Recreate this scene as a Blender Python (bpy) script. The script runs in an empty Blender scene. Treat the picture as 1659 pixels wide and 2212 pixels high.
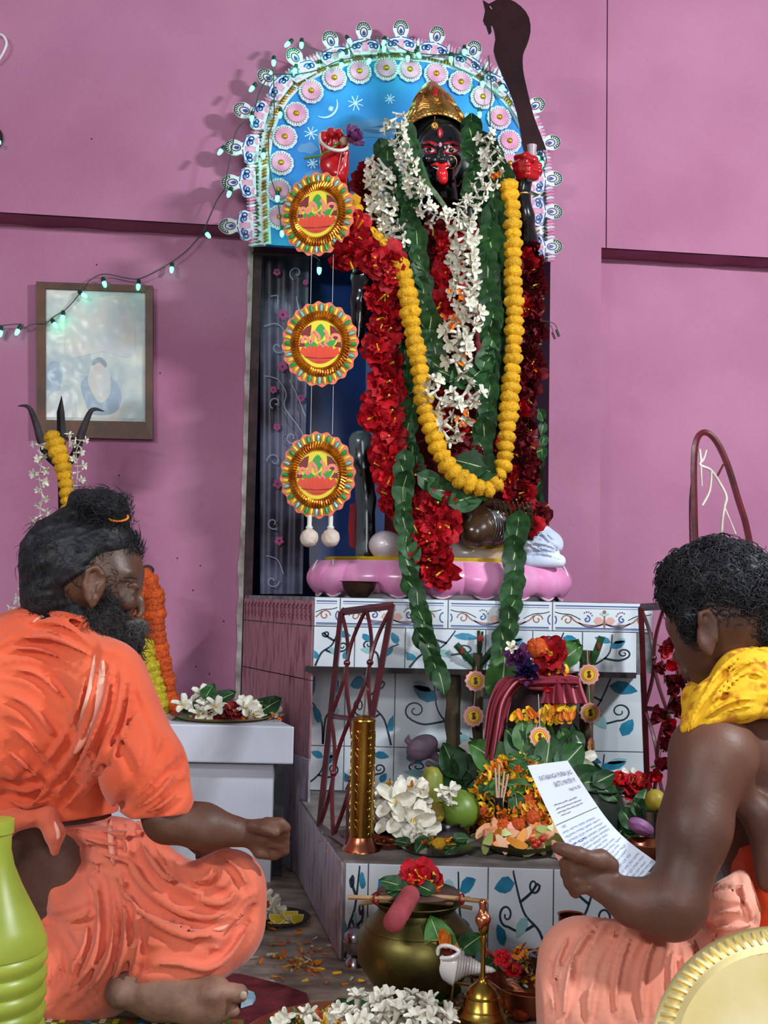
import bpy, bmesh, math, random
import numpy as np
from mathutils import Vector, Matrix, Euler, Quaternion, noise
from mathutils.geometry import tessellate_polygon
random.seed(7)
PI = math.pi
sc = bpy.context.scene
col = sc.collection

# ------------------------------------------------------------------ camera
FW, FH, FPX = 1659, 2212, 2400.0
CAMZ = 0.72
CAM = Vector((0, 0, CAMZ))
CM = (Matrix.Rotation(math.radians(94.3), 3, 'X') @ Matrix.Rotation(math.radians(1.15), 3, 'Z'))
cd = bpy.data.cameras.new('camera'); cam = bpy.data.objects.new('camera', cd); col.objects.link(cam)
cam.location = CAM; cam.rotation_euler = CM.to_euler()
cd.sensor_fit = 'VERTICAL'; cd.sensor_height = 36.0; cd.lens = 36.0 * FPX / FH
cd.clip_start = 0.02; sc.camera = cam

# ------------------------------------------------------------------ world, lamps, exposure
w = bpy.data.worlds.new('room_air'); sc.world = w; w.use_nodes = True
w.node_tree.nodes['Background'].inputs[0].default_value = (0.80, 0.84, 0.95, 1)
w.node_tree.nodes['Background'].inputs[1].default_value = 0.22

def area(name, loc, target, sx, sy, power, color):
    l = bpy.data.lights.new(name, 'AREA'); l.shape = 'RECTANGLE'; l.size = sx; l.size_y = sy
    l.energy = power; l.color = color
    o = bpy.data.objects.new(name, l); col.objects.link(o); o.location = loc
    o.rotation_euler = (Vector(target) - Vector(loc)).to_track_quat('-Z', 'Y').to_euler()
    return o
area('tube_light_right', (1.95, 1.15, 2.15), (-0.1, 3.2, 1.3), 0.28, 0.07, 66, (0.90, 0.96, 1.0))
area('tube_light_left', (-1.7, -0.5, 2.1), (0.2, 2.6, 0.7), 1.1, 0.10, 44, (0.95, 0.97, 1.0))
area('doorway_daylight', (0.9, -1.6, 1.5), (0.2, 2.4, 0.4), 0.9, 1.3, 36, (0.92, 0.96, 1.0))
vs = sc.view_settings
vs.view_transform = 'Standard'; vs.look = 'None'; vs.gamma = 1.0; vs.exposure = 0.16
vs.use_curve_mapping = False

# ------------------------------------------------------------------ rays through the photo
def ray(px, py):
    return CM @ Vector(((px - FW/2) / FPX, -(py - FH/2) / FPX, -1.0))
def P(px, py, Y):
    d = ray(px, py); return CAM + d * (Y / d.y)
def onz(px, py, z=0.0):
    d = ray(px, py); return CAM + d * ((z - CAMZ) / d.z)
WS, WY = 0.12, 3.45                       # the back wall: y = WY + WS * x
def onwall(px, py, off=0.0):
    d = ray(px, py); n = Vector((-WS, 1, 0)).normalized()
    c = WY / math.sqrt(1 + WS*WS) - off
    return CAM + d * ((c - CAM.dot(n)) / d.dot(n))
WN = Vector((WS, -1, 0)).normalized()     # out of the wall, into the room
def R(px, Y): return px * Y / FPX         # pixels to metres at depth Y

# ------------------------------------------------------------------ materials
def lin(c):
    if isinstance(c, str):
        c = [int(c[i:i+2], 16) / 255 for i in (0, 2, 4)]
    return tuple(((v/12.92) if v <= .04045 else ((v+.055)/1.055)**2.4) for v in c[:3]) + (1,)
MATS = {}
def mat(name, c, c2=None, rough=.6, metal=0, scale=20, bump=0, bscale=None, emit=0, spec=.5, vary=0,
        trans=0, sub=0, stretch=None, lo=.35, hi=.65, sheen=0, coat=0):
    if name in MATS: return MATS[name]
    m = bpy.data.materials.new(name); m.use_nodes = True; MATS[name] = m
    nt = m.node_tree; b = nt.nodes['Principled BSDF']; L = nt.links.new
    b.inputs['Roughness'].default_value = rough; b.inputs['Metallic'].default_value = metal
    b.inputs['Specular IOR Level'].default_value = spec
    if trans: b.inputs['Transmission Weight'].default_value = trans
    if sub: b.inputs['Subsurface Weight'].default_value = sub; b.inputs['Subsurface Scale'].default_value = .01
    if sheen: b.inputs['Sheen Weight'].default_value = sheen
    if coat: b.inputs['Coat Weight'].default_value = coat; b.inputs['Coat Roughness'].default_value = .15
    tc = nt.nodes.new('ShaderNodeTexCoord'); src = tc.outputs['Object']
    if stretch:
        mp = nt.nodes.new('ShaderNodeMapping'); mp.inputs['Scale'].default_value = stretch
        L(src, mp.inputs[0]); src = mp.outputs[0]
    out = None
    b.inputs['Base Color'].default_value = lin(c)
    if c2 is not None:
        n = nt.nodes.new('ShaderNodeTexNoise'); n.inputs['Scale'].default_value = scale
        n.inputs['Detail'].default_value = 5; L(src, n.inputs['Vector'])
        r = nt.nodes.new('ShaderNodeValToRGB'); r.color_ramp.elements[0].color = lin(c)
        r.color_ramp.elements[1].color = lin(c2)
        r.color_ramp.elements[0].position = lo; r.color_ramp.elements[1].position = hi
        L(n.outputs['Fac'], r.inputs[0]); out = r.outputs[0]; L(out, b.inputs['Base Color'])
    if vary:
        oi = nt.nodes.new('ShaderNodeObjectInfo')
        hs = nt.nodes.new('ShaderNodeHueSaturation')
        mr = nt.nodes.new('ShaderNodeMapRange'); mr.inputs[3].default_value = 1 - vary; mr.inputs[4].default_value = 1 + vary
        L(oi.outputs['Random'], mr.inputs[0]); L(mr.outputs[0], hs.inputs['Value'])
        if out is not None: L(out, hs.inputs['Color'])
        else: hs.inputs['Color'].default_value = lin(c)
        L(hs.outputs[0], b.inputs['Base Color'])
    if bump:
        n2 = nt.nodes.new('ShaderNodeTexNoise'); n2.inputs['Scale'].default_value = bscale or scale*3
        n2.inputs['Detail'].default_value = 4; L(src, n2.inputs['Vector'])
        bp = nt.nodes.new('ShaderNodeBump'); bp.inputs['Strength'].default_value = bump
        bp.inputs['Distance'].default_value = .004
        L(n2.outputs['Fac'], bp.inputs['Height']); L(bp.outputs[0], b.inputs['Normal'])
    if emit:
        b.inputs['Emission Color'].default_value = lin(c); b.inputs['Emission Strength'].default_value = emit
    return m

# ------------------------------------------------------------------ mesh builder
class MB:
    def __init__(s): s.v = []; s.f = []; s.m = []; s.cur = 0; s.mats = []
    def use(s, m):
        if m not in s.mats: s.mats.append(m)
        s.cur = s.mats.index(m); return s
    def add(s, vs, fs, M=None):
        o = len(s.v)
        s.v += [tuple(M @ Vector(v)) if M is not None else tuple(v) for v in vs]
        s.f += [tuple(i + o for i in f) for f in fs]; s.m += [s.cur] * len(fs); return s
    def hexa(s, p):                         # 8 corners: bottom ring 0-3, top ring 4-7
        return s.add(p, [(0,3,2,1),(4,5,6,7),(0,1,5,4),(1,2,6,5),(2,3,7,6),(3,0,4,7)])
    def box(s, lo, hi, M=None):
        x0,y0,z0 = lo; x1,y1,z1 = hi
        return s.add([(x0,y0,z0),(x1,y0,z0),(x1,y1,z0),(x0,y1,z0),(x0,y0,z1),(x1,y0,z1),(x1,y1,z1),(x0,y1,z1)],
                     [(0,3,2,1),(4,5,6,7),(0,1,5,4),(1,2,6,5),(2,3,7,6),(3,0,4,7)], M)
    def tube(s, pts, r, n=6, cap=True, flat=1.0, up=None):
        pts = [Vector(p) for p in pts]; k = len(pts)
        rs = r if isinstance(r, (list, tuple)) else [r]*k
        tang = [(pts[min(i+1,k-1)] - pts[max(i-1,0)]).normalized() for i in range(k)]
        a = Vector(up) if up is not None else Vector((0,0,1))
        if up is None and abs(tang[0].dot(a)) > .9: a = Vector((1,0,0))
        vs = []
        for i in range(k):
            u = a - tang[i]*a.dot(tang[i])
            if u.length < 1e-6: u = tang[i].orthogonal()
            u.normalize(); w_ = tang[i].cross(u)
            if up is None: a = u
            for j in range(n):
                t = 2*PI*j/n
                vs.append(pts[i] + u*(math.cos(t)*rs[i]*flat) + w_*(math.sin(t)*rs[i]))
        fs = [(i*n+j, i*n+(j+1)%n, (i+1)*n+(j+1)%n, (i+1)*n+j) for i in range(k-1) for j in range(n)]
        if cap: fs += [tuple(range(n))[::-1], tuple((k-1)*n + j for j in range(n))]
        return s.add(vs, fs)
    def lathe(s, prof, n=32, c=(0,0,0), M=None, wob=None):   # prof: (r, z)
        vs = []; c = Vector(c)
        for (r, z) in prof:
            for j in range(n):
                t = 2*PI*j/n; rr = r*(1 + (wob(t, z) if wob else 0))
                vs.append(Vector((rr*math.cos(t), rr*math.sin(t), z)) if M is not None else c + Vector((rr*math.cos(t), rr*math.sin(t), z)))
        k = len(prof)
        fs = [(i*n+j, i*n+(j+1)%n, (i+1)*n+(j+1)%n, (i+1)*n+j) for i in range(k-1) for j in range(n)]
        if prof[0][0] > 1e-6: fs.append(tuple(range(n))[::-1])
        if prof[-1][0] > 1e-6: fs.append(tuple((k-1)*n+j for j in range(n)))
        return s.add(vs, fs, M)
    def ell(s, c, r, n=16, k=10, M=None, disp=None):
        vs = []; 
        for i in range(k+1):
            ph = PI*i/k
            for j in range(n):
                t = 2*PI*j/n
                d = Vector((math.sin(ph)*math.cos(t), math.sin(ph)*math.sin(t), -math.cos(ph)))
                q = disp(d) if disp else 1
                vs.append(Vector(c) + Vector((d.x*r[0]*q, d.y*r[1]*q, d.z*r[2]*q)))
        fs = [(i*n+j, i*n+(j+1)%n, (i+1)*n+(j+1)%n, (i+1)*n+j) for i in range(k) for j in range(n)]
        return s.add(vs, fs, M)
    def plate(s, front, off):               # polygon (3D pts) extruded by vector off (away from viewer)
        off = Vector(off); n = len(front); fr = [Vector(p) for p in front]
        tri = tessellate_polygon([fr])
        vs = fr + [p + off for p in fr]
        fs = [tuple(t) for t in tri] + [tuple(i+n for i in t)[::-1] for t in tri]
        fs += [(i, (i+1) % n, (i+1) % n + n, i+n) for i in range(n)]
        return s.add(vs, fs)
    def sheet(s, grid, thick=0, nrm=None):      # grid rows of points
        h = len(grid); w_ = len(grid[0]); vs = [p for row in grid for p in row]
        fs = [(i*w_+j, i*w_+j+1, (i+1)*w_+j+1, (i+1)*w_+j) for i in range(h-1) for j in range(w_-1)]
        return s.add(vs, fs)
    def merge(s, o, M=None):
        base = len(s.v); s.v += [tuple(M @ Vector(v)) if M is not None else v for v in o.v]
        s.f += [tuple(i+base for i in f) for f in o.f]
        mp = []
        for m in o.mats:
            if m not in s.mats: s.mats.append(m)
            mp.append(s.mats.index(m))
        s.m += [mp[i] for i in o.m] if mp else [s.cur]*len(o.f)
        return s
    def mesh(s, name, m=None, smooth=35):
        me = bpy.data.meshes.new(name); me.from_pydata([tuple(v) for v in s.v], [], s.f)
        ms = s.mats if s.mats else [m]
        for x in ms: me.materials.append(x)
        if len(ms) > 1: me.polygons.foreach_set('material_index', s.m)
        if smooth:
            me.polygons.foreach_set('use_smooth', [True]*len(me.polygons))
            if smooth < 180: me.set_sharp_from_angle(angle=math.radians(smooth))
        me.update(); return me
    def build(s, name, m=None, parent=None, smooth=35, fix=True, **kw):
        me = s.mesh(name, m, smooth)
        if fix:
            bm = bmesh.new(); bm.from_mesh(me); bmesh.ops.remove_doubles(bm, verts=bm.verts, dist=1e-6)
            bmesh.ops.recalc_face_normals(bm, faces=bm.faces); bm.to_mesh(me); bm.free()
        return link(name, me, parent, **kw)

def worigin(o):
    v = Vector((0,0,0))
    while o is not None: v += o.location; o = o.parent
    return v
def link(name, me, parent=None, label=None, kind=None, cat=None, group=None, M=None, local=False):
    o = bpy.data.objects.new(name, me); col.objects.link(o)
    if M is not None: o.matrix_basis = M
    if parent is not None:
        o.parent = parent
        if not local: o.location = o.location - worigin(parent)
    tag(o, label, cat, group, kind); return o
def tag(o, label=None, cat=None, group=None, kind=None):
    if label: o['label'] = label
    if cat: o['category'] = cat
    if group: o['group'] = group
    if kind: o['kind'] = kind
    return o
def thing(name, label, cat, loc=(0,0,0), group=None):
    o = bpy.data.objects.new(name, None); col.objects.link(o); o.location = loc; o.empty_display_size = .02
    return tag(o, label, cat, group)

def catmull(pts, n=8, closed=False):
    pts = [Vector(p) for p in pts]; out = []; k = len(pts)
    for i in range(k if closed else k-1):
        g = lambda j: pts[j % k] if closed else pts[max(0, min(k-1, j))]
        p0, p1, p2, p3 = g(i-1), g(i), g(i+1), g(i+2)
        for a in range(n):
            t = a/n
            out.append(.5*((2*p1) + (p2-p0)*t + (2*p0-5*p1+4*p2-p3)*t*t + (3*p1-p0-3*p2+p3)*t**3))
    if not closed: out.append(pts[-1])
    return out
def resample(pts, step):
    L = [0]
    for a, b in zip(pts, pts[1:]): L.append(L[-1] + (b-a).length)
    n = max(1, round(L[-1]/step)); out = []; j = 0
    for i in range(n+1):
        d = L[-1]*i/n
        while j < len(L)-2 and L[j+1] < d: j += 1
        t = (d-L[j]) / max(1e-9, L[j+1]-L[j]); out.append(pts[j].lerp(pts[j+1], t))
    return out
def V2(l): return [Vector((a, b, 0)) for a, b in l]
def frame(loc, zdir, xdir=None, s=1.0, spin=0):
    z = Vector(zdir).normalized()
    x = Vector(xdir) if xdir is not None else z.orthogonal()
    x = x - z*x.dot(z)
    if x.length < 1e-6: x = z.orthogonal()
    x.normalize(); y = z.cross(x)
    m = Matrix((x, y, z)).transposed().to_4x4() @ Matrix.Rotation(spin, 4, 'Z')
    sc_ = Matrix.Diagonal((s, s, s, 1)) if not isinstance(s, tuple) else Matrix.Diagonal((*s, 1))
    return Matrix.Translation(loc) @ m @ sc_

# ------------------------------------------------------------------ signed-distance sculpting (one continuous surface)
class Field:
    def __init__(s, lo, hi, h):
        s.lo = np.array(lo, float); s.h = h
        s.n = np.ceil((np.array(hi) - s.lo)/h).astype(int) + 1
        s.g = np.full(s.n, .08, np.float32)
    def _win(s, lo, hi, pad):
        a = np.clip(np.floor((lo - pad - s.lo)/s.h).astype(int), 0, s.n); b = np.clip(np.ceil((hi + pad - s.lo)/s.h).astype(int)+1, 0, s.n)
        if np.any(b <= a): return None, None
        ax = [s.lo[i] + s.h*np.arange(a[i], b[i], dtype=np.float32) for i in range(3)]
        X, Y, Z = np.meshgrid(*ax, indexing='ij')
        return (slice(a[0],b[0]), slice(a[1],b[1]), slice(a[2],b[2])), (X, Y, Z)
    def _op(s, sl, d, k, sub):
        g = s.g[sl]; d = d.astype(np.float32)
        if not sub:
            if k > 0:
                hh = np.clip(.5 + .5*(g-d)/k, 0, 1); s.g[sl] = g*(1-hh) + d*hh - k*hh*(1-hh)
            else: s.g[sl] = np.minimum(g, d)
        else:
            if k > 0:
                hh = np.clip(.5 - .5*(g+d)/k, 0, 1); s.g[sl] = g*(1-hh) - d*hh + k*hh*(1-hh)
            else: s.g[sl] = np.maximum(g, -d)
    def cap(s, a, b, ra, rb=None, k=.02, sub=False):
        rb = ra if rb is None else rb; a = np.array(a, float); b = np.array(b, float)
        r = max(ra, rb); sl, X = s._win(np.minimum(a,b)-r, np.maximum(a,b)+r, k + 3*s.h)
        if sl is None: return s
        ab = b-a; L = max(1e-12, float(ab@ab))
        q = [X[i]-a[i] for i in range(3)]
        t = np.clip((q[0]*ab[0]+q[1]*ab[1]+q[2]*ab[2])/L, 0, 1)
        d = np.sqrt((q[0]-t*ab[0])**2+(q[1]-t*ab[1])**2+(q[2]-t*ab[2])**2) - (ra + (rb-ra)*t)
        s._op(sl, d, k, sub); return s
    def path(s, pts, rs, k=.01, sub=False):
        if not isinstance(rs, (list, tuple)): rs = [rs]*len(pts)
        for i in range(len(pts)-1): s.cap(pts[i], pts[i+1], rs[i], rs[i+1], k, sub)
        return s
    def ell(s, c, r, rot=None, k=.02, sub=False):
        c = np.array(c, float); r = np.array(r, float); m = r.max()
        sl, X = s._win(c-m, c+m, k + 3*s.h)
        if sl is None: return s
        q = [X[i]-c[i] for i in range(3)]
        if rot is not None:
            Rm = np.array(rot.to_matrix() if hasattr(rot, 'to_matrix') else rot).T
            q = [Rm[i][0]*q[0]+Rm[i][1]*q[1]+Rm[i][2]*q[2] for i in range(3)]
        k0 = np.sqrt(sum((q[i]/r[i])**2 for i in range(3))); k1 = np.sqrt(sum((q[i]/r[i]**2)**2 for i in range(3)))
        d = k0*(k0-1)/np.maximum(k1, 1e-6)
        d = np.where(k0 < .05, -r.min(), d)
        s._op(sl, d, k, sub); return s
    def cut(s, p, n):                        # remove everything on the side n points to
        n = np.array(Vector(n).normalized())
        ax = [s.lo[i] + s.h*np.arange(s.n[i], dtype=np.float32) for i in range(3)]
        X, Y, Z = np.meshgrid(*ax, indexing='ij')
        d = (X-p[0])*n[0]+(Y-p[1])*n[1]+(Z-p[2])*n[2]
        s.g = np.maximum(s.g, d.astype(np.float32)); return s
    def hit(s, px, py, start=.5, maxd=6):
        d = ray(px, py); d = np.array(d/d.length); o = np.array(CAM)
        t = np.arange(start, maxd, s.h*.5)
        p = o + t[:, None]*d
        idx = np.round((p - s.lo)/s.h).astype(int)
        ok = np.all((idx >= 0) & (idx < s.n), axis=1)
        val = np.full(len(t), 1.0); i = idx[ok]; val[ok] = s.g[i[:,0], i[:,1], i[:,2]]
        w_ = np.where(val < 0)[0]
        if len(w_) == 0: return None
        return Vector(p[w_[0]])
    def near(s, px, py, Y):
        q = s.hit(px, py); return q if q is not None else P(px, py, Y)
    def folds(s, strokes, k=.012, foldk=1.0, groove=False):           # (pixel polyline, radius px, sink) ridges laid over the cloth
        for pl, rp, sink in strokes:
            pts = []
            for q in catmull(V2(pl), 5):
                h_ = s.hit(q.x, q.y)
                if h_ is not None: pts.append(h_)
            if len(pts) < 3: continue
            for _ in range(3): pts = [pts[0]] + [(a+b*2+c)/4 for a, b, c in zip(pts, pts[1:], pts[2:])] + [pts[-1]]
            n = len(pts); rs = []
            for i, p in enumerate(pts):
                r = abs(rp)*foldk*p.y/FPX; rs.append(max(.0015, r*(math.sin(PI*min(1, max(0, (i+.7)/(n+.4))))**.5)))
            dd = [(p - CAM).normalized() for p in pts]
            if rp > 0:
                s.path([p + d*(r*sink) for p, d, r in zip(pts, dd, rs)], rs, k)
                if groove:
                    for sg in (1, -1):
                        gp = []
                        for i, p in enumerate(pts):
                            t_ = (pts[min(i+1,n-1)]-pts[max(i-1,0)]).normalized(); sd_ = t_.cross(dd[i])
                            gp.append(p + sd_*(sg*rs[i]*1.35) + dd[i]*(rs[i]*.02))
                        s.path(gp, [max(.0013, r*.5) for r in rs], k*1.1, True)
            else: s.path([p - d*(r*sink) for p, d, r in zip(pts, dd, rs)], rs, k, True)
        return s
    def noise(s, amp, f, seed=0):            # gentle lumps
        ax = [s.lo[i] + s.h*np.arange(s.n[i], dtype=np.float32) for i in range(3)]
        X, Y, Z = np.meshgrid(*ax, indexing='ij')
        s.g = s.g + amp*(np.sin(f*X+seed)*np.sin(f*1.3*Y+seed*2)*np.sin(f*.9*Z+seed*3) + .5*np.sin(2.1*f*X+1.7*f*Z+seed)*np.sin(2.3*f*Y-seed)).astype(np.float32)
        return s
    def nets(s):
        g = s.g; g = np.pad(g, 1, constant_values=.05); neg = g < 0
        c = np.zeros(np.array(g.shape)-1, np.uint8)
        for dx in (0,1):
            for dy in (0,1):
                for dz in (0,1):
                    c += neg[dx:g.shape[0]-1+dx, dy:g.shape[1]-1+dy, dz:g.shape[2]-1+dz]
        act = (c > 0) & (c < 8); ids = np.argwhere(act)
        if len(ids) == 0: return np.zeros((0,3)), []
        vid = np.full(c.shape, -1, np.int32); vid[act] = np.arange(len(ids))
        acc = np.zeros((len(ids), 3)); cnt = np.zeros(len(ids))
        cor = [(x,y,z) for x in (0,1) for y in (0,1) for z in (0,1)]
        for a in cor:
            for ax in range(3):
                if a[ax]: continue
                b = list(a); b[ax] = 1
                ga = g[ids[:,0]+a[0], ids[:,1]+a[1], ids[:,2]+a[2]]; gb = g[ids[:,0]+b[0], ids[:,1]+b[1], ids[:,2]+b[2]]
                m = (ga < 0) != (gb < 0); t = np.where(m, ga/np.where(ga-gb == 0, 1, ga-gb), 0)
                pos = np.array(a, float)[None, :].repeat(len(ids), 0); pos[:, ax] += t
                acc[m] += pos[m]; cnt[m] += 1
        v = s.lo + (ids + acc/cnt[:, None] - 1)*s.h
        quads = []
        for ax in range(3):
            o1, o2 = [(1,2),(2,0),(0,1)][ax]
            sa = [slice(1,-1)]*3; sb = [slice(1,-1)]*3; sa[ax] = slice(0,-1); sb[ax] = slice(1,None)
            A = neg[tuple(sa)]; B = neg[tuple(sb)]
            for flip, mask in ((False, A & ~B), (True, ~A & B)):
                e = np.argwhere(mask)
                if len(e) == 0: continue
                off = np.ones(3, int); off[ax] = 0; e = e + off
                def q(d1, d2):
                    i = e.copy(); i[:, o1] -= d1; i[:, o2] -= d2; return vid[i[:,0], i[:,1], i[:,2]]
                Q = np.stack([q(0,0), q(1,0), q(1,1), q(0,1)], 1)
                quads.append(Q[:, ::-1] if flip else Q)
        return v, np.concatenate(quads)
    def build(s, name, m, parent=None, smooth=1, matfn=None, **kw):
        v, q = s.nets()
        me = bpy.data.meshes.new(name)
        # laplacian smoothing on the vertex set
        q = np.asarray(q)
        for _ in range(smooth):
            acc = np.zeros_like(v); cnt = np.zeros(len(v))
            for a, b in ((0,1),(1,2),(2,3),(3,0)):
                np.add.at(acc, q[:,a], v[q[:,b]]); np.add.at(cnt, q[:,a], 1)
                np.add.at(acc, q[:,b], v[q[:,a]]); np.add.at(cnt, q[:,b], 1)
            v = .5*v + .5*acc/np.maximum(cnt, 1)[:, None]
        me.vertices.add(len(v)); me.vertices.foreach_set('co', v.astype(np.float32).ravel())
        me.loops.add(len(q)*4); me.loops.foreach_set('vertex_index', q.astype(np.int32).ravel())
        me.polygons.add(len(q)); me.polygons.foreach_set('loop_start', np.arange(0, len(q)*4, 4, dtype=np.int32))
        me.update(calc_edges=True); me.validate()
        me.polygons.foreach_set('use_smooth', [True]*len(me.polygons))
        for x in (m if isinstance(m, list) else [m]): me.materials.append(x)
        if matfn is not None:
            me.polygons.foreach_set('material_index', matfn(v[q].mean(1)).astype(np.int32))
        return link(name, me, parent, **kw)
def pfield(pts, pad, h):
    """a Field enclosing the given world points"""
    a = np.array([tuple(p) for p in pts]); return Field(a.min(0)-pad, a.max(0)+pad, h)

def strip(mb, pts, wd, nrm, lift=.0006):
    """a printed line: flat ribbon of width wd lying on a surface with normal nrm"""
    nrm = Vector(nrm).normalized(); pts = [Vector(p) + nrm*lift for p in pts]; k = len(pts); vs = []
    for i, p in enumerate(pts):
        t = (pts[min(i+1,k-1)] - pts[max(i-1,0)]).normalized(); u = t.cross(nrm)
        w_ = (wd[i] if isinstance(wd, (list, tuple)) else wd)*.5; vs += [p+u*w_, p-u*w_]
    return mb.add(vs, [(2*i, 2*i+1, 2*i+3, 2*i+2) for i in range(k-1)])
def blob(mb, pts, nrm, lift=.0006):
    nrm = Vector(nrm).normalized(); pts = [Vector(p)+nrm*lift for p in pts]
    return mb.add(pts, [tuple(t) for t in tessellate_polygon([pts])])
# ================================================================== the room
M_wall = mat('pink_plaster', 'B47896', 'A26282', rough=.75, scale=2.2, bump=.25, bscale=60, lo=.3, hi=.7)
M_wallr = mat('shaded_pink_plaster', '8E4A66', '7A3A55', rough=.85, scale=5, bump=.3, bscale=40)  # darker copy of the plaster; shade of underside and groove put in
M_white = mat('white_paint', 'DDE0EA', 'C9CEDC', rough=.35, scale=4, bump=.1)
M_chip = mat('chipped_lime', 'CFC9C4', '8E7E78', rough=.9, scale=18, bump=.8)
M_brown = mat('dark_brown_strip', '4A2E33', '2C1B20', rough=.7, scale=25, bump=.4)
M_tile = mat('white_glazed_tile', 'DDE4EA', 'CBD6DE', rough=.16, scale=3, spec=.6)
M_grout = mat('grout', '8C8E92', '5A5A5C', rough=.9, scale=40)
M_vine = mat('vine_ink', '243847', rough=.3)
M_teal = mat('teal_leaf_ink', '2F8FB0', '1C6F92', rough=.3, scale=30)
M_mint = mat('pale_leaf_ink', '9CC6C8', '7FB4BC', rough=.3, scale=30)
M_blueink = mat('blue_ink', '46568E', rough=.3)
M_orink = mat('terracotta_ink', '9C6650', rough=.3)
M_peach = mat('peach_ink', 'D6A79A', rough=.3)
M_stone = mat('worn_stone_floor', 'B0A08E', '74665A', rough=.5, scale=11, bump=.5, bscale=50, stretch=(1, 2.0, 1), lo=.35, hi=.62)
M_sidetile = mat('streaked_side_tile', 'B4A8B4', '5F5563', rough=.45, scale=26, bump=.25, stretch=(3.0, 3.0, .5), lo=.50, hi=.70)
M_sideup = mat('pink_bounce_side_tile', 'A87880', '5E3440', rough=.4, scale=26, bump=.25, stretch=(3.0, 3.0, .5), lo=.50, hi=.72)  # pink bounce light on this shaded side put into the tile colour
M_steptop = mat('step_top_cement', '8C8480', '5E5650', rough=.7, scale=14, bump=.4)

# floor: the worn stone the two men sit on
MB().box((-2.6, -1.5, -.1), (2.9, 4.3, 0)).build('floor', M_stone, kind='structure')

def wq(x, z, off=0.0):
    return Vector((x, WY + WS*x, z)) + WN*off
def wallbox(x0, x1, z0, z1, off, thick=.5):
    a = [wq(x0,z0,off), wq(x1,z0,off), wq(x1,z0,off-thick), wq(x0,z0,off-thick)]
    b = [wq(x0,z1,off), wq(x1,z1,off), wq(x1,z1,off-thick), wq(x0,z1,off-thick)]
    return a + b
xl = onwall(541, 900).x; xr = onwall(1168, 900).x; xp = onwall(1289, 900, .10).x
zb = onwall(270, 497).z
m = MB(); m.hexa(wallbox(-2.6, xl, 0, zb, 0)); m.hexa(wallbox(xp, 3.0, 0, zb, 0))
m.build('wall_back', M_wall, kind='structure', smooth=0)
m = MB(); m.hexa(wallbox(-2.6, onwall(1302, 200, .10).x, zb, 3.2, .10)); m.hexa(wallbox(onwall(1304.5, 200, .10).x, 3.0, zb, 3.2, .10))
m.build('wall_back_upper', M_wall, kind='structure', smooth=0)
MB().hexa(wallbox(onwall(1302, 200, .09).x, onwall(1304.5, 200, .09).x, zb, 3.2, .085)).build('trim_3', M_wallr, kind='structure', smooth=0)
m = MB(); m.hexa(wallbox(xr, xp, 0, zb, .10)); m.hexa(wallbox(xl, xr, 0, .60, -.001)); m.build('wall_back_pillar', M_wall, kind='structure', smooth=0)
# rough underside of the beam, its shade put into darker plaster
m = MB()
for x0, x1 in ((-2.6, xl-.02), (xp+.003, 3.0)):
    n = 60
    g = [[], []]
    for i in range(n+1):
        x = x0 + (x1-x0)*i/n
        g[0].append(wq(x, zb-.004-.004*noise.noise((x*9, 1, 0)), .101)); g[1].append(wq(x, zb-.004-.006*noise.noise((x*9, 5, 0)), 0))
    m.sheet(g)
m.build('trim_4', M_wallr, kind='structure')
# alcove behind the idol
M_alc = mat('alcove_blue', '1E4C8C', '0D2450', rough=.5, scale=3, bump=.1)
m = MB(); m.hexa(wallbox(xl-.15, xr+.15, .5, zb+.15, -.45, .05))
m.build('wall_alcove', M_alc, kind='structure', smooth=0)
m = MB(); m.hexa([wq(xl,.6,0), wq(xr,.6,0), wq(xr,.6,-.5), wq(xl,.6,-.5), wq(xl,.713,0), wq(xr,.713,0), wq(xr,.713,-.5), wq(xl,.713,-.5)])
m.build('floor_alcove', M_steptop, kind='structure', smooth=0)
# brown upright strip and chipped plaster edge at the left of the alcove
m = MB(); m.hexa(wallbox(onwall(536, 900).x, onwall(556, 900).x, 0, zb+.02, .012, .05)); m.build('trim_1', M_brown, kind='structure', smooth=0)
L_, R_ = [], []
z = .30; random.seed(3)
while z < zb:
    wv = .004 + .006*abs(noise.noise((z*7, 3, 0)))*2 + random.uniform(0, .002)
    L_.append(wq(onwall(534, 900).x - wv - .004, z, .016)); R_.append(wq(onwall(537, 900).x, z, .016)); z += random.uniform(.008, .03)
MB().plate(L_ + R_[::-1], -WN*.015).build('trim_2', M_chip, kind='structure', smooth=0)

# small nail holes and a hook on the wall
m = MB()
for px, py in ((209,572),(383,1206),(433,1222),(417,1275),(483,1342),(424,1440),(452,1456),(497,1492),(257,1027),(346,806),(198,300)):
    p = onwall(px, py, .10 if py < 480 else 0); m.ell(p, (.0025,.002,.0025), 8, 6)
tag(m.build('nail_holes', mat('nail_hole', '2A1520'), kind='structure'))

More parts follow.
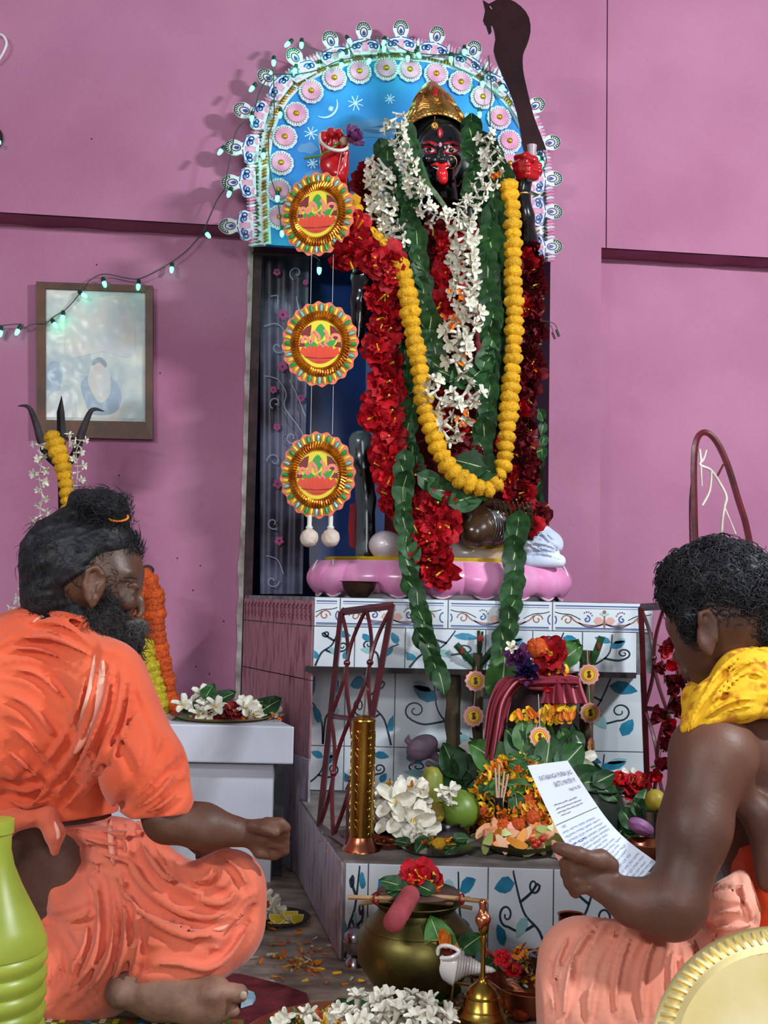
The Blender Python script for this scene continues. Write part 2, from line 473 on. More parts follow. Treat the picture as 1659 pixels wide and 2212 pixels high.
# ------------------------------------------------------------------ tile prints
def spiral(cx, cy, r, turns, a0, d=1, n=22):
    return [(cx + r*(1-.82*i/n)*math.cos(a0 + d*turns*2*PI*i/n), cy + r*(1-.82*i/n)*math.sin(a0 + d*turns*2*PI*i/n)) for i in range(n+1)]
def leaf2(x, y, a, L, W):
    pts = [(0,0),(.25,.45),(.55,.5),(.85,.22),(1,0),(.8,-.25),(.5,-.42),(.22,-.35)]
    c, s_ = math.cos(a), math.sin(a)
    return [(x + c*p*L - s_*q*W, y + s_*p*L + c*q*W) for p, q in pts]
def vine_print(parent, o, ux, uz, nrm, wd, ht, seed=0, flip=False):
    """vine drawn on one tile: o lower-left corner, ux/uz unit axes"""
    rnd = random.Random(seed); f = lambda a, b: o + ux*((wd-a*wd) if flip else a*wd) + uz*(b*ht)
    asp = wd/ht
    m = MB().use(M_vine)
    sw = .0056
    def st(pts, wv=sw):
        q = [f(max(.02, min(.98, a)), max(.02, min(.98, b))) for a, b in pts]
        strip(m, q, [wv*(1 - .5*i/len(q)) for i in range(len(q))], nrm)
    kind = rnd.randrange(3)
    if kind == 0:
        st([tuple(v)[:2] for v in catmull(V2([(.05,.02),(.2,.35),(.45,.55),(.6,.9),(.62,.98)]), 6)])
        st([tuple(v)[:2] for v in catmull(V2([(.3,.42),(.5,.35),(.7,.4)]), 5)] + spiral(.72,.52,.12,1.3,-PI/2))
        st([tuple(v)[:2] for v in catmull(V2([(.52,.65),(.35,.75),(.25,.85)]), 5)] + spiral(.3,.83,.09,1.2,PI))
        lv = [(.12,.2,2.2,.22,.13,1),(.6,.85,-.2,.26,.14,1),(.4,.5,-.9,.22,.12,0),(.75,.2,1.1,.2,.12,1)]
    elif kind == 1:
        st([tuple(v)[:2] for v in catmull(V2([(.95,.1),(.7,.25),(.5,.5),(.45,.95)]), 6)])
        st([tuple(v)[:2] for v in catmull(V2([(.6,.35),(.35,.3),(.2,.35)]), 5)] + spiral(.24,.48,.13,1.4,-PI/2-.4, -1))
        lv = [(.5,.62,2.6,.28,.15,1),(.48,.75,.4,.26,.13,1),(.8,.2,-1.3,.2,.1,0),(.2,.85,-.5,.2,.1,0)]
    else:
        st([tuple(v)[:2] for v in catmull(V2([(.5,.02),(.46,.3),(.3,.5),(.12,.6)]), 6)])
        st([tuple(v)[:2] for v in catmull(V2([(.5,.02),(.55,.35),(.7,.45)]), 5)] + spiral(.72,.58,.12,1.4,-PI/2))
        lv = [(.46,.3,2.4,.25,.13,1),(.15,.6,1.2,.26,.13,1),(.6,.4,.2,.24,.13,0),(.85,.85,-2.3,.22,.12,1)]
    for x, y, a, l, w_, t in lv:
        m.use(M_teal if t else M_mint)
        q = [f(max(.01,min(.99,p)), max(.01,min(.99,r))) for p, r in leaf2(x, y, a, l*1.25, w_*1.35)]
        blob(m, q, nrm, .0007)
    m.build('vine_print', parent=parent, fix=False, smooth=0)
def tile(parent, c4, nrm, mt, thick=.004, name='tile', gap=.0012, seed=None, flip=False):
    """c4: bottom-left, bottom-right, top-right, top-left"""
    a, b, c, d = [Vector(p) for p in c4]; n = Vector(nrm).normalized()
    ux = (b-a).normalized(); uz = (d-a).normalized()
    q = [a+ux*gap+uz*gap, b-ux*gap+uz*gap, c-ux*gap-uz*gap, d+ux*gap-uz*gap]
    e = .0012
    m = MB(); bk = [p - n*.002 for p in q]; fr = [p + n*(thick-e) for p in q]
    cen = sum(q, Vector())/4; top = [p + (cen-p).normalized()*e*1.4 + n*thick for p in q]
    m.add(bk+fr+top, [(0,1,5,4),(1,2,6,5),(2,3,7,6),(3,0,4,7),(4,5,9,8),(5,6,10,9),(6,7,11,10),(7,4,8,11),(8,9,10,11),(3,2,1,0)])
    t = m.build(name, mt, parent, smooth=0, fix=False)
    if seed is not None: vine_print(t, q[0]+n*thick, ux, uz, n, (b-a).length-2*gap, (d-a).length-2*gap, seed, flip)
    return t, q[0]+n*thick, ux, uz, (b-a).length-2*gap, (d-a).length-2*gap

# ------------------------------------------------------------------ the tiled altar platform
ZT = .713; YS = 2.86; YN = 3.02
def X_at(px, Y, z=None): return P(px, 1300, Y).x
sA = (P(530, 1290, 3.36).x, 3.36); sB = (P(679, 1290, YS).x, YS); sR = (P(1411, 1300, YS).x, YS)
zslab = P(800, 1443, YS).z
plat = thing('altar_platform', 'white tiled altar platform with a scrollwork border on which the goddess idol stands', 'altar', (sB[0]+.4, 3.1, 0))
m = MB()
yb = lambda x: WY + WS*x - .101
bR = (sR[0]+.02, yb(sR[0]))
def prism(pl, z0, z1):
    k = len(pl); vs = [(x, y, z0) for x, y in pl] + [(x, y, z1) for x, y in pl]
    fs = [tuple(range(k))[::-1], tuple(k+i for i in range(k))] + [(i, (i+1)%k, (i+1)%k+k, i+k) for i in range(k)]
    return vs, fs
m.add(*prism([sA, sB, sR, bR], zslab, ZT))
m.add(*prism([(sA[0]+.012, sA[1]-.0), (P(662,1600,YN).x, YN), (P(1392,1600,YN).x, YN), (bR[0]-.03, bR[1])], 0, zslab))
m.build('core', M_grout, plat, smooth=0)
# dark strip added for the shadow gap under the slab
m = MB(); m.box((sB[0]-.018, YS-.012, zslab-.012), (P(1372,1440,YS).x, YN, zslab+.001)); m.build('shadow_gap_strip', mat('shadow_gap_and_dark_plate', '2A2024', '15100F', rough=.8), plat, smooth=0)
nF = Vector((0,-1,0))
zl = P(900, 1357, YS).z
xs = [679, 735, 968, 1193, 1411]
for i in range(4):
    x0, x1 = X_at(xs[i], YS), X_at(xs[i+1], YS)
    t, o, ux, uz, wd, ht = tile(plat, [(x0,YS,zl),(x1,YS,zl),(x1,YS,ZT),(x0,YS,ZT)], nF, M_tile, name='border_tile')
    m = MB(); full = .264; off = full-wd if i == 0 else 0
    f = lambda a, b: o + ux*(a*full-off) + uz*(b*ht)
    def ok(a): return a*full-off > .003 and a*full-off < wd-.002
    def st(pts, wv, mt):
        q = [(a,b) for a,b in pts if ok(a)]
        if len(q) > 2: m.use(mt); strip(m, [f(a,b) for a,b in q], wv, nF)
    def bl(pts, mt):
        if all(ok(a) for a,b in pts): m.use(mt); blob(m, [f(a,b) for a,b in pts], nF, .0008)
    cm = lambda l: [tuple(v)[:2] for v in catmull(V2(l), 6)]
    a_ = full/ht
    for b in (.88, .80, .10, .05): st([(k/40, b) for k in range(41)], .003 if b in (.88,.10) else .0012, M_blueink)
    for sgn in (1, -1):
        g = lambda a: .5 + sgn*(a-.5)
        st([(g(a), b) for a, b in cm([(.02,.66),(.08,.60),(.16,.58),(.22,.50),(.27,.40)])], .0022, M_vine)
        st([(g(.13 + (a-.13)/1), b) for a, b in [(x_, .38+(y_-.38)*a_) for x_, y_ in spiral(.14,.38,.055,1.2,PI,-1)]], .003, M_orink)
        st([(g(a), b) for a, b in cm([(.17,.52),(.22,.34),(.29,.24),(.4,.20),(.5,.25)])], .0034, M_orink)
        st([(g(x_), .42+(y_-.42)*a_) for x_, y_ in spiral(.33,.42,.035,1.1,PI*.5,-1)], .0036, M_blueink)
        st([(g(a), b) for a, b in cm([(.25,.3),(.32,.16),(.42,.17),(.49,.28)])], .003, M_blueink)
        for k in range(5):
            t_ = 1.0+k*.42; cx, cy = g(.335 - .052*math.cos(t_)), .46+.060*a_*math.sin(t_)
            bl([(cx+.0085*math.cos(q*PI/3), cy+.0085*a_*math.sin(q*PI/3)) for q in range(6)], M_blueink if k%2 else M_orink)
        bl([(g(.50), .33),(g(.46),.50),(g(.42),.50),(g(.395),.36),(g(.43),.24)], M_peach)
        bl([(g(.5), .55),(g(.47),.66),(g(.45),.62),(g(.48),.55)], M_mint)
        st([(g(0+.035*math.sin(q)), .38+.17*math.cos(q)) for q in [PI*k/10 for k in range(11)]], .0032, M_blueink)
    bl([(.5-.008,.12),(.5+.008,.12),(.5+.008,.55),(.5-.008,.55)], M_orink)
    bl([(.5+.02*math.cos(q*PI/3), .68+.02*a_*math.sin(q*PI/3)) for q in range(6)], M_orink)
    if m.v: m.build('border_print', parent=t, fix=False, smooth=0)
xs = [679, 768, 877, 1050, 1151, 1258, 1375]
for i in range(6):
    x0, x1 = X_at(xs[i], YS), X_at(xs[i+1], YS)
    tile(plat, [(x0,YS,zslab),(x1,YS,zslab),(x1,YS,zl),(x0,YS,zl)], nF, M_tile, seed=[1,5,2,7,3,9][i], flip=i % 2 == 1)
xs = [660, 750, 857, 1040, 1200, 1394]
zz = [.197, .315, zslab-.013]
for j in range(2):
    for i in range(5):
        x0, x1 = X_at(xs[i], YN), X_at(xs[i+1], YN)
        tile(plat, [(x0,YN,zz[j]),(x1,YN,zz[j]),(x1,YN,zz[j+1]),(x0,YN,zz[j+1])], nF, M_tile, seed=11+i*3+j*8, flip=(i+j) % 2 == 0)
# side face towards the left: border and upper tiles reddened for pink bounce light, streaked lower tiles
sd = Vector((sA[0]-sB[0], sA[1]-sB[1], 0)); nS = Vector((sd.y, -sd.x, 0)).normalized()
if nS.x > 0: nS = -nS
def sidept(t, z): return Vector((sB[0], sB[1], z)) + sd*t
def sidept2(t, z): return Vector((X_at(662,YN), YN, z)).lerp(Vector((sA[0]+.012, sA[1], z)), t) if 0 else sidept(t, z)
M_redprint = mat('dark_red_print', '6E2C38', rough=.4)
for k in range(2):
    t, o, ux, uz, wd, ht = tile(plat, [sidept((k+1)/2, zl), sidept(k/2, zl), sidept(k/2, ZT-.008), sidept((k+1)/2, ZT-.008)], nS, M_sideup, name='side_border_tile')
    m = MB().use(M_redprint)
    for i in range(9):
        cx = (i+.5)/9
        strip(m, [o+ux*(wd*(cx+.03*math.sin(b*2.5)))+uz*(ht*(.2+.6*b/8)) for b in range(9)], .006, nS)
        strip(m, [o+ux*(wd*(cx-.04+.08*b/4))+uz*(ht*(.75-.1*math.cos(b))) for b in range(5)], .003, nS)
    m.build('border_print', parent=t, fix=False, smooth=0)
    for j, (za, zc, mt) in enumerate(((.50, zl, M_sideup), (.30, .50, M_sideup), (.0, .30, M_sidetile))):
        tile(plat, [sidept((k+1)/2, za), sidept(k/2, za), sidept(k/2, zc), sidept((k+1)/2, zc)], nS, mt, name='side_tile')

# ------------------------------------------------------------------ the step in front
ZP = .195
p0 = onz(742, 1858, ZP); p1 = onz(1500, 1884, ZP); p1 = Vector((p1.x+.3, p1.y, ZP))
b0 = onz(638, 1706, ZP); b0 = Vector((b0.x, YN-.005, ZP)); b1 = Vector((p1.x, YN-.005, ZP))
step = thing('offering_step', 'low tiled step crowded with offerings in front of the altar platform', 'step', (p0.x+.3, 2.6, 0))
MB().add(*prism([(b0.x,b0.y),(p0.x,p0.y),(p1.x,p1.y),(b1.x,b1.y)], 0, ZP)).build('core', M_steptop, step, smooth=0)
nP = Vector(((p1.y-p0.y), -(p1.x-p0.x), 0)).normalized()
xs = [745, 796, 938, 1056, 1195, 1340, 1500]
fx = lambda px: p0.lerp(p1, (onz(px, 1870, ZP).x-p0.x)/(p1.x-p0.x))
for i in range(6):
    a, b = fx(xs[i]), fx(xs[i+1])
    tile(step, [(a.x,a.y,.002),(b.x,b.y,.002),(b.x,b.y,ZP-.004),(a.x,a.y,ZP-.004)], nP, M_tile, seed=[21,5,23,2,4,6][i], flip=i in (1,3))
sv = Vector((b0.x-p0.x, b0.y-p0.y, 0)); nS2 = Vector((sv.y, -sv.x, 0)).normalized()
if nS2.x > 0: nS2 = -nS2
for k in range(4):
    a = Vector((p0.x,p0.y,0)) + sv*((k+1)/4); b = Vector((p0.x,p0.y,0)) + sv*(k/4); h1 = Vector((0,0,ZP-.004)); h0 = Vector((0,0,.002))
    tile(step, [a+h0, b+h0, b+h1, a+h1], nS2, M_sidetile, name='side_tile')

# ------------------------------------------------------------------ low white side altar
alt = thing('white_side_altar', 'low white painted stone altar ledge left of the tiled platform', 'altar', (-.4, 3.0, 0))
YA = 2.80; zA = P(560, 1568, YA).z; zA2 = P(560, 1650, YA).z
sideX = lambda y: sB[0] + (sA[0]-sB[0])*(y-sB[1])/(sA[1]-sB[1])
x0 = P(60, 1570, YA).x; x1 = P(636, 1570, YA).x; x2 = sideX(3.3)-.035
m = MB(); m.add(*prism([(x0,YA),(x1,YA),(x2,3.36),(x0,3.30)], zA2, zA))
o = m.build('slab', M_white, alt, smooth=0); bv = o.modifiers.new('bevel','BEVEL'); bv.width=.004; bv.segments=2
xq = P(589, 1700, YA+.04).x
m = MB(); m.add(*prism([(x0+.05,YA+.04),(xq,YA+.04),(xq-.02,3.3),(x0+.05,3.3)], 0, zA2-.008)); m.build('base_block', M_white, alt, smooth=0)
m = MB(); m.add(*prism([(xq-.03,YA+.10),(x1-.03,YA+.10),(x2-.02,3.3),(x2-.1,3.3)], 0, zA2-.001)); m.build('shaded_gap_block', mat('shaded_gap_dark', '1C1A1C', '4A4648', rough=.9, scale=22, bump=.5, lo=.5, hi=.8), alt, smooth=0)  # dark block added to stand for the shaded gap beside the base
# ================================================================== flower and leaf prototypes (unit size)
M_mari = mat('yellow_marigold', 'E8B20C', 'CC9204', rough=.7, scale=4, bump=.9, bscale=7, vary=.12)
M_omari = mat('orange_marigold', 'D8580A', 'A03404', rough=.75, scale=4, bump=.9, bscale=7, vary=.15)
M_tube = mat('white_tuberose', 'E9E6DA', 'CFC9B4', rough=.5, scale=3, sub=.1, vary=.08)
M_hib = mat('red_hibiscus', 'C01020', '860814', rough=.6, scale=2.5, vary=.25, spec=.2)
M_dkred = mat('dark_red_petals', '741420', '4C0C16', rough=.6, scale=3, vary=.3, spec=.2)
M_leaf = mat('green_leaf', '2A5228', '16341A', rough=.5, scale=3, vary=.35, spec=.3)
M_leafl = mat('bright_leaf', '42702E', '2C5524', rough=.5, scale=3, vary=.2, spec=.3)
M_rib = mat('leaf_rib', '9DB277', rough=.5)
M_stalk = mat('green_stalk', '5E7A2E', '40601F', rough=.5, scale=20)
M_opet = mat('orange_petal', 'E68212', 'C25A08', rough=.6, scale=4, vary=.2)
M_ypet = mat('yellow_petal', 'EFC21E', 'D69A10', rough=.6, scale=4, vary=.15)
M_pistil = mat('yellow_pistil', 'D9A01E', rough=.6)
M_purple = mat('purple_lotus', '8A4A84', '5A2A58', rough=.5, scale=3, vary=.1)
M_thread = mat('white_thread', 'D8D4CC', rough=.7)

def proto_marigold(seed, m=M_mari):
    b = MB().use(m)
    def d(v):
        q = Vector((v.x, v.y, v.z*1.4))*3.2 + Vector((seed*7.1, 0, 0))
        return 1 + .16*noise.noise(q) + .10*noise.noise(q*2.6) + (.05 if int(math.atan2(v.y, v.x)*9+seed) % 2 else -.04)
    b.ell((0,0,0), (1, 1, .72), 26, 12, disp=d)
    return b.mesh('marigold', smooth=60)
def petal(b, M, L, W, curl=.3, n=4, w0=.25, ruffle=0, seed=0, fold=.0, cup=0):
    g = []
    for i in range(n+1):
        t = i/n; wv = W*(w0 + (1-w0)*math.sin(PI*min(1, t*.62+.12))**1.0)*(1 if t < .9 else .72)
        zc = curl*t*t*L
        row = []
        for j in range(-2, 3):
            u = j/2
            row.append(M @ Vector((u*wv*.5, t*L, zc + fold*abs(u)*W + cup*u*u*W + ruffle*math.sin(u*4+seed+t*7)*t)))
        g.append(row)
    b.sheet(g)
def proto_tuberose(seed):
    r = random.Random(seed); b = MB().use(M_tube)
    pts = [Vector((.06*math.sin(t*2), 0, t)) for t in (0,.3,.6,.85,1)]
    b.tube(pts, [.09,.08,.10,.14,.16], 6)
    for k in range(6):
        M = Matrix.Translation((0,0,1)) @ Matrix.Rotation(k*PI/3+r.uniform(-.2,.2), 4, 'Z') @ Matrix.Rotation(r.uniform(.35,1.25), 4, 'X')
        petal(b, M, .50, .28, curl=-.35, cup=.2, w0=.4)
    return b.mesh('tuberose', smooth=60)
def proto_frangipani(seed, yellow=True):
    r = random.Random(seed); b = MB().use(M_tube)
    for k in range(5):
        M = Matrix.Rotation(k*2*PI/5+r.uniform(-.15,.15), 4, 'Z') @ Matrix.Rotation(r.uniform(.15,.5), 4, 'X') @ Matrix.Rotation(.35, 4, 'Y')
        petal(b, M, 1, .62, curl=-.15, cup=.25, w0=.25)
    if yellow: b.use(M_ypet).ell((0,0,.06), (.14,.14,.1), 8, 5)
    return b.mesh('white_flower', smooth=60)
def proto_hibiscus(seed, m=M_hib):
    r = random.Random(seed); b = MB().use(m)
    for lay in range(2):
        for k in range(5):
            M = Matrix.Rotation(k*2*PI/5 + lay*.6 + r.uniform(-.2,.2), 4, 'Z') @ Matrix.Rotation(r.uniform(.2,.6)+lay*.45, 4, 'X')
            petal(b, M, r.uniform(.85,1.1)*(1-.25*lay), .98, curl=r.uniform(-.5,.1), ruffle=.13, seed=r.uniform(0,6), w0=.2, n=5)
    b.use(M_pistil); q = r.uniform(-.4,.4)
    b.tube([(0,0,0),(q*.3,.1,.5),(q*.6,.2,.85)], [.05,.05,.06], 5)
    return b.mesh('hibiscus', smooth=70)
def proto_rosebud(seed, m=M_dkred):
    r = random.Random(seed); b = MB().use(m)
    for k in range(5):
        M = Matrix.Rotation(k*2.4, 4, 'Z') @ Matrix.Translation((0,-.18,0)) @ Matrix.Rotation(1.15+r.uniform(-.3,.3), 4, 'X')
        petal(b, M, 1.1, .8, curl=-.3, cup=.35, w0=.4, ruffle=.06, seed=k)
    b.use(M_stalk).tube([(0,0,.05),(0,0,-.5)], .08, 5)
    return b.mesh('rosebud', smooth=70)
def proto_leaf(seed, m=M_leaf, W=.85, heart=True, rib=True):
    r = random.Random(seed); b = MB().use(m); n = 8; g = []
    for i in range(n+1):
        t = i/n
        wv = W*.5*(math.sin(PI*t**.62)**.8 if heart else math.sin(PI*t)**.8)+.01
        row = []
        for j in range(-3, 4):
            u = j/3
            y = t - (.14*abs(u)*(1-t)**4*4*0.5 if heart else 0)
            row.append(Vector((u*wv, y, .13*abs(u)*W + .05*math.sin(t*9+seed)*abs(u) - .22*t*t + r.uniform(-.006,.006))))
        g.append(row)
    b.sheet(g)
    if rib:
        b.use(M_rib); strip(b, [Vector((0, i/6*.96, -.22*(i/6*.96)**2)) for i in range(7)], [.045-.005*i for i in range(7)], (0,0,1), .012)
    return b.mesh('leaf', smooth=70)
def proto_petal(seed, m):
    b = MB().use(m); r = random.Random(seed)
    petal(b, Matrix.Identity(4), 1, .55, curl=r.uniform(-.5,.5), cup=r.uniform(-.2,.5), w0=.3, n=3, ruffle=.08, seed=seed)
    return b.mesh('petal', smooth=70)
def proto_lotus(seed, m=M_purple):
    r = random.Random(seed); b = MB().use(m)
    for lay, (cnt, tilt, L) in enumerate(((6,.35,1.0),(6,.85,.95),(5,1.25,.8))):
        for k in range(cnt):
            M = Matrix.Rotation(k*2*PI/cnt + lay*.5, 4, 'Z') @ Matrix.Rotation(tilt + r.uniform(-.1,.1), 4, 'X')
            petal(b, M, L, .55, curl=.25, cup=.4, w0=.35)
    return b.mesh('lotus', smooth=70)
PM = [proto_marigold(i) for i in range(4)]; PO = [proto_marigold(i+5, M_omari) for i in range(4)]
PT = [proto_tuberose(i) for i in range(4)]; PF = [proto_frangipani(i) for i in range(3)]
PH = [proto_hibiscus(i) for i in range(4)]; PDH = [proto_hibiscus(i+9, M_dkred) for i in range(3)]
PRB = [proto_rosebud(i) for i in range(3)]; PRR = [proto_rosebud(i+4, M_hib) for i in range(2)]
PL = [proto_leaf(i) for i in range(4)]; PLB = [proto_leaf(i+5, M_leafl) for i in range(3)]; PLN = [proto_leaf(i+9, M_leafl, .42, False) for i in range(2)]
POP = [proto_petal(i, M_opet) for i in range(3)]; PYP = [proto_petal(i+3, M_ypet) for i in range(3)]
PLO = [proto_lotus(1)]

def up2d(a, b): return (b-a).normalized()
def put(name, me, parent, M, **kw): return link(name, me, parent, M=M, **kw)
def garland(root, name, pts3, protos, step, size, mode, rnd, jit=.15, cord=M_thread, cordr=.0012, flat=.0):
    """pts3: world path; flowers strung along it, one object each"""
    path = catmull(pts3, 6); rs = resample(path, step); k = len(rs)
    if cord: MB().tube(rs, cordr, 5).build('cord', cord, root, fix=False)
    for i, p in enumerate(rs):
        t = (rs[min(i+1,k-1)] - rs[max(i-1,0)]).normalized()
        view = (CAM-p).normalized(); view = (view + Vector((0,0,.15))).normalized()
        s = size*rnd.uniform(1-jit, 1+jit)
        if mode == 'bead': M = frame(p, t + Vector([rnd.uniform(-.12,.12) for _ in range(3)]), view, (s, s, s*.98), rnd.uniform(0,6))
        elif mode == 'face':
            z = (view + Vector([rnd.uniform(-.75,.75) for _ in range(3)])).normalized()
            M = frame(p + Vector([rnd.uniform(-.3,.3)*s for _ in range(3)]), z, t, s, rnd.uniform(0,6))
        elif mode == 'leaf':
            z = (view + Vector([rnd.uniform(-.35,.35) for _ in range(3)])).normalized()
            y = t + Vector([rnd.uniform(-.35,.35) for _ in range(3)]); y = (y - z*y.dot(z)).normalized(); x = y.cross(z)
            M = frame(p - y*s*.45 + view*rnd.uniform(0,.006), z, x, s)
        else:                               # 'side': tubes pushed outwards, alternately left and right
            side = t.cross(view).normalized()*(1 if i % 2 else -1)
            z = (side*rnd.uniform(.3,.9) + view*rnd.uniform(.15,.85) + t*rnd.uniform(-.1,.7)).normalized()
            M = frame(p - z*s*.35, z, t, s, rnd.uniform(0,6))
        put(name, protos[rnd.randrange(len(protos))], root, M)

# ================================================================== the painted arch behind the idol
def A(px, py, d=0.0): return onwall(px, py, .175 + d)
arch_px = [(566,528),(563,460),(561,400),(565,330),(580,260),(612,200),(660,158),(720,130),(790,114),(862,110),(930,116),(1000,136),(1060,170),(1108,215),(1143,275),(1160,340),(1167,420),(1169,500),(1170,562)]
ac = catmull(V2(arch_px), 8)
def anorm(i):
    a, b = ac[max(0,i-1)], ac[min(len(ac)-1,i+1)]; t = (b-a).normalized(); return Vector((t.y, -t.x, 0))  # outward (image coords)
arch = thing('arch_backdrop', 'blue painted arch backdrop edged with peacock feather crests and pink rosettes behind the idol', 'backdrop', tuple(A(860, 540)))
M_blue = mat('sky_blue_board', '2F8FD6', '1D74BE', rough=.5, scale=6, bump=.05)
M_cloud = mat('painted_cloud', '5C86B0', '4A86C4', rough=.5, scale=8)
M_cream = mat('cream_card', 'D9DCE2', 'BFC6D4', rough=.6, scale=12)
M_pinkb = mat('pink_card', 'E09CBC', 'C878A0', rough=.6, scale=20)
M_grn = mat('dark_green_card', '2E5234', '1B3A24', rough=.7, scale=20)
M_gold = mat('gold_paint', 'C99A1E', '9A6C10', rough=.35, metal=.6, scale=20)
M_dblue = mat('deep_blue_paint', '24468C', rough=.4)
M_maroon = mat('maroon_paint', '5A1628', rough=.5)
MB().plate([A(v.x, v.y) for v in ac], -WN*.02).build('blue_panel', M_blue, arch, smooth=0)
def off(i, d): n = anorm(i); return ac[i].x + n.x*d, ac[i].y + n.y*d
inn = [A(*off(i, -20), .004) for i in range(len(ac))]; out = [A(*off(i, 22), .004) for i in range(len(ac))]
m = MB(); k = len(ac)
bk = [p - WN*.02 for p in inn+out]
m.add(inn+out+bk, [(i, i+1, k+i+1, k+i) for i in range(k-1)] + [(2*k+i, 3*k+i, 3*k+i+1, 2*k+i+1) for i in range(k-1)]
      + [(k+i, k+i+1, 3*k+i+1, 3*k+i) for i in range(k-1)] + [(i, 2*k+i, 2*k+i+1, i+1) for i in range(k-1)] + [(0,k,3*k,2*k),(k-1,3*k-1,4*k-1,2*k-1)])
m.build('border_band', M_cream, arch, smooth=0)
dense = resample(ac, 7.0)
def dn(i):
    a, b = dense[max(0,i-1)], dense[min(len(dense)-1,i+1)]; t = (b-a).normalized(); return Vector((t.y,-t.x,0)), t
random.seed(5)
pk = MB(); gr = MB().use(M_grn); gd = MB()
for i in range(len(dense)):
    n, t = dn(i); c = dense[i]
    f = lambda a, s_=0, d=.008: A(c.x+n.x*a+t.x*s_, c.y+n.y*a+t.y*s_, d)
    pk.use(M_pinkb if i % 3 else M_cream)
    pk.tube([f(8), f(14, 1, .014), f(22, -1, .016), f(28, 0, .009)], [.003,.0048,.0052,.003], 6)
    for q in range(2):
        a = random.uniform(0, 8); s_ = random.uniform(-3, 3)
        gr.add([f(a), f(a+6, s_+3, .014), f(a+9, s_*2, .018), f(a+5, s_-3, .014)], [(0,1,2,3)])
    gd.use(M_gold if i % 4 else M_cream)
    gd.tube([f(-4, -2), f(-9, 2, .012), f(-14, 3, .009)], [.0025,.004,.0025], 5)
pk.build('pink_petal_band', parent=arch); gr.build('green_leaf_band', parent=arch, smooth=0); gd.build('gold_scroll_band', parent=arch)
# feather crests
pxm = 3.27/FPX
def crest_mesh():
    s_ = pxm*.84
    ol = [(-30,-6),(-36,4),(-40,16),(-34,29),(-22,32),(-15,38),(-20,50),(-21,62),(-14,76),(0,84),(14,76),(21,62),(20,50),(15,38),(22,32),(34,29),(40,16),(36,4),(30,-6)]
    c = [Vector((v.x*s_, v.y*s_, .0)) for v in catmull(V2(ol), 3)]
    b = MB().use(M_cream); b.plate(c, (0,0,-.006))
    pl = MB().mesh('x', M_cream) if 0 else None
    pr = MB(); N = (0,0,1)
    q = lambda l: [Vector((a*s_, b_*s_, 0)) for a, b_ in l]
    pr.use(M_grn)
    strip(pr, q([(18*math.sin(a), 58+23*math.cos(a)) for a in [(-1.5+.3*k) for k in range(11)]]), .0035, N)
    for k in range(9):
        a = -1.35+k*.34; strip(pr, q([(11*math.sin(a), 58+14*math.cos(a)), (19*math.sin(a), 58+23*math.cos(a))]), .0034, N, .0008)
    pr.use(M_maroon); strip(pr, q([(9*math.cos(a), 54+13*math.sin(a)) for a in [k*2*PI/14 for k in range(15)]]), .003, N, .001)
    pr.use(M_dblue); blob(pr, q([(0,60),(4,54),(5,48),(0,43),(-5,48),(-4,54)]), N, .001)
    for sg in (1,-1):
        for x, y, r, t in ((17,17,10,1.3),(27,14,9,1.2)):
            strip(pr, q([(sg*a, b_) for a, b_ in spiral(x, y, r, t, PI*.9, -1, 16)]), [.0062-.0002*k for k in range(17)], N, .001)
        strip(pr, q([(sg*3,36),(sg*14,34),(sg*30,30),(sg*37,20)]), .0028, N, .001)
        pr.use(M_pinkb); strip(pr, q([(sg*4,2),(sg*5,18),(sg*3,30)]), .009, N, .0009); strip(pr, q([(sg*14,-2),(sg*20,3),(sg*32,2)]), .008, N, .0009); pr.use(M_dblue)
    return b.mesh('crest', smooth=0), pr.mesh('feather_print', smooth=0)
cm_, cp_ = crest_mesh()
tips = [(472,489),(477,395),(484,316),(504,232),(558,153),(625,104),(707,66),(784,47),(866,42),(948,57),(1031,88),(1105,140),(1176,217),(1211,304),(1216,385),(1216,459),(1216,531)]
for i, (tx, ty) in enumerate(tips):
    j = min(range(len(dense)), key=lambda q: (dense[q]-Vector((tx,ty,0))).length)
    bx = dense[j]; t3 = A(tx, ty, .021); b3 = A(bx.x, bx.y, .021); y = (t3-b3).normalized()
    o3 = t3 - y*84*.84*pxm
    M = Matrix((y.cross(WN), y, WN)).transposed().to_4x4(); M.translation = o3 + WN*(.0025*(i % 2))
    c = put('crest', cm_, arch, M)
    link('feather_print', cp_, c, local=True)
# shadow-casting small crests at the foot of the arch left
# rosettes
def rosette_meshes():
    s_ = pxm; b = MB()
    b.use(M_cream).lathe([(0,0),(26*s_,0),(28*s_,.002),(26*s_,.005),(0,.0052)], 30, wob=lambda t, z: .04*math.sin(t*12))
    b.use(M_maroon)
    for k in range(26):
        a = 2*PI*k/26; b.tube([(21*s_*math.cos(a), 21*s_*math.sin(a), .0055), (24.5*s_*math.cos(a+.05), 24.5*s_*math.sin(a+.05), .0058)], .0008, 4)
    b.use(M_pinkb).lathe([(0,.005),(21*s_,.005),(20*s_,.010),(9*s_,.0085),(0,.0085)], 40, wob=lambda t, z: .05*math.sin(t*20))
    g = MB().use(M_gold); g.ell((0,0,.009), (6.5*s_,6.5*s_,.006), 14, 8)
    return b.mesh('rosette', smooth=40), g.mesh('gold_centre', smooth=60)
rm_, rg_ = rosette_meshes()
for (rx, ry) in ((604,470),(602,412),(607,353),(615,297),(640,247),(672,198),(722,170),(776,156),(834,149),(885,152),(942,161),(995,179),(1042,211),(1078,255),(1100,306),(1101,355),(1102,405)):
    M = frame(A(rx, ry, .005), WN, (1,0,0), 1, random.uniform(0,6)); c = put('rosette', rm_, arch, M); link('gold_centre', rg_, c, local=True)
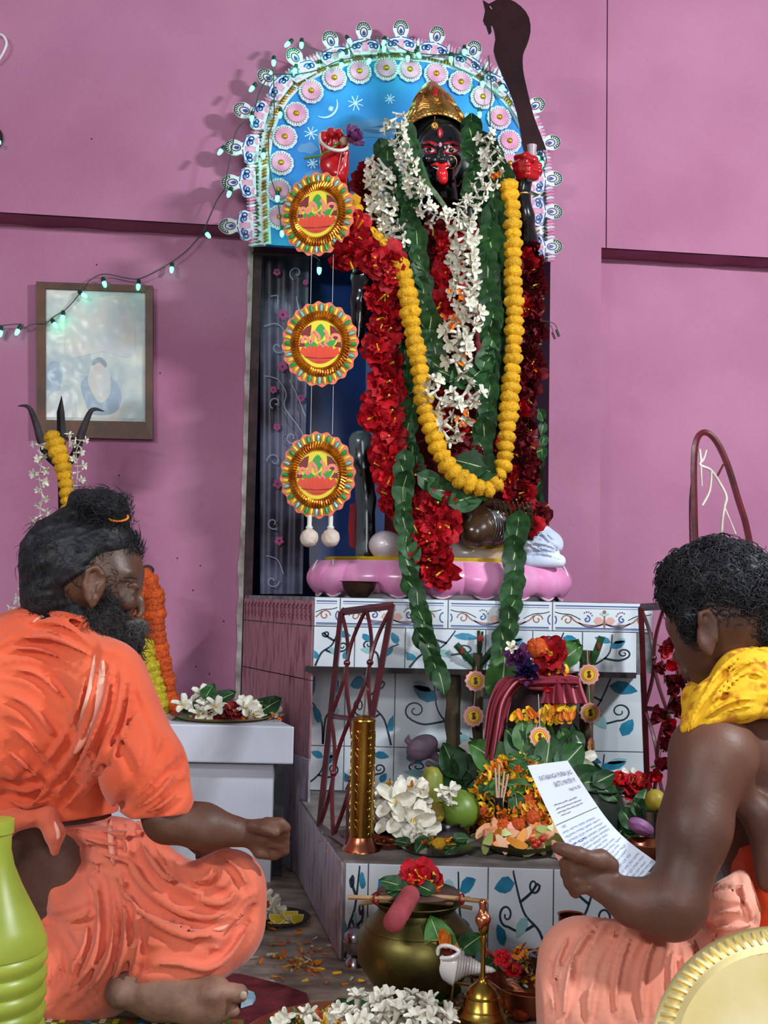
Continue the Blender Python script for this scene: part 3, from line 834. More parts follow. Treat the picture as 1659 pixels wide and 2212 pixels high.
# painted stars, crescent and clouds
m = MB().use(mat('star_white', 'BFD9F0', rough=.6))
for sx, sy, r in ((768,223,17),(842,214,11),(672,288,15),(675,353,12),(715,235,6),(918,245,8),(700,330,8),(1010,250,7)):
    for k in range(4):
        a = k*PI/4+.3; strip(m, [A(sx-r*math.cos(a), sy-r*math.sin(a), .0006), A(sx+r*math.cos(a), sy+r*math.sin(a), .0006)], .0035 if k % 2 else .0025, WN, .0004*k)
strip(m, [A(700+29*math.cos(a), 225+29*math.sin(a), .001) for a in [(-.35+.2*k) for k in range(13)]], [.002+.004*math.sin(PI*k/12) for k in range(13)], WN)
m.build('painted_stars', parent=arch, fix=False)
m = MB().use(M_cloud)
for cx, cy, w_, h_ in ((800,272,60,15),(820,285,45,14),(665,320,22,12),(690,375,30,10)):
    blob(m, [A(cx+w_*math.cos(a)*(1+.15*math.sin(3*a)), cy+h_*math.sin(a)*(1+.2*math.cos(5*a)), .0003) for a in [k*2*PI/20 for k in range(20)]], WN)
m.build('painted_clouds', parent=arch, fix=False)

# ================================================================== lotus pedestal and what lies on it
YC = 3.10
def by(px): return YC - .15*math.sqrt(max(0, 1-((px-965)/205)**2))
def G(l, lay=.03): return [P(a, b, by(a) - lay) for a, b in l]
ped = thing('lotus_pedestal', 'pink lotus shaped pedestal with painted petals under the goddess idol', 'pedestal', (P(948,1290,YC).x, YC, ZT))
pc = Vector((P(948,1290,YC).x, YC+.0, ZT)); PRX, PRY = 263*YC/FPX, .17
M_ped = mat('pink_lotus_paint', 'E58EC0', 'F2C4DC', rough=.25, scale=7, coat=.3, lo=.45, hi=.75)
M_pedw = mat('white_lotus_edge', 'E6D6E2', 'B8A8B4', rough=.35, scale=10)
hz = P(948,1212,YC-.15).z - ZT
m = MB(); Mx = Matrix.Translation(pc) @ Matrix.Diagonal((PRX, PRY, 1, 1))
m.lathe([(0,.0),(.93,0),(.96,.01),(.90,hz*.45),(.95,hz*.97),(.95,hz),(0,hz)], 64, M=Mx); m.build('base', M_pedw, ped, smooth=50)
m = MB(); m.lathe([(0,hz),(.93,hz),(.94,hz+.006),(.92,hz+.010),(0,hz+.012)], 64, M=Mx, wob=lambda t,z: .02*math.sin(t*23)); m.build('yellow_cloth', mat('yellow_cloth', 'D8B21C', 'B98A10', rough=.8, scale=14, bump=.4), ped, smooth=50)
pb = MB()
g = []
for i in range(9):
    t = i/8; row = []
    for j in range(-6, 7):
        u = j/6; wv = .105*(math.sin(PI*min(1,(.25+.62*t)))**.7)
        row.append(Vector((u*wv*.92, .008*math.sin(PI*t)*1 + .044*math.sqrt(max(0,1-u*u))*(.5+.5*math.sin(PI*t)), (1-t)*hz*.97 + (.0 if t < .99 else (.004*u*u*8)))))
    g.append(row)
pb.use(M_ped).sheet(g)
pb.use(M_pedw)
for jj in (0, 12): pb.tube([g[i][jj]+Vector((0,.0035,0)) for i in range(9)], .0030, 6)
pb.tube([g[8][j]+Vector((0,.0035,0)) for j in range(13)], .0030, 6)
pmesh = pb.mesh('petal', M_ped, 60)
for k in range(18):
    a = 2*PI*k/18 + .17; nrm_ = Vector((math.cos(a)/PRX, math.sin(a)/PRY, 0)).normalized()
    p = pc + Vector((PRX*.93*math.cos(a), PRY*.93*math.sin(a), .002))
    tx = Vector((-nrm_.y, nrm_.x, 0))
    M = Matrix((tx, nrm_, Vector((0,0,1)))).transposed().to_4x4(); M.translation = p
    put('petal', pmesh, ped, M @ Matrix.Diagonal((.92,1,1,1)))
# the reclining white figure under the goddess' feet
rec = thing('reclining_idol', 'white reclining idol with coiled brown hair lying across the lotus pedestal', 'statue', tuple(P(1000,1205,3.05)))
pts = [P(800,1180,3.02), P(1150,1200,3.02)]
F_ = pfield([P(780,1140,3.0), P(1180,1225,3.12)], .05, .006)
zt = ZT + hz + .01
def Q(px, py, Y): return P(px, py, Y)
F_.ell(Q(832,1178,3.0), (.045,.05,.04)); F_.cap(Q(850,1190,3.02), Q(1000,1196,3.03), .034, .036, k=.03); F_.cap(Q(1000,1196,3.03), Q(1085,1192,3.02), .036, .03, k=.03)
F_.ell(Q(1060,1165,2.99), (.045,.045,.03), k=.02)
F_.build('body', mat('white_glaze', 'D9CFD2', 'C3B4BA', rough=.2, scale=8, coat=.4), rec)
F_ = pfield([Q(995,1070,2.93), Q(1125,1195,3.03)], .03, .003)
hc = Q(1058,1132,2.97)
F_.ell(hc, (.076,.06,.070)); F_.ell(Q(1028,1150,2.935), (.042,.035,.042), k=.015)
for k in range(9):
    a = -.9 + k*.22
    F_.path([Vector((hc.x+.02+.060*math.sin(.15*k+.1*j-.3)+ .004*k, hc.y-.062+.010*j*.6, hc.z+.055-.016*j)) for j in range(7)], .0035, k=.004)
F_.folds([([(1010+k*11, 1090+k*2),(1040+k*9,1110+k*3),(1062+k*6.5,1150+k*2),(1070+k*5,1185)], 2.2, .3) for k in range(8)], k=.003)
F_.build('coiled_hair', mat('brown_gloss_hair', '4A3220', '2C1D12', rough=.22, scale=14, coat=.5, metal=.2), rec, label='glossy brown coiled hair')
M_silv = mat('silver_strand', 'A8B0B8', '606870', rough=.25, metal=.8, scale=20)
for k in range(9):
    l = [(1050+k*6,1096+k*3.2),(1066+k*6,1112+k*4),(1072+k*5.4,1138+k*3),(1066+k*4.6,1162+k*2)]
    q_ = [F_.hit(v.x, v.y) for v in catmull(V2(l), 5)]; q_ = [v+(CAM-v).normalized()*.001 for v in q_ if v is not None]
    if len(q_) > 4: MB().tube(q_, [.0005+.0013*math.sin(PI*i/(len(q_)-1)) for i in range(len(q_))], 5).build('silver_strand', M_silv, rec)
# folded white cloth
F_ = pfield([Q(1120,1130,2.95), Q(1226,1225,3.06)], .04, .004)
F_.ell(Q(1165,1175,3.0), (.065,.05,.045)); F_.ell(Q(1150,1150,3.0), (.045,.04,.03)); F_.cap(Q(1140,1212,2.97), Q(1208,1212,2.98), .016, .018, k=.01)
F_.folds([([(1128,1150),(1150,1160),(1180,1150),(1200,1170)],3,.3),([(1125,1180),(1160,1172),(1190,1180),(1215,1195)],3,.3),([(1130,1165),(1165,1190),(1205,1200)],2.5,.3),([(1140,1200),(1170,1195),(1212,1208)],3,.3),([(1150,1140),(1175,1155),(1190,1175)],3,.3)], k=.004, foldk=1.3, groove=True)
F_.build('folded_cloth', mat('white_cotton', 'DCE2F0', 'BCC6DC', rough=.85, scale=12, bump=.2), label='crumpled white cotton cloth bundled at the right end of the pedestal', cat='cloth')

# ================================================================== the goddess idol
M_blk = mat('black_enamel', '08080C', '121218', rough=.16, scale=6, coat=.6)
M_red = mat('red_enamel', 'C00A18', 'A00612', rough=.2, scale=6, coat=.5)
M_sari = mat('dark_red_sari', '8A0F1C', '5A0812', rough=.7, scale=12, bump=.3)
M_goldm = mat('embossed_gold', 'F0C070', 'A8722C', rough=.33, metal=1, scale=22, bump=.6, bscale=70)
idol = thing('goddess_idol', 'black faced goddess idol with golden crown and outstretched red tongue, covered in garlands', 'statue', tuple(P(965,1205,YC)))
F_ = Field((P(735,900,YC).x, YC-.17, ZT+hz-.02), (P(1190,900,YC).x, YC+.2, P(960,380,YC).z), .008)
cx = P(965,900,YC).x
for a, b, ra, rb in (((1000,1180),(985,900),118,112),((985,900),(975,560),112,105),((900,1170),(905,900),90,85),((1070,1170),(1075,900),85,85),((880,520),(1060,520),62,62),((955,470),(955,400),42,34)):
    F_.cap(P(*a, YC+.04), P(*b, YC+.04), R(ra,YC)*.8, R(rb,YC)*.8, k=.05)
F_.folds([([(x, 700),(x-6,900),(x-8,1150)], 7, .3) for x in range(840,1170,26)], k=.01)
F_.build('draped_body', M_sari, idol)
# arms: one black lacquered mesh each, hands red
def arm(nm, pl, lab=None):
    pts = [P(a, b, y) for a, b, y, r in pl]; f = pfield(pts, .07, .005)
    for i in range(len(pl)-1): f.cap(pts[i], pts[i+1], R(pl[i][3], pl[i][2]), R(pl[i+1][3], pl[i+1][2]), k=.015)
    return f.build(nm, M_blk, idol)
arm('raised_arm', [(860,470,3.05,34),(790,520,3.02,27),(756,470,2.96,20),(738,400,2.93,14),(735,372,2.92,16)])
arm('raised_arm', [(1075,480,3.05,34),(1135,520,3.03,26),(1134,470,2.98,20),(1127,415,2.95,17),(1132,388,2.94,20)])
arm('lowered_arm', [(860,540,3.02,34),(806,610,2.98,26),(790,600,2.95,30),(778,650,2.95,20),(772,740,2.96,15)])
MB().tube([P(1127,423,2.95)+Vector((R(19,2.95)*math.cos(a), R(19,2.95)*math.sin(a), .003*math.cos(a))) for a in [k*2*PI/16 for k in range(17)]], .0025, 6).build('gold_bangle', M_goldm, idol)
MB().tube([P(806,592,2.92)+Vector((R(22,2.95)*math.cos(a), .012*math.sin(a), R(8,2.9)*math.sin(a))) for a in [k*PI/8 for k in range(9)]], .0035, 6).build('green_bangle', mat('green_glass', '1E7A4A', rough=.15), idol)
# open raised hand (viewer's left)
f = pfield([P(690,270,2.85), P(770,400,2.95)], .03, .0028); YH = 2.90
f.ell(P(722,352,YH), (R(33,YH), .022, R(38,YH)), k=.01); f.cap(P(732,378,YH), P(737,395,2.92), R(20,YH), R(14,YH), k=.015)
f.cap(P(741,360,YH-.012), P(746,330,YH-.022), R(12,YH), R(9,YH), k=.01)
for fx0, fx1, fy, r, b in ((698,700,284,9.5,.01),(713,718,276,10,.006),(728,736,278,9.5,.004),(742,752,292,8.5,.0)):
    f.path([P(fx0+6 if fx0 < 710 else fx0, 335, YH), P(fx0, 308, YH-.004), P((fx0+fx1)/2, fy+8, YH-.016), P(fx1, fy+14, YH-.030)], [R(r+1,YH),R(r,YH),R(r-1,YH),R(r-2.5,YH)], k=.003)
f.build('open_hand', M_red, idol, label='red open palm with raised fingers')
# clenched hand around the sword
f = pfield([P(1105,320,2.86), P(1180,400,2.96)], .03, .0028)
f.ell(P(1137,362,2.93), (R(30,2.93), .03, R(33,2.93)), k=.01)
for k, yy in enumerate((341,354,367,379)):
    q0, q1 = ((1120,1158),(1113,1166),(1114,1167),(1121,1159))[k]
    f.path([P(q0,yy+2,2.92), P(q0+12,yy-2,2.898), P((q0+q1)/2,yy-3,2.884), P(q1-2,yy+4,2.900), P(q1-6,yy+7,2.92)], [R(8,2.9),R(8.5,2.9),R(8.5,2.9),R(7.5,2.9),R(6,2.9)], k=.003)
f.path([P(1118,340,2.92), P(1135,336,2.88), P(1152,345,2.875)], [R(9,2.9),R(8.5,2.9),R(7,2.9)], k=.003)
f.build('clenched_hand', M_red, idol, label='red clenched fist')
# head
YF = 3.0
hx, hy = 953, 330
f = pfield([P(890,250,YF-.12), P(1015,440,YF+.10)], .02, .0024)
hc = P(hx, 322, YF)
f.ell(hc, (R(53,YF), .075, R(66,YF)), k=.02); f.ell(P(954,358,YF-.02), (R(38,YF), .05, R(44,YF)), k=.02)
f.cap(P(957,392,YF+.02), P(960,440,YF+.05), R(30,YF), R(34,YF), k=.02)
f.path([P(952,310,2.932), P(953,330,2.920), P(954,345,2.908)], [R(5,YF),R(6,YF),R(8,YF)], k=.006)
f.ell(P(946,349,2.917), (.006,.006,.005), k=.004); f.ell(P(962,349,2.917), (.006,.006,.005), k=.004)
f.ell(P(925,345,2.945), (.020,.018,.016), k=.012); f.ell(P(984,345,2.950), (.018,.018,.016), k=.012)
f.path([P(912,316,2.952), P(930,311,2.936), P(946,316,2.932)], .005, k=.006); f.path([P(958,316,2.932), P(975,311,2.936), P(992,317,2.955)], .005, k=.006)
f.ell(P(955,388,2.945), (.016,.016,.012), k=.01)
f.path([P(934,357,2.930), P(945,357,2.920), P(953,359,2.917), P(963,357,2.920), P(972,358,2.932)], [.003,.005,.0045,.005,.003], k=.004)
head = f.build('head', M_blk, idol, label='glossy black face')
def decal(name, poly, mt, parent, lift=.0012, fld=f, dens=3):
    ol = catmull(V2(poly), dens, True); c = sum(ol, Vector())/len(ol); vs = []
    rings = (1.0, .66, .33)
    for q in rings: vs += [c.lerp(v, q) for v in ol]
    vs.append(c); P3 = []; last = None
    for v in vs:
        h_ = fld.hit(v.x, v.y)
        if h_ is None: h_ = last if last is not None else P(v.x, v.y, 2.95)
        last = h_; P3.append(h_ - (h_-CAM).normalized()*(lift + fld.h*.3))
    n = len(ol); fs = [(r*n+i, r*n+(i+1)%n, (r+1)*n+(i+1)%n, (r+1)*n+i) for r in range(2) for i in range(n)] + [(2*n+i, 2*n+(i+1)%n, 3*n) for i in range(n)]
    return MB().add(P3, fs).build(name, mt, parent, fix=False, smooth=180)
M_eyer = mat('red_paint', 'A81828', rough=.25); M_eyew = mat('white_paint_gloss', 'E8E0DC', rough=.2); M_iris = mat('dark_iris', '1A1210', rough=.1)
for (ex, ey, mirror) in ((926,324,1),(975,325,-1)):
    s_ = lambda l: [(ex + mirror*a, ey + b) for a, b in l]
    e = decal('eye', s_([(-22,-5),(-10,-9),(4,-8),(18,3),(10,8),(-4,8),(-16,3)]), M_eyer, head)
    decal('eye_white', s_([(-15,-1),(-5,-5),(6,-4),(13,2),(4,5),(-8,3)]), M_eyew, e, .0022)
    decal('iris', s_([(-3,-5),(3,-5),(6,-1),(4,4),(-2,4),(-5,0)]), M_iris, e, .0032)
decal('eyebrow', [(904,313),(915,306),(930,304),(946,311),(945,315),(930,309),(916,311)], M_eyer, head)
decal('eyebrow', [(956,311),(968,306),(982,305),(993,313),(992,316),(980,310),(968,311)], M_eyer, head)
te = decal('third_eye', [(950,274),(956,282),(957,290),(951,298),(945,290),(945,281)], M_eyer, head)
decal('third_eye_white', [(950,280),(953,286),(950,294),(948,286)], mat('pink_paint', 'C88890', rough=.3), te, .0024)
decal('forehead_dot', [(951,307),(955,312),(951,318),(947,312)], mat('pink_dot', 'D89AB0', rough=.3), head, .002)
g2 = pfield([P(930,350,2.88), P(975,405,2.95)], .02, .002)
g2.path([P(932,357,2.926), P(944,355,2.912), P(953,358,2.908), P(963,355,2.912), P(973,358,2.926)], [.003,.0055,.0045,.0055,.003], k=.002)
g2.path([P(954,366,2.912), P(955,376,2.902), P(957,388,2.904)], [.013,.0145,.0125], k=.004)
g2.build('tongue', mat('red_tongue', 'D4101A', rough=.22, coat=.4), idol, label='long bright red tongue and lips')
MB().tube([P(936,361,2.914), P(945,365,2.902), P(954,366,2.899), P(963,364,2.902), P(969,361,2.912)], [.0015,.0032,.0036,.0032,.0015], 8, flat=.6).build('teeth', M_eyew, idol)
MB().tube([P(974+13*math.cos(a), 350+14*math.sin(a), 2.91) for a in [-1.9+k*.33 for k in range(16)]], .0011, 5).build('nose_ring', M_goldm, idol)
MB().tube(catmull([P(979,364,2.91), P(981,385,2.915), P(988,402,2.93), P(996,390,2.95)], 5), .0009, 4).build('nose_chain', M_goldm, idol)
# hair falling at the back
f3 = pfield([P(890,240,3.0), P(1020,470,3.12)], .04, .006)
f3.ell(P(952,315,3.05), (R(62,3), .06, R(72,3))); f3.ell(P(944,268,3.025), (R(58,3), .058, R(46,3))); f3.cap(P(905,340,3.06), P(895,470,3.08), .03, .035, k=.03); f3.cap(P(1003,340,3.06), P(1010,470,3.08), .03, .035, k=.03)
f3.build('hair', mat('black_hair_paint', '060608', rough=.4), idol)
# crown
crn = MB(); g = []
cyc = P(945,300,3.02); ztop = P(932,163,3.0).z
hw = [(0,74),(.15,73),(.3,67),(.45,58),(.6,48),(.75,36),(.88,22),(.96,11),(1,1)]
def crown_pt(th, v, lift=0):
    zb_ = P(945, 270 + 26*min(1, abs(th)/1.45)**1.6, 3.0).z
    r = 0
    for (a, ra), (b, rb) in zip(hw, hw[1:]):
        if a <= v <= b: r = ra + (rb-ra)*(v-a)/(b-a); break
    r = R(r, 3.0) + lift; cxx = P(945 - 14*v, 200, 3.0).x
    return Vector((cxx + r*math.sin(th), cyc.y + .015*v - r*.95*math.cos(th), zb_ + (ztop-zb_)*v))
for i in range(17): g.append([crown_pt(-1.9+3.8*j/32, i/16) for j in range(33)])
crn.use(M_goldm).sheet(g); crown = crn.build('crown', None, idol, label='tall embossed golden crown')
sol = crown.modifiers.new('thick', 'SOLIDIFY'); sol.thickness = .002
em = MB().use(M_goldm)
for th0, v0 in [(t*.16-1.6, .02) for t in range(21)]: em.ell(crown_pt(th0, .035, .001), (.0032,.0032,.0032), 8, 6)
for th0 in [t*.13-1.6 for t in range(26)]: em.ell(crown_pt(th0, .10, .001), (.0022,.0022,.0022), 6, 5)
for k in range(11):
    v = .2+.045*k; em.tube([crown_pt(-.62+.02*k, v-.03, .001), crown_pt(-.42, v, .0015), crown_pt(-.22, v-.045, .001)], [.0015,.0025,.001], 5)
for sgn in (1,-1):
    for r0, c0, v0 in ((.30,.95,.26),(.18,.95,.26),(.34,.75,.5)):
        em.tube([crown_pt(sgn*(c0)+r0*math.cos(a)*.8*sgn, v0+r0*.42*math.sin(a), .001) for a in [k*.5 for k in range(11)]], .0018, 5)
em.tube([crown_pt(.02+.16*math.cos(a), .52+.17*math.sin(a), .002) for a in [k*2*PI/20 for k in range(21)]], .0026, 6)
em.tube([crown_pt(.02+.25*math.cos(a), .50+.25*math.sin(a), .001) for a in [k*2*PI/20 for k in range(21)]], .0014, 6)
em.build('relief', parent=crown)
gm = MB(); gp = crown_pt(.02,.52,.001); gm.ell(gp, (.0085,.005,.016), 14, 10); gm.build('red_gem', mat('red_gem', '9A1410', rough=.15, coat=.6), crown)
dp = MB(); dp.tube([P(939,252,2.925), P(939,262,2.918)], .0015, 5); dp.ell(P(939,272,2.914), (.010,.004,.012), 12, 8); dp.tube([P(939+5*math.cos(a), 272+6*math.sin(a), 2.91) for a in [k*2*PI/12 for k in range(13)]], .0014, 5)
dp.build('forehead_pendant', M_goldm, idol)
# long palm strip lying over the chest
pl_ = MB(); pl_.use(mat('folded_palm', '4E6A34', '22502F', rough=.35, scale=6))
pl_.sheet([[P(893,330,2.92), P(900,325,2.915), P(908,335,2.92)],[P(910,400,2.91), P(920,385,2.905), P(930,395,2.91)],[P(935,420,2.90), P(945,415,2.895), P(950,425,2.90)],[P(962,455,2.90), P(970,450,2.895), P(972,470,2.90)]])
pl_.build('palm_strip', label='folded green palm strip hanging diagonally below the idol face', cat='leaf')
# the dark speckled leg and red cloth hanging beside it
f = pfield([P(770,930,3.0), P(790,1200,3.1)], .05, .006)
f.path([P(780,955,3.04), P(783,1010,3.04), P(790,1080,3.04), P(790,1195,3.04)], [R(28,3),R(26,3),R(20,3),R(23,3)], k=.02)
f.build('speckled_leg', mat('speckled_black_paint', '55666A', '07090A', rough=.25, scale=26, coat=.3, stretch=(1,1,.4), lo=.50, hi=.56), idol, label='black leg painted with grey speckles')
MB().sheet([[P(756,1090,3.08), P(770,1085,3.07), P(778,1090,3.08)],[P(752,1140,3.08), P(768,1140,3.07), P(776,1145,3.08)],[P(755,1180,3.08), P(768,1186,3.07), P(772,1190,3.08)]]).build('red_sash', M_red, idol)
# ================================================================== garlands on the idol
rg = random.Random(11)
def gthing(label, at, name='garland'): return thing(name, label, 'garland', tuple(at))
def GP(l): return [P(a, b, by(a) - d) for a, b, d in l]
def L3(l, d): return [(a, b, d) for a, b in l]
U = 3.0/FPX
# dark red and red flower garlands, innermost
t = gthing('garland of withered dark red flowers down the middle of the idol chest', P(950,480,2.95))
garland(t, 'red_flower', GP(L3([(935,490),(990,520),(945,540),(985,580),(940,600),(980,640),(940,670),(975,700)], .025)), PH+PDH, 30*U, 31*U, 'face', rg)
t = gthing('garland of dark red flowers over the idol knees inside the yellow loop', P(960,800,2.95))
garland(t, 'red_flower', GP(L3([(915,700),(960,740),(1020,800),(970,850),(1010,880),(960,900),(1010,930),(960,960),(1010,990),(1000,1020)], .02)), PDH+PH[:1], 30*U, 34*U, 'face', rg)
t = gthing('bright red hibiscus garland hanging down the left side of the idol', P(780,540,2.95))
garland(t, 'hibiscus', [P(760,490,2.88), P(775,530,2.87), P(752,545,2.88), P(800,555,2.87), P(850,585,2.88), P(815,650,2.92), P(840,700,2.92), P(812,760,2.92), P(838,820,2.92), P(812,880,2.92), P(845,940,2.92), P(835,1000,2.92), P(850,1050,2.92), P(838,1090,2.92)], PH, 21*U, 36*U, 'face', rg)
t = gthing('second red hibiscus garland ending in a thick cluster over the front of the pedestal', P(850,640,2.95))
garland(t, 'hibiscus', [P(845,620,2.93), P(835,760,2.95), P(850,870,2.95), P(835,990,2.94), P(885,1010,2.94), P(865,1080,2.92), P(900,1110,2.90), P(925,1090,2.89), P(965,1110,2.885), P(950,1150,2.875), P(905,1160,2.875), P(945,1185,2.87), P(915,1215,2.865), P(958,1218,2.86), P(938,1248,2.858)], PH, 22*U, 38*U, 'face', rg)
t = gthing('small red flower garland behind the white blossoms at the idol left shoulder', P(790,380,2.98))
garland(t, 'red_flower', [P(800,370,3.03), P(778,400,3.03), P(795,430,3.03), P(772,470,3.0), P(800,500,3.0)], PH+PDH, 26*U, 30*U, 'face', rg)
t = gthing('sparse dark rosebud garland along the right edge of the idol', P(1160,540,3.0))
garland(t, 'rosebud', [P(1150,530,3.0), P(1160,620,3.0), P(1158,700,3.0), P(1150,800,3.0), P(1140,900,3.0), P(1150,1000,3.0), P(1150,1100,3.0)], PRB+PDH, 17*U, 27*U, 'side', rg, cord=M_stalk)
t = gthing('second sparse dark rosebud garland beside the yellow marigold strand', P(1130,560,3.0))
garland(t, 'rosebud', [P(1130,560,3.0), P(1135,700,3.02), P(1130,850,3.0), P(1120,950,2.98), P(1128,1050,2.97), P(1125,1130,2.96)], PRB+PH[:2], 20*U, 30*U, 'face', rg, cord=M_stalk)
t = gthing('garland of loose red flowers at the lower right hem of the idol', P(1110,1000,2.95))
garland(t, 'red_flower', [P(1090,960,2.98), P(1120,1000,2.98), P(1090,1050,2.98), P(1130,1090,2.96), P(1100,1120,2.96), P(1150,1140,2.96), P(1165,1100,2.98)], PH+PDH, 24*U, 31*U, 'face', rg)
# leaf garlands
def leafg(label, pts, d=.045, size=46, step=17, protos=PL, Y=None):
    t = gthing(label, P(pts[0][0], pts[0][1], 2.95), 'leaf_garland')
    garland(t, 'leaf', GP([(a, b, d) for a, b in pts]) if Y is None else [P(a, b, Y[0]+(Y[1]-Y[0])*i/(len(pts)-1)) for i, (a, b) in enumerate(pts)], protos, step*U, size*U, 'leaf', rg, cord=M_stalk)
leafg('leaf garland from the idol left shoulder down its left side', [(832,335),(852,400),(872,470),(888,540),(905,620),(900,700),(905,760),(890,850),(880,930)], .035, 50)
leafg('dense leaf garland from the crown down past the left cheek', [(880,300),(888,350),(880,420),(890,490),(905,540),(912,610),(920,690)], .05, 50)
leafg('leaf garland from the crown along the right cheek to the waist', [(1018,285),(1024,318),(1040,350),(1020,400),(1040,450),(1062,500),(1050,560),(1058,640),(1060,720),(1055,800),(1052,880),(1045,960),(1050,1030)], .045, 54)
leafg('broad layer of large leaves on the idol right shoulder', [(1050,340),(1072,400),(1062,450),(1078,490),(1060,540),(1085,560)], .05, 74, 22)
leafg('leaf garland hanging just inside the right yellow strand', [(1085,560),(1080,640),(1078,740),(1075,840),(1070,920)], .03, 46, 24)
leafg('short leaf chain looping across the idol waist', [(925,690),(935,750),(955,800),(1000,818),(1040,800),(1050,770)], .06, 58, 22)
leafg('thin dark vine of leaves between the red garland and the yellow strand', [(880,700),(872,800),(880,900),(892,980),(930,1050),(965,1060)], .03, 36, 24)
leafg('cluster of glossy leaves at the foot of the yellow garland', [(935,1045),(960,1070),(985,1060),(1010,1078),(1060,1030),(1010,1000)], .07, 60, 24)
leafg('leafy cluster at the lower right corner of the idol robe', [(1150,1070),(1160,1100),(1145,1130),(1165,1150),(1180,1165)], .05, 46, 15)
leafg('narrow leaf garland on the far right side of the robe', [(1170,900),(1172,970),(1160,1040),(1165,1080)], .0, 28, 30)
leafg('long leaf garland hanging over the platform edge left of centre', [(876,1005),(870,1090),(880,1180),(890,1255),(912,1330),(922,1390),(942,1445),(955,1475)], Y=(2.88,2.76), size=48, step=22)
leafg('long leaf garland hanging over the platform edge right of centre', [(1118,1145),(1108,1200),(1106,1260),(1100,1320),(1096,1365),(1084,1410),(1078,1440)], Y=(2.90,2.77), size=54, step=26)
# white tuberose garlands
def white(label, pts, d=.07, step=13, size=30, Y=None, protos=PT):
    t = gthing(label, P(pts[0][0], pts[0][1], 2.9), 'tuberose_garland')
    garland(t, 'tuberose', GP([(a, b, d) for a, b in pts]) if Y is None else [P(a, b, Y) for a, b in pts], protos, step*U, size*U, 'side', rg)
white('white tuberose garland framing the idol face from the crown to the chest', [(856,245),(856,290),(874,335),(890,380),(905,425),(925,455),(965,475),(995,462),(1015,440),(1040,405),(1064,385),(1060,340),(1046,296)], .085, 11, 28)
white('thick bunch of white tuberose on the idol left shoulder', [(822,352),(812,380),(835,400),(810,425),(832,450),(815,475),(838,492),(855,520)], .06, 7, 34)
white('long white tuberose tail hanging down the middle of the idol', [(1000,470),(1005,500),(1000,560),(1010,600),(1000,650),(1015,680),(985,720),(1000,750),(985,785)], .075, 8, 36)
white('short white tuberose loop at the idol waist', [(925,810),(940,850),(965,880),(985,860),(1015,850),(1025,870)], .08, 13, 34)
white('few white tuberose blossoms below the waist loop', [(1010,895),(985,920),(960,935)], .08, 16, 34)
t = gthing('tuft of orange petals caught in the white garland', P(985,640,2.87), 'orange_petal_tuft')
for k in range(26):
    a, b = random.choice([(990,640),(975,690),(990,770),(1000,900),(1070,390)]); q = P(a+rg.uniform(-14,14), b+rg.uniform(-22,22), by(a)-.10)
    put('petal', rg.choice(POP), t, frame(q, (CAM-q).normalized()+Vector([rg.uniform(-.6,.6) for _ in range(3)]), (1,0,0), 15*U, rg.uniform(0,6)))
# the long yellow marigold garland
t = gthing('long yellow marigold garland looping from both shoulders to the idol feet', P(757,430,2.9), 'marigold_garland')
yl = [(1098,402),(1106,450),(1108,520),(1108,600),(1112,680),(1108,760),(1104,830),(1098,900),(1094,950),(1088,1000),(1072,1036),(1058,1056)]
yr = [(1030,1052),(1004,1040),(978,1020),(955,985),(938,945),(924,905),(914,860),(906,800),(896,740),(888,690),(882,640),(872,590),(850,556),(820,530),(795,505),(775,475),(760,435)]
garland(t, 'marigold', [P(a, b, min(by(a), 3.0)-.085) for a, b in yl+yr], PM, 21*U, 20*U, 'bead', rg, jit=.12)

# ================================================================== sword, lotus flower, bangle
M_blade = mat('rusty_dark_blade', '32161A', '1C0C10', rough=.35, metal=.4, scale=7, bump=.2)
sw = thing('ritual_sword', 'curved dark ritual sword with an animal head hook raised in the idol right hand', 'sword', tuple(P(1140,360,2.88)))
ol = [(1133,330),(1127,300),(1116,240),(1098,190),(1078,145),(1066,110),(1070,85),(1066,62),(1060,52),(1062,68),(1055,72),(1050,55),(1043,45),(1048,22),(1043,0),(1056,8),(1075,-2),(1100,-2),(1126,14),(1143,38),(1146,70),(1138,98),(1130,118),(1130,150),(1138,190),(1153,250),(1168,290),(1180,322)]
ol2 = [v for v in catmull(V2(ol), 2)]
MB().plate([P(v.x, v.y, 2.90+.0*v.y) for v in ol2], (0,.006,0)).build('blade', M_blade, sw, smooth=0)
MB().tube([P(1058,14,2.897), P(1062,20,2.897)], .002, 6).build('eye_mark', mat('old_white', '8A7A74'), sw)
MB().lathe([(0,-.05),(.012,-.05),(.014,-.03),(.010,0),(.013,.03),(.015,.045),(0,.046)], 14, P(1148,350,2.905)).build('hilt', mat('pale_hilt', 'C8B4BC', '9A8890', rough=.4, scale=20), sw)
lf = thing('lotus_flower', 'purple pink lotus flower with a long green stem held in the idol left hand', 'flower', tuple(P(735,320,2.86)))
put('blossom', PLO[0], lf, frame(P(752,303,2.862), Vector((.75,-.55,.25)), (0,0,1), 33*U, .4))
MB().ell(P(742,305,2.866), (.011,.011,.012), 12, 8).build('calyx', mat('peach_calyx', 'C49A84', rough=.6), lf)
MB().tube(catmull([P(742,306,2.862), P(728,312,2.86), P(706,328,2.858), P(685,338,2.86), P(657,342,2.87)], 5), [.0035]*21, 8).build('stem', M_stalk, lf)
MB().tube([P(722+32*math.cos(a), 304+20*math.sin(a)+.35*32*math.cos(a)*.6, 2.868-.03*math.sin(a)) for a in [k*2*PI/24 for k in range(25)]], .0045, 8).build('conch_bangle', mat('ivory', 'DCCFC8', 'C4B0A8', rough=.4, scale=20), label='ivory white conch shell bangle slipped over the raised red fingers', cat='bangle')

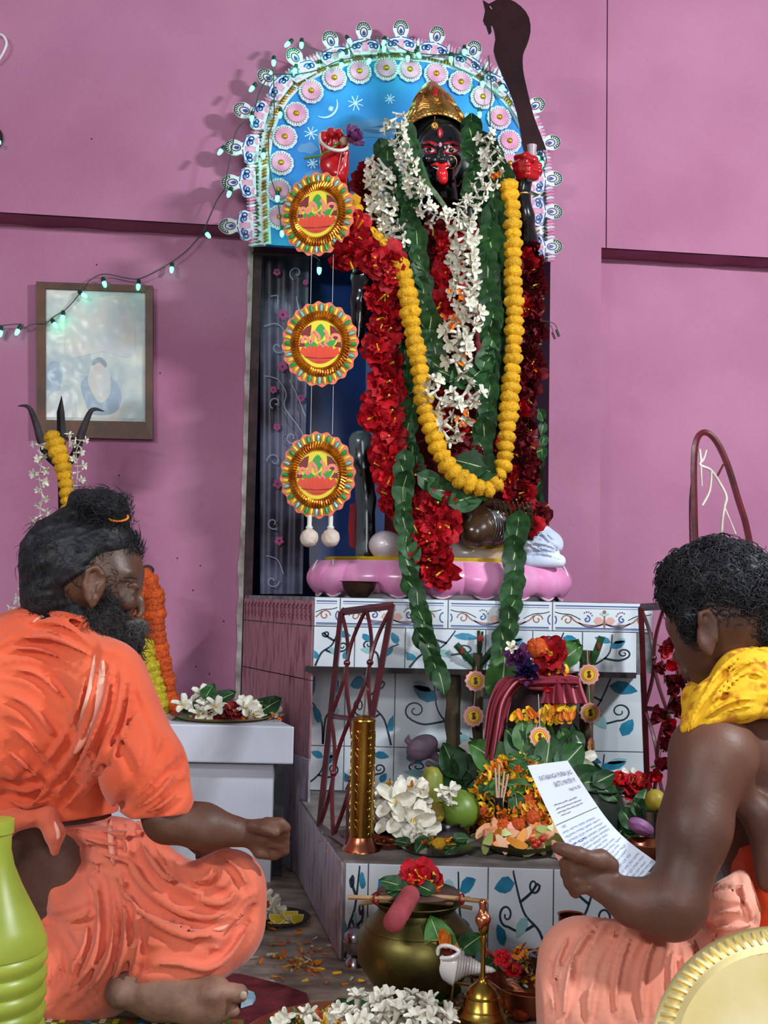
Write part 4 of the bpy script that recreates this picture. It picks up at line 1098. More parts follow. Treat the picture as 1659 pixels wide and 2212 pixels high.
# ================================================================== hanging paper ornament with three discs
M_card = mat('coral_card', 'E87A5C', 'D85A40', rough=.5, scale=20)
M_foil = mat('gold_foil', 'D88A1C', '9A4A08', rough=.28, metal=.7, scale=40, bump=.8, bscale=50)
M_yel = mat('bright_yellow_card', 'E6D42A', rough=.5); M_dr = mat('dark_red_card', '7A0E14', rough=.5)
M_og = mat('orange_red_card', 'E8481E', 'D83A18', rough=.5, scale=10); M_gn = mat('green_card', '2A9A3A', rough=.5); M_pkc = mat('salmon_card', 'F08870', rough=.5)
orn = thing('hanging_paper_ornament', 'string of three round gold and orange lotus paper discs hanging from the idol left hand', 'ornament', tuple(P(725,395,2.87)))
MB().tube([P(738,325,2.85), P(727,385,2.862)], .0006, 4).build('hook_string', M_thread, orn)
def disc_meshes():
    s_ = 2.86/FPX; N = (0,0,1); out_ = []
    b = MB().use(M_card); pts = []
    for k in range(120):
        a = 2*PI*k/120; r = 88*(1+.025*math.sin(a*20)*1.2); pts.append(Vector((r*.94*s_*math.cos(a), r*1.06*s_*math.sin(a), 0)))
    b.plate(pts, (0,0,-.003))
    base = b.mesh('paper_disc', smooth=0)
    g = MB(); el = lambda r, a, z=0: Vector((r*.94*s_*math.cos(a), r*1.06*s_*math.sin(a), z))
    for k in range(40):
        a = 2*PI*k/40
        g.use(M_yel if k % 2 else M_mint if k % 4 else M_gn); g.tube([el(70,a,.001), el(77,a,.004), el(84,a,.001)], [.003,.0042,.002], 5)
        if k % 2 == 0:
            g.use(M_gn); g.tube([el(70,a-.06,.002), el(82,a-.05,.003), el(85,a,.003), el(82,a+.05,.003), el(70,a+.06,.002)], .0009, 4)
    g.use(M_foil)
    for k in range(64):
        a = 2*PI*k/64; g.tube([el(50,a,.001), el(58,a+.02,.007), el(69,a-.02,.002)], [.0025,.0042,.003], 5)
    g.lathe([(.047*1.0,.0),(.05,.002),(.085*.0+.066,.002)], 4) if 0 else None
    gold = g.mesh('gold_relief', smooth=60)
    c = MB()
    c.use(M_yel); blob(c, [el(50, 2*PI*k/48) for k in range(48)], N, .0015)
    c.use(M_gold); strip(c, [el(51, 2*PI*k/48) for k in range(49)], .0035, N, .003)
    q = lambda l: [Vector((x*s_, y*s_, 0)) for x, y in l]; cr = lambda l: [tuple(v)[:2] for v in catmull(V2(l), 4, True)]
    c.use(M_dr); blob(c, q([(-44,22),(-30,38),(-20,42),(-22,18),(-34,8)]), N, .002); blob(c, q([(44,22),(30,38),(20,42),(22,18),(34,8)]), N, .002); blob(c, q([(-46,-8),(-44,10),(-28,-6)]), N, .002); blob(c, q([(46,-8),(44,14),(30,-6)]), N, .002)
    c.use(M_gn); blob(c, q(cr([(0,44),(11,30),(6,14),(0,8),(-8,16),(-11,30)])), N, .0030); blob(c, q(cr([(-34,-2),(-18,6),(-6,-4),(-14,-12),(-28,-10)])), N, .0026); blob(c, q(cr([(34,8),(20,6),(12,-6),(22,-12)])), N, .0026); blob(c, q(cr([(-4,-2),(12,8),(16,-4),(6,-12)])), N, .0028)
    c.use(M_pkc)
    strip(c, q([tuple(v)[:2] for v in catmull(V2([(-40,0),(-36,14),(-26,10),(-22,2),(-16,10),(-14,26),(-4,18),(-2,6)]), 5)]), .008, N, .0036)
    strip(c, q([tuple(v)[:2] for v in catmull(V2([(42,4),(40,18),(28,20),(20,10),(12,26),(6,30)]), 5)]), .008, N, .0036)
    strip(c, q([tuple(v)[:2] for v in catmull(V2([(20,12),(10,2),(16,-8),(4,-6),(-2,2)]), 5)]), .007, N, .0040)
    c.use(M_og)
    for x, w_, h_ in ((-34,18,20),(34,18,20),(-22,18,28),(22,18,28),(-11,17,30),(11,17,30),(0,20,32)):
        blob(c, q(cr([(x*1.1,-14+h_*.35),(x*.9+w_*.5,-20),(x*.4+w_*.2,-38),(x*.4-w_*.2,-38),(x*.9-w_*.5,-20)])), N, .0032+.0002*(40-abs(x))/4)
    blob(c, q(cr([(-44,-16),(0,-24),(44,-16),(20,-38),(0,-44),(-20,-38)])), N, .003)
    c.use(M_dr); strip(c, q([(-34,-30),(0,-33),(34,-30)]), .0015, N, .0064)
    return base, gold, c.mesh('lotus_print', smooth=0)
dm = disc_meshes()
dz = [(686,462,-.5),(692,743,0),(686,1026,-.35)]
for x, y, rot in dz:
    M = frame(P(x, y, 2.86), Vector((rot*.5,-1,0)), (1,0,0)); c = put('paper_disc', dm[0], orn, M)
    link('gold_relief', dm[1], c, local=True); link('lotus_print', dm[2], c, local=True)
for dx in (-17, 30):
    for (y0, y1) in ((550,655),(833,938)): MB().tube([P(690+dx, y0, 2.864), P(690+dx-2, y1, 2.864)], .0006, 4).build('string', M_thread, orn)
for x in (668, 714):
    o = MB().ell(P(x, 1162, 2.862), (.024,.022,.024), 18, 12, disp=lambda d: 1+.08*noise.noise(d*4)).build('pompom', mat('cream_pompom', 'D8C8BC', 'B8A08E', rough=.9, scale=30, bump=.8), orn)
    MB().lathe([(.008,0),(.010,.004),(.006,.010),(.006,.034),(.004,.036)], 10, P(x, 1143, 2.862)).build('paper_stem', M_thread, orn)

# ================================================================== floral curtain and chipped post in the alcove
M_cur = mat('dark_floral_curtain', '646680', '2E2434', rough=.45, scale=5, bump=.1, lo=.42, hi=.6)
cur = thing('floral_curtain', 'dark translucent curtain with pink blossoms and white scrolls hanging left of the idol', 'curtain', tuple(onwall(600,560,-.02)))
g = []
for i in range(13):
    py = 548 + (1283-548)*i/12; row = []
    for j in range(25):
        px = 562 + (668-562-(i*1.2))*j/24
        row.append(onwall(px, py, -.015 - .005*math.sin(j*.9+.2*math.sin(i*.7))))
    g.append(row)
cu = MB().use(M_cur).sheet(g).build('fabric', parent=cur, smooth=180)
pr = MB(); C_ = lambda px, py: onwall(px, py, .002)
M_pf = mat('pink_blossom_print', 'C0508C', 'A04078', rough=.6, scale=10); M_ws = mat('white_scroll_print', '9AA0B8', rough=.6)
for fx_, fy_, r in ((598,588,9),(611,680,13),(610,792,12),(590,842,9),(598,922,9),(600,1045,12),(603,1168,11),(650,860,9),(660,610,7)):
    pr = MB().use(M_pf)
    for k in range(5):
        a = k*2*PI/5+.3
        blob(pr, [C_(fx_+r*.55*math.cos(a)+r*.42*math.cos(b), fy_+r*.55*math.sin(a)+r*.42*math.sin(b)) for b in [q*PI/3 for q in range(6)]], WN, .0006*(1+k*.1))
    pr.build('blossom_print', parent=cur, fix=False)
pr = MB().use(M_ws)
for l in ([(570,705),(600,700),(625,730)],[(572,812),(600,820),(618,850),(615,880),(650,930),(662,970)],[(625,820),(640,850),(660,900)],[(585,640),(600,640),(598,665)],[(575,1200),(600,1210),(612,1240)],[(640,640),(650,690),(662,720)]):
    strip(pr, [C_(v.x, v.y) for v in catmull(V2(l), 5)], .003, WN, .001)
for sx, sy, r, a in ((600,750,15,0),(595,870,14,2),(592,995,16,3),(590,1130,14,1),(588,1255,15,0),(630,945,14,1),(640,590,16,2)):
    strip(pr, [C_(x, y) for x, y in spiral(sx, sy, r, 1.0, a, 1, 18)], .0035, WN, .001)
pr.build('scroll_print', parent=cur, fix=False, kind='stuff')
MB().tube([onwall(545,548,.012), onwall(700,552,.012)], .006, 8).build('rod', M_brown, cur)
# green/dark inner board seen behind the ornament
m = MB(); m.hexa([onwall(668,560,-.12), onwall(790,560,-.12), onwall(790,560,-.14), onwall(668,560,-.14)] + [onwall(668,1270,-.12), onwall(790,1270,-.12), onwall(790,1270,-.14), onwall(668,1270,-.14)])
m.build('board', mat('peacock_board', '173E86', '0F2D5E', rough=.3, scale=5), label='tall deep blue board leaning inside the alcove behind the idol', cat='board', smooth=0)

# ================================================================== string of green lights
M_bulb = mat('lit_green_bulb', '58FFC0', emit=5.0); M_core = mat('bulb_core', 'E0FFF4', emit=9)
M_cap = mat('dark_green_socket', '0C3A2C', rough=.4); M_wire = mat('dark_green_wire', '3A3E3C', rough=.5)
sl = thing('string_lights', 'string of glowing green mini lights draped from the left wall over the arch', 'lights', tuple(onwall(440,500,.14)))
def bulb_meshes():
    c = MB().use(M_cap); c.lathe([(0,0),(.0055,0),(.0065,-.004),(.0065,-.016),(0,-.016)], 10)
    b = MB().use(M_bulb); b.lathe([(0,-.014),(.0060,-.015),(.0066,-.022),(.005,-.031),(.002,-.035),(0,-.036)], 12)
    return c.mesh('socket', smooth=50), b.mesh('bulb', smooth=180)
sm_, bm_ = bulb_meshes()
def wire(l, d): MB().tube(catmull([onwall(a, b, d) if d < .16 else A(a, b, d-.16) for a, b in l], 6), .0018, 6).build('wire', M_wire, sl)
wire([(-30,700),(0,703),(45,700),(52,708),(70,700),(100,697),(115,685),(137,672),(155,655),(175,630),(195,605),(225,592),(270,600),(300,602),(340,585),(372,565),(405,540),(440,500)], .03)
wire([(440,500),(452,470),(470,430),(485,410)], .15)
wire([(485,410),(495,350),(512,280),(545,250),(560,200),(578,170),(598,160),(640,160),(690,150),(735,130),(800,122),(850,118),(900,128),(950,118),(1000,120),(1040,150),(1085,190),(1110,230)], .20)
wire([(590,140),(592,250),(580,300),(585,380),(600,430),(608,500)], .20)
wire([(650,95),(700,112),(740,110),(790,88),(835,85),(880,110),(930,118),(985,118),(1010,105)], .20)
wire([(1055,120),(1062,200),(1058,240),(1062,330),(1060,380)], .20)
wire([(1160,310),(1175,330),(1180,350),(1165,380)], .21)
bulbs = [(3,705,0,.03),(45,703,20,.03),(112,690,-35,.03),(137,672,0,.03),(170,630,-55,.03),(222,600,-20,.03),(300,605,0,.03),(372,568,0,.03),(440,497,-40,.14),(500,405,15,.2),(485,316,30,.2),(545,242,0,.2),(553,180,30,.2),(592,122,0,.2),(652,84,0,.2),(640,140,10,.2),(606,234,0,.2),(570,322,0,.2),(600,414,0,.2),(610,490,0,.2),(738,128,0,.2),(749,108,40,.2),(748,78,-30,.2),(830,92,0,.2),(803,120,20,.2),(881,113,0,.2),(897,108,-30,.2),(974,115,0,.2),(1003,99,0,.2),(1042,168,0,.2),(1078,178,-30,.2),(1036,234,0,.2),(832,80,10,.2),(632,86,40,.2),(1170,340,0,.21),(1166,330,20,.21)]
for x, y, a, d in bulbs:
    p = onwall(x, y, d) if d < .16 else A(x, y, d-.16)
    M = Matrix.Translation(p) @ Matrix.Rotation(math.radians(a), 4, 'Y') @ Matrix.Rotation(-.25, 4, 'X')
    c = put('socket', sm_, sl, M); link('bulb', bm_, c, local=True, label='glowing pale green bulb')
p = P(690,566,2.98); c = put('socket', sm_, sl, Matrix.Translation(p)); link('bulb', bm_, c, local=True, label='glowing pale green bulb')
wire([(640,540),(668,548),(688,560),(690,566)], .15)
for x, y, d, e in ((610,500,.24,.5),(880,115,.27,.8),(650,110,.27,.8),(1045,180,.27,.7),(745,125,.27,.6),(575,330,.27,.5),(690,590,.2,.35)):
    l = bpy.data.lights.new('green_bulb_glow', 'POINT'); l.energy = e*.35; l.color = (.15,1,.62); l.shadow_soft_size = .02
    o = bpy.data.objects.new('green_bulb_glow', l); col.objects.link(o); o.location = onwall(x, y, d)
# ================================================================== the two men
M_skin1 = mat('dark_brown_skin', '643F2E', '46291E', rough=.55, scale=9, sub=.08, bump=.15, bscale=120)
M_sole = mat('sole_skin', '9A7460', '735040', rough=.6, scale=16, bump=.3, bscale=90)
M_face1 = mat('face_skin', '6E4A38', '462C20', rough=.45, scale=10, bump=.15, bscale=120)
M_skin2 = mat('deep_brown_skin', '6A4434', '4E3024', rough=.52, scale=6, sub=.08, bump=.12, bscale=140)
M_hair = mat('black_hair', '0E0E12', '1A1A20', rough=.6, scale=30, bump=.5, bscale=90, stretch=(1,1,.4))
M_beard = mat('dark_beard', '1E1A1A', '3A3434', rough=.8, scale=40, bump=.8, bscale=160)
M_grey = mat('grey_moustache', '6A6662', '3A3634', rough=.85, scale=60, bump=.6)
M_saf = mat('saffron_shawl', 'E4633C', 'D24E28', rough=.85, scale=5, bump=.25, bscale=120, sheen=.25)
M_dho = mat('salmon_orange_dhoti', 'E4765A', 'D6603F', rough=.85, scale=5, bump=.25, bscale=120, sheen=.25)
M_pale = mat('faded_pink_stripe', 'F2B49E', 'E89478', rough=.85, scale=8)
M_peachd = mat('peach_dhoti', 'F0A890', 'E28A70', rough=.85, scale=4, bump=.25, bscale=120, sheen=.25)
M_brt = mat('bright_orange_wrap', 'F45A10', 'E04808', rough=.8, scale=5, bump=.2, sheen=.2)
M_yscarf = mat('printed_yellow_scarf', 'ECB616', 'C07A0C', rough=.8, scale=46, bump=.2, lo=.52, hi=.62)
def strands(surf, pts_px, n, length, rad, name, m, parent, rnd, curl=1.0, kind='stuff', grav=.3):
    b = MB().use(m); c = 0
    while c < n:
        (x0, y0, x1, y1) = pts_px[rnd.randrange(len(pts_px))]
        h_ = surf.hit(rnd.uniform(x0, x1), rnd.uniform(y0, y1)); c += 1
        if h_ is None: continue
        i = np.clip(((np.array(h_)-surf.lo)/surf.h).astype(int), 1, surf.n-2)
        nr = Vector([float(surf.g[tuple(i+np.eye(3, dtype=int)[k])] - surf.g[tuple(i-np.eye(3, dtype=int)[k])]) for k in range(3)])
        if nr.length < 1e-9: continue
        nr.normalize(); tg = nr.orthogonal(); tg.rotate(Quaternion(nr, rnd.uniform(0, 6.28))); bt = nr.cross(tg)
        R_ = length*rnd.uniform(.6, 1.2); a0 = rnd.uniform(0, 6.28); pts = []
        for k in range(6):
            a = a0 + curl*k*.9; pts.append(h_ + nr*(rad + R_*.12*k*curl**.5) + (tg*math.cos(a)+bt*math.sin(a))*R_*.5*(1 if curl > .5 else k*.4) + Vector((0,0,-grav*R_*k*.15)))
        b.tube(pts, [rad,rad,rad,rad*.9,rad*.7,rad*.3], 4, cap=False)
    return b.build(name, parent=parent, fix=False, smooth=180, kind=kind)
def hand_fist(f, knk, tips, r, Yn, k=.004):
    for a, b, c in knk: f.path([P(*a), P(*b), P(*c)], [r*1.05, r, r*.85], k=k)

# ------------------------------------------------------------------ left man
man1 = thing('person', 'bearded man in orange robes with hair in a topknot, seated cross-legged facing right', 'person', (P(200,2100,2.05).x, 2.05, 0))
Yt = 2.08
f = Field((P(-90,1500,2.1).x, 1.78, .0), (P(640,1500,1.95).x+.02, 2.42, .92), .0045)
f.ell(P(178,1222,Yt), (R(118,Yt), .088, R(112,Yt)), k=.02); f.ell(P(252,1262,2.075), (R(52,Yt), .064, R(86,Yt)), k=.03)
f.cap(P(232,1345,2.07), P(272,1392,2.07), R(46,Yt), R(30,Yt), k=.02); f.ell(P(286,1238,2.07), (R(18,Yt), .045, R(12,Yt)), k=.012)
f.path([P(293,1266,2.07), P(303,1298,2.07), P(305,1322,2.07)], [R(6,Yt),R(8,Yt),R(9,Yt)], k=.008); f.ell(P(297,1331,2.058), (.008,.008,.005), k=.004)
f.ell(P(275,1300,2.030), (.016,.012,.018), k=.015); f.path([P(296,1360,2.07), P(300,1366,2.07)], .009, k=.006)
f.ell(P(294,1266,2.026), (.010,.008,.008), k=.004, sub=True); f.ell(P(290,1268,2.034), (.011,.010,.008), k=.002)
f.path([P(278,1266,2.022), P(289,1262,2.025), P(299,1266,2.040)], .0034, k=.003); f.path([P(276,1276,2.022), P(288,1281,2.025), P(298,1276,2.040)], .0026, k=.003)
f.ell(P(202,1262,1.992), (R(25,Yt), .010, R(42,Yt)), Euler((0,.15,0)), k=.006); f.path([P(190,1296,1.985),P(182,1262,1.98),P(190,1232,1.98),P(208,1224,1.98),P(220,1240,1.985)], .0045, k=.003)
f.ell(P(206,1262,1.978), (.009,.008,.018), k=.003, sub=True); f.path([P(206,1292,1.984),P(200,1306,1.986)], .007, k=.003); f.path([P(214,1262,1.982),P(210,1275,1.980),P(205,1288,1.982)], .003, k=.002)
f.cap(P(180,1340,2.09), P(150,1450,2.10), R(62,Yt), R(72,Yt), k=.03)
f.ell(P(110,1570,2.10), (R(150,Yt), .14, R(190,Yt)), k=.05); f.cap(P(110,1700,2.10), P(140,2010,2.10), R(118,Yt), R(122,Yt), k=.05)
f.cap(P(205,1480,2.04), P(325,1715,1.93), R(48,2), R(42,2), k=.02); f.cap(P(325,1715,1.93), P(362,1768,1.895), R(42,1.9), R(46,1.9), k=.02); f.cap(P(362,1770,1.89), P(440,1786,1.90), R(47,1.9), R(45,1.9), k=.02)
f.cap(P(440,1786,1.90), P(530,1800,1.92), R(43,1.9), R(29,1.9), k=.02)
f.ell(P(566,1800,1.93), (R(38,1.93), .026, R(31,1.93)), k=.012)
for k_, (y0, y1, dy) in enumerate(((1776,1782,0),(1790,1800,.008),(1806,1820,.014),(1822,1838,.018))):
    r_ = R(11.5-.5*k_,1.9)
    f.path([P(575,y0,1.905+dy), P(606,y0+2,1.900+dy), P(616,(y0+y1)/2+8,1.905+dy), P(596,y1+12,1.915+dy)], [r_*1.1,r_,r_,r_*.85], k=.003)
f.path([P(545,1785,1.905), P(570,1790,1.893), P(596,1800,1.892)], [R(15,1.9),R(12,1.9),R(10,1.9)], k=.005)
f.path([P(540,1815,1.92), P(560,1842,1.92), P(590,1848,1.93)], [R(14,1.9),R(12,1.9),R(10,1.9)], k=.006)
f.cap(P(240,1480,2.25), P(330,1720,2.30), R(50,2.2), R(42,2.2), k=.03); f.cap(P(330,1720,2.30), P(450,1830,2.18), R(40,2.2), R(28,2.2), k=.02); f.ell(P(468,1850,2.16), (.04,.03,.02), k=.01)
f.cap(P(160,2070,2.08), P(485,1940,1.98), R(66,2), R(50,2), k=.03); f.cap(P(485,1945,1.98), P(290,2130,1.89), R(44,1.95), R(28,1.9), k=.02)
f.cap(P(160,2060,2.15), P(430,2060,2.35), R(80,2), R(55,2.3), k=.04)
f.cap(P(268,2138,1.87), P(340,2148,1.87), R(38,1.87), R(45,1.87), k=.02); f.cap(P(340,2152,1.87), P(455,2162,1.87), R(46,1.87), R(52,1.87), k=.02)
f.ell(P(462,2140,1.855), (R(34,1.86), .03, R(26,1.86)), k=.01); f.ell(P(262,2140,1.86), (R(30,1.86), .04, R(32,1.86)), k=.01)
f.path([P(478,2138,1.855), P(500,2142,1.852), P(516,2146,1.852)], [R(17,1.85),R(18,1.85),R(20,1.85)], k=.004)
for tx, ty, r_ in ((505,2184,13),(486,2192,13),(467,2196,12.5),(447,2199,12)):
    f.path([P(tx-26,ty-12,1.865), P(tx,ty,1.858)], [R(r_-1,1.86), R(r_,1.86)], k=.003)
f.noise(.0008, 60)
body1 = f; fx_lim = P(225,1300,2.0).x
def mfn(c):
    r = np.zeros(len(c)); r[(c[:,2] < P(300,2085,1.87).z) & (c[:,1] < 1.98)] = 1
    r[(c[:,2] > P(200,1420,2.05).z)] = 2; return r
f.build('body', [M_skin1, M_sole, M_face1], man1, matfn=mfn)
MB().ell(P(292,1270,2.033), (.0065,.005,.0045), 14, 10).build('eye', mat('eye_white', 'B8A89C', rough=.15), man1)
MB().ell(P(296,1271,2.029), (.0028,.002,.0028), 10, 8).build('iris', M_iris, man1)
nail = MB()
for tx, ty, r_, yy in ((526,2150,7,1.836),): nail.ell(P(tx,ty,yy), (R(8,1.85),.003,R(9,1.85)), 10, 6)
nail.build('toenail', mat('nail', 'B09888', rough=.3), man1)
h1 = pfield([P(40,1040,1.95), P(330,1420,2.22)], .03, .0042)
h1.ell(P(162,1208,2.085), (R(117,Yt), .101, R(106,Yt)), k=.02); h1.ell(P(240,1165,2.085), (R(60,Yt), .078, R(44,Yt)), Euler((0,.5,0)), k=.03)
h1.ell(P(120,1290,2.09), (R(70,Yt), .09, R(80,Yt)), k=.03); h1.ell(P(180,1330,2.08), (R(50,Yt), .07, R(36,Yt)), k=.02)
h1.cap(P(150,1120,2.06), P(215,1100,2.06), R(26,Yt), R(30,Yt), k=.02)
h1.ell(P(215,1088,2.06), (R(60,Yt), .05, R(32,Yt)), k=.012); h1.ell(P(245,1112,2.06), (R(36,Yt), .04, R(34,Yt)), k=.01); h1.ell(P(176,1080,2.06), (R(28,Yt), .03, R(24,Yt)), k=.01)
h1.ell(P(205,1262,1.96), (R(31,Yt), .03, R(48,Yt)), k=.008, sub=True); h1.ell(P(280,1270,2.03), (R(48,Yt), .10, R(72,Yt)), k=.015, sub=True)
h1.cap(P(234,1225,2.03), P(236,1285,2.035), R(14,Yt), R(10,Yt), k=.012)
rr = random.Random(4); st_ = []
for k in range(46):
    x = rr.uniform(60, 270); y = rr.uniform(1110, 1290); a = rr.uniform(-.4, .5) + (x-60)/210*(-.9) + .7
    L = rr.uniform(30, 70); st_.append(([(x,y),(x-L*.3*math.cos(a)+3,y+L*.4*math.sin(a)+5),(x-L*math.cos(a),y+L*abs(math.sin(a))+8)], rr.choice((3,4,3,2.5)), .6))
for k in range(14): a = rr.uniform(0, 3); st_.append(([(180+20*k/3,1064+rr.uniform(0,40)),(205+k*3,1072+rr.uniform(0,40)),(225+k*3,1100+rr.uniform(0,30))], 4, .4))
h1.folds(st_, k=.006)
h1.build('hair', M_hair, man1, label='black swept back hair with a topknot')
strands(h1, [(50,1110,300,1340),(160,1055,285,1130),(280,1160,312,1260)], 1300, .020, .0006, 'hair_strands', M_hair, man1, rr, curl=.5)
MB().tube([P(255+22*math.cos(a), 1117+9*math.sin(a), 2.02-.008*math.sin(a)) for a in [k*PI/6-.4 for k in range(9)]], .0022, 6).build('hair_tie', mat('orange_hair_tie', 'E0780C', rough=.6), man1)
b1 = pfield([P(180,1225,1.98), P(330,1440,2.14)], .03, .0032)
b1.cap(P(222,1312,2.03), P(240,1375,2.035), R(18,Yt), R(34,Yt), k=.02); b1.cap(P(222,1312,2.11), P(240,1375,2.11), R(18,Yt), R(34,Yt), k=.02)
b1.ell(P(222,1352,2.045), (R(30,Yt), .045, R(44,Yt)), k=.02); b1.ell(P(250,1335,2.04), (R(24,Yt), .028, R(24,Yt)), k=.015); b1.cap(P(236,1240,2.022), P(238,1320,2.03), R(12,Yt), R(20,Yt), k=.015); b1.ell(P(258,1390,2.065), (R(44,Yt), .058, R(40,Yt)), k=.02); b1.ell(P(266,1420,2.065), (R(26,Yt), .035, R(34,Yt)), k=.02); b1.ell(P(285,1385,2.065), (R(24,Yt), .045, R(22,Yt)), k=.015)
b1.noise(.002, 200, 1)
b1.build('beard', M_beard, man1); 
strands(b1, [(195,1230,310,1440)], 1100, .020, .0006, 'beard_hairs', M_beard, man1, rr, curl=.5, grav=1.0)
b2 = pfield([P(270,1335,2.02), P(325,1375,2.12)], .02, .0026)
b2.path([P(278,1352,2.03), P(296,1350,2.045), P(304,1352,2.07), P(296,1350,2.095)], [.009,.011,.012,.010], k=.006); b2.noise(.0015, 260)
b2.build('moustache', M_grey, man1, label='greying moustache'); strands(b2, [(275,1338,320,1370)], 160, .014, .0005, 'moustache_hairs', M_grey, man1, rr, curl=.4, grav=1.2)
# shawl
s1 = Field((P(-110,1500,2.1).x, 1.76, .28), (P(440,1500,1.95).x, 2.42, P(0,1280,2.1).z), .0038)
s1.cap(P(80,1360,2.05), P(150,1382,2.03), R(50,Yt), R(54,Yt), k=.03); s1.cap(P(150,1382,2.03), P(215,1440,2.0), R(52,Yt), R(44,Yt), k=.03); s1.cap(P(10,1410,2.12), P(150,1400,2.08), R(55,Yt), R(60,Yt), k=.04)
s1.ell(P(90,1570,2.09), (R(185,Yt), .165, R(195,Yt)), k=.05); s1.cap(P(235,1475,1.99), P(312,1668,1.91), R(84,2), R(84,1.95), k=.05)
s1.cap(P(312,1668,1.91), P(352,1735,1.885), R(84,1.95), R(64,1.9), k=.03); s1.cap(P(90,1640,2.08), P(110,1760,2.08), R(165,Yt), R(140,Yt), k=.05)
s1.cap(P(240,1470,2.2), P(330,1700,2.25), R(80,2.2), R(70,2.2), k=.05); s1.cap(P(20,1440,2.05), P(-20,1700,2.08), R(110,Yt), R(120,Yt), k=.05)
s1.cut(P(300,1766,1.9), (.12,-.10,-1)); 
s1.folds([([(222,1425),(200,1530),(150,1630),(70,1715),(0,1750)],44,.80),([(262,1440),(250,1540),(205,1650),(130,1735)],34,.82),([(0,1400),(90,1375),(170,1385),(225,1425)],36,.82)], k=.004)
s1.folds([([(85,1330),(130,1322),(180,1345),(205,1395)],7,.3),([(60,1350),(120,1345),(175,1375),(215,1420)],6,.3),([(20,1385),(100,1375),(165,1400),(230,1440)],7,.3),([(0,1410),(80,1400),(160,1440),(210,1480)],6,.3),
 ([(0,1450),(70,1450),(130,1500),(180,1560)],6,.3),([(0,1500),(60,1520),(110,1580),(150,1630)],7,.3),([(0,1560),(50,1590),(100,1650),(130,1690)],6,.3),([(0,1610),(60,1660),(110,1700)],6,.3),
 ([(225,1412),(205,1480),(190,1560),(150,1640),(90,1720),(30,1760)],9,.25),([(240,1415),(232,1500),(205,1590),(160,1670),(100,1740)],8,.25),([(262,1425),(258,1520),(225,1620),(180,1700),(130,1755)],9,.25),([(280,1440),(275,1540),(245,1630),(200,1710)],6,.3),
 ([(205,1410),(175,1490),(150,1570),(90,1660),(0,1720)],6,.3),([(0,1690),(40,1710),(90,1700),(120,1670)],6,.3),([(0,1720),(60,1745),(120,1725)],6,.3),
 ([(395,1640),(340,1720),(270,1755)],7,.3),([(405,1690),(350,1740),(290,1760)],6,.3),([(360,1600),(330,1690),(260,1740),(200,1755)],5,.3),([(290,1500),(330,1600),(300,1700)],-5,.6),([(250,1600),(290,1680),(250,1740)],-6,.6),([(0,1475),(60,1490),(120,1540),(160,1590)],-6,.7),([(0,1585),(60,1620),(105,1670)],-6,.7),([(218,1450),(200,1530),(165,1610)],-4,.8),([(250,1460),(240,1540),(200,1640)],-4,.8)], k=.009, foldk=1.6, groove=True)
s1.build('shawl', M_saf, man1, smooth=1)
def cloth_line(fld, pl, wpx, m, name, parent, lift=.0012, kind=None):
    mb = MB(); pts = []
    for q in catmull(V2(pl), 8):
        h_ = fld.hit(q.x, q.y)
        if h_ is not None: pts.append(h_ + (CAM-h_).normalized()*(lift+fld.h*.4))
    if len(pts) < 3: return
    pts = [pts[0]]+[(a+b+c)/3 for a,b,c in zip(pts, pts[1:], pts[2:])]+[pts[-1]]
    k = len(pts); mb.tube(pts, [wpx*p.y/FPX*(.25+.75*math.sin(PI*(i+.5)/k)) for i, p in enumerate(pts)], 6, flat=.25, up=(CAM-pts[0]))
    return mb.build(name, m, parent, smooth=180)
MB().tube([P(266,1249,2.012), P(282,1246,2.012), P(298,1250,2.030)], [.002,.0035,.002], 6, flat=.6).build('eyebrow', M_beard, man1)
cloth_line(s1, [(222,1425),(215,1500),(190,1580),(160,1630)], 12, M_pale, 'pale_stripe', man1)
cloth_line(s1, [(205,1415),(192,1500),(165,1580)], 7, M_pale, 'pale_stripe', man1)
cloth_line(s1, [(70,1345),(90,1332),(112,1330)], 4, M_pale, 'pale_stripe', man1)
# knot and tails at the waist
kn = pfield([P(-20,1740,1.9), P(150,1860,2.05)], .04, .004)
kn.ell(P(52,1768,1.945), (R(32,2), .025, R(20,2)), Euler((0,-.3,0))); kn.path([P(60,1770,1.94), P(100,1765,1.95), P(118,1800,1.95), P(118,1840,1.955)], [R(14,2),R(20,2),R(20,2),R(9,2)], k=.01); kn.path([P(40,1775,1.94), P(10,1800,1.95), P(-15,1850,1.96)], [R(14,2),R(14,2),R(12,2)], k=.01)
kn.cap(P(30,1765,1.95), P(-60,1740,1.98), R(20,2), R(26,2), k=.01)
kn.folds([([(30,1755),(60,1775),(75,1770)],4,.3),([(95,1760),(110,1800),(112,1840)],4,.3),([(115,1770),(128,1800),(122,1840)],3,.3),([(20,1790),(5,1820)],3,.3)], k=.004)
kn.build('shawl_knot', M_dho, man1)
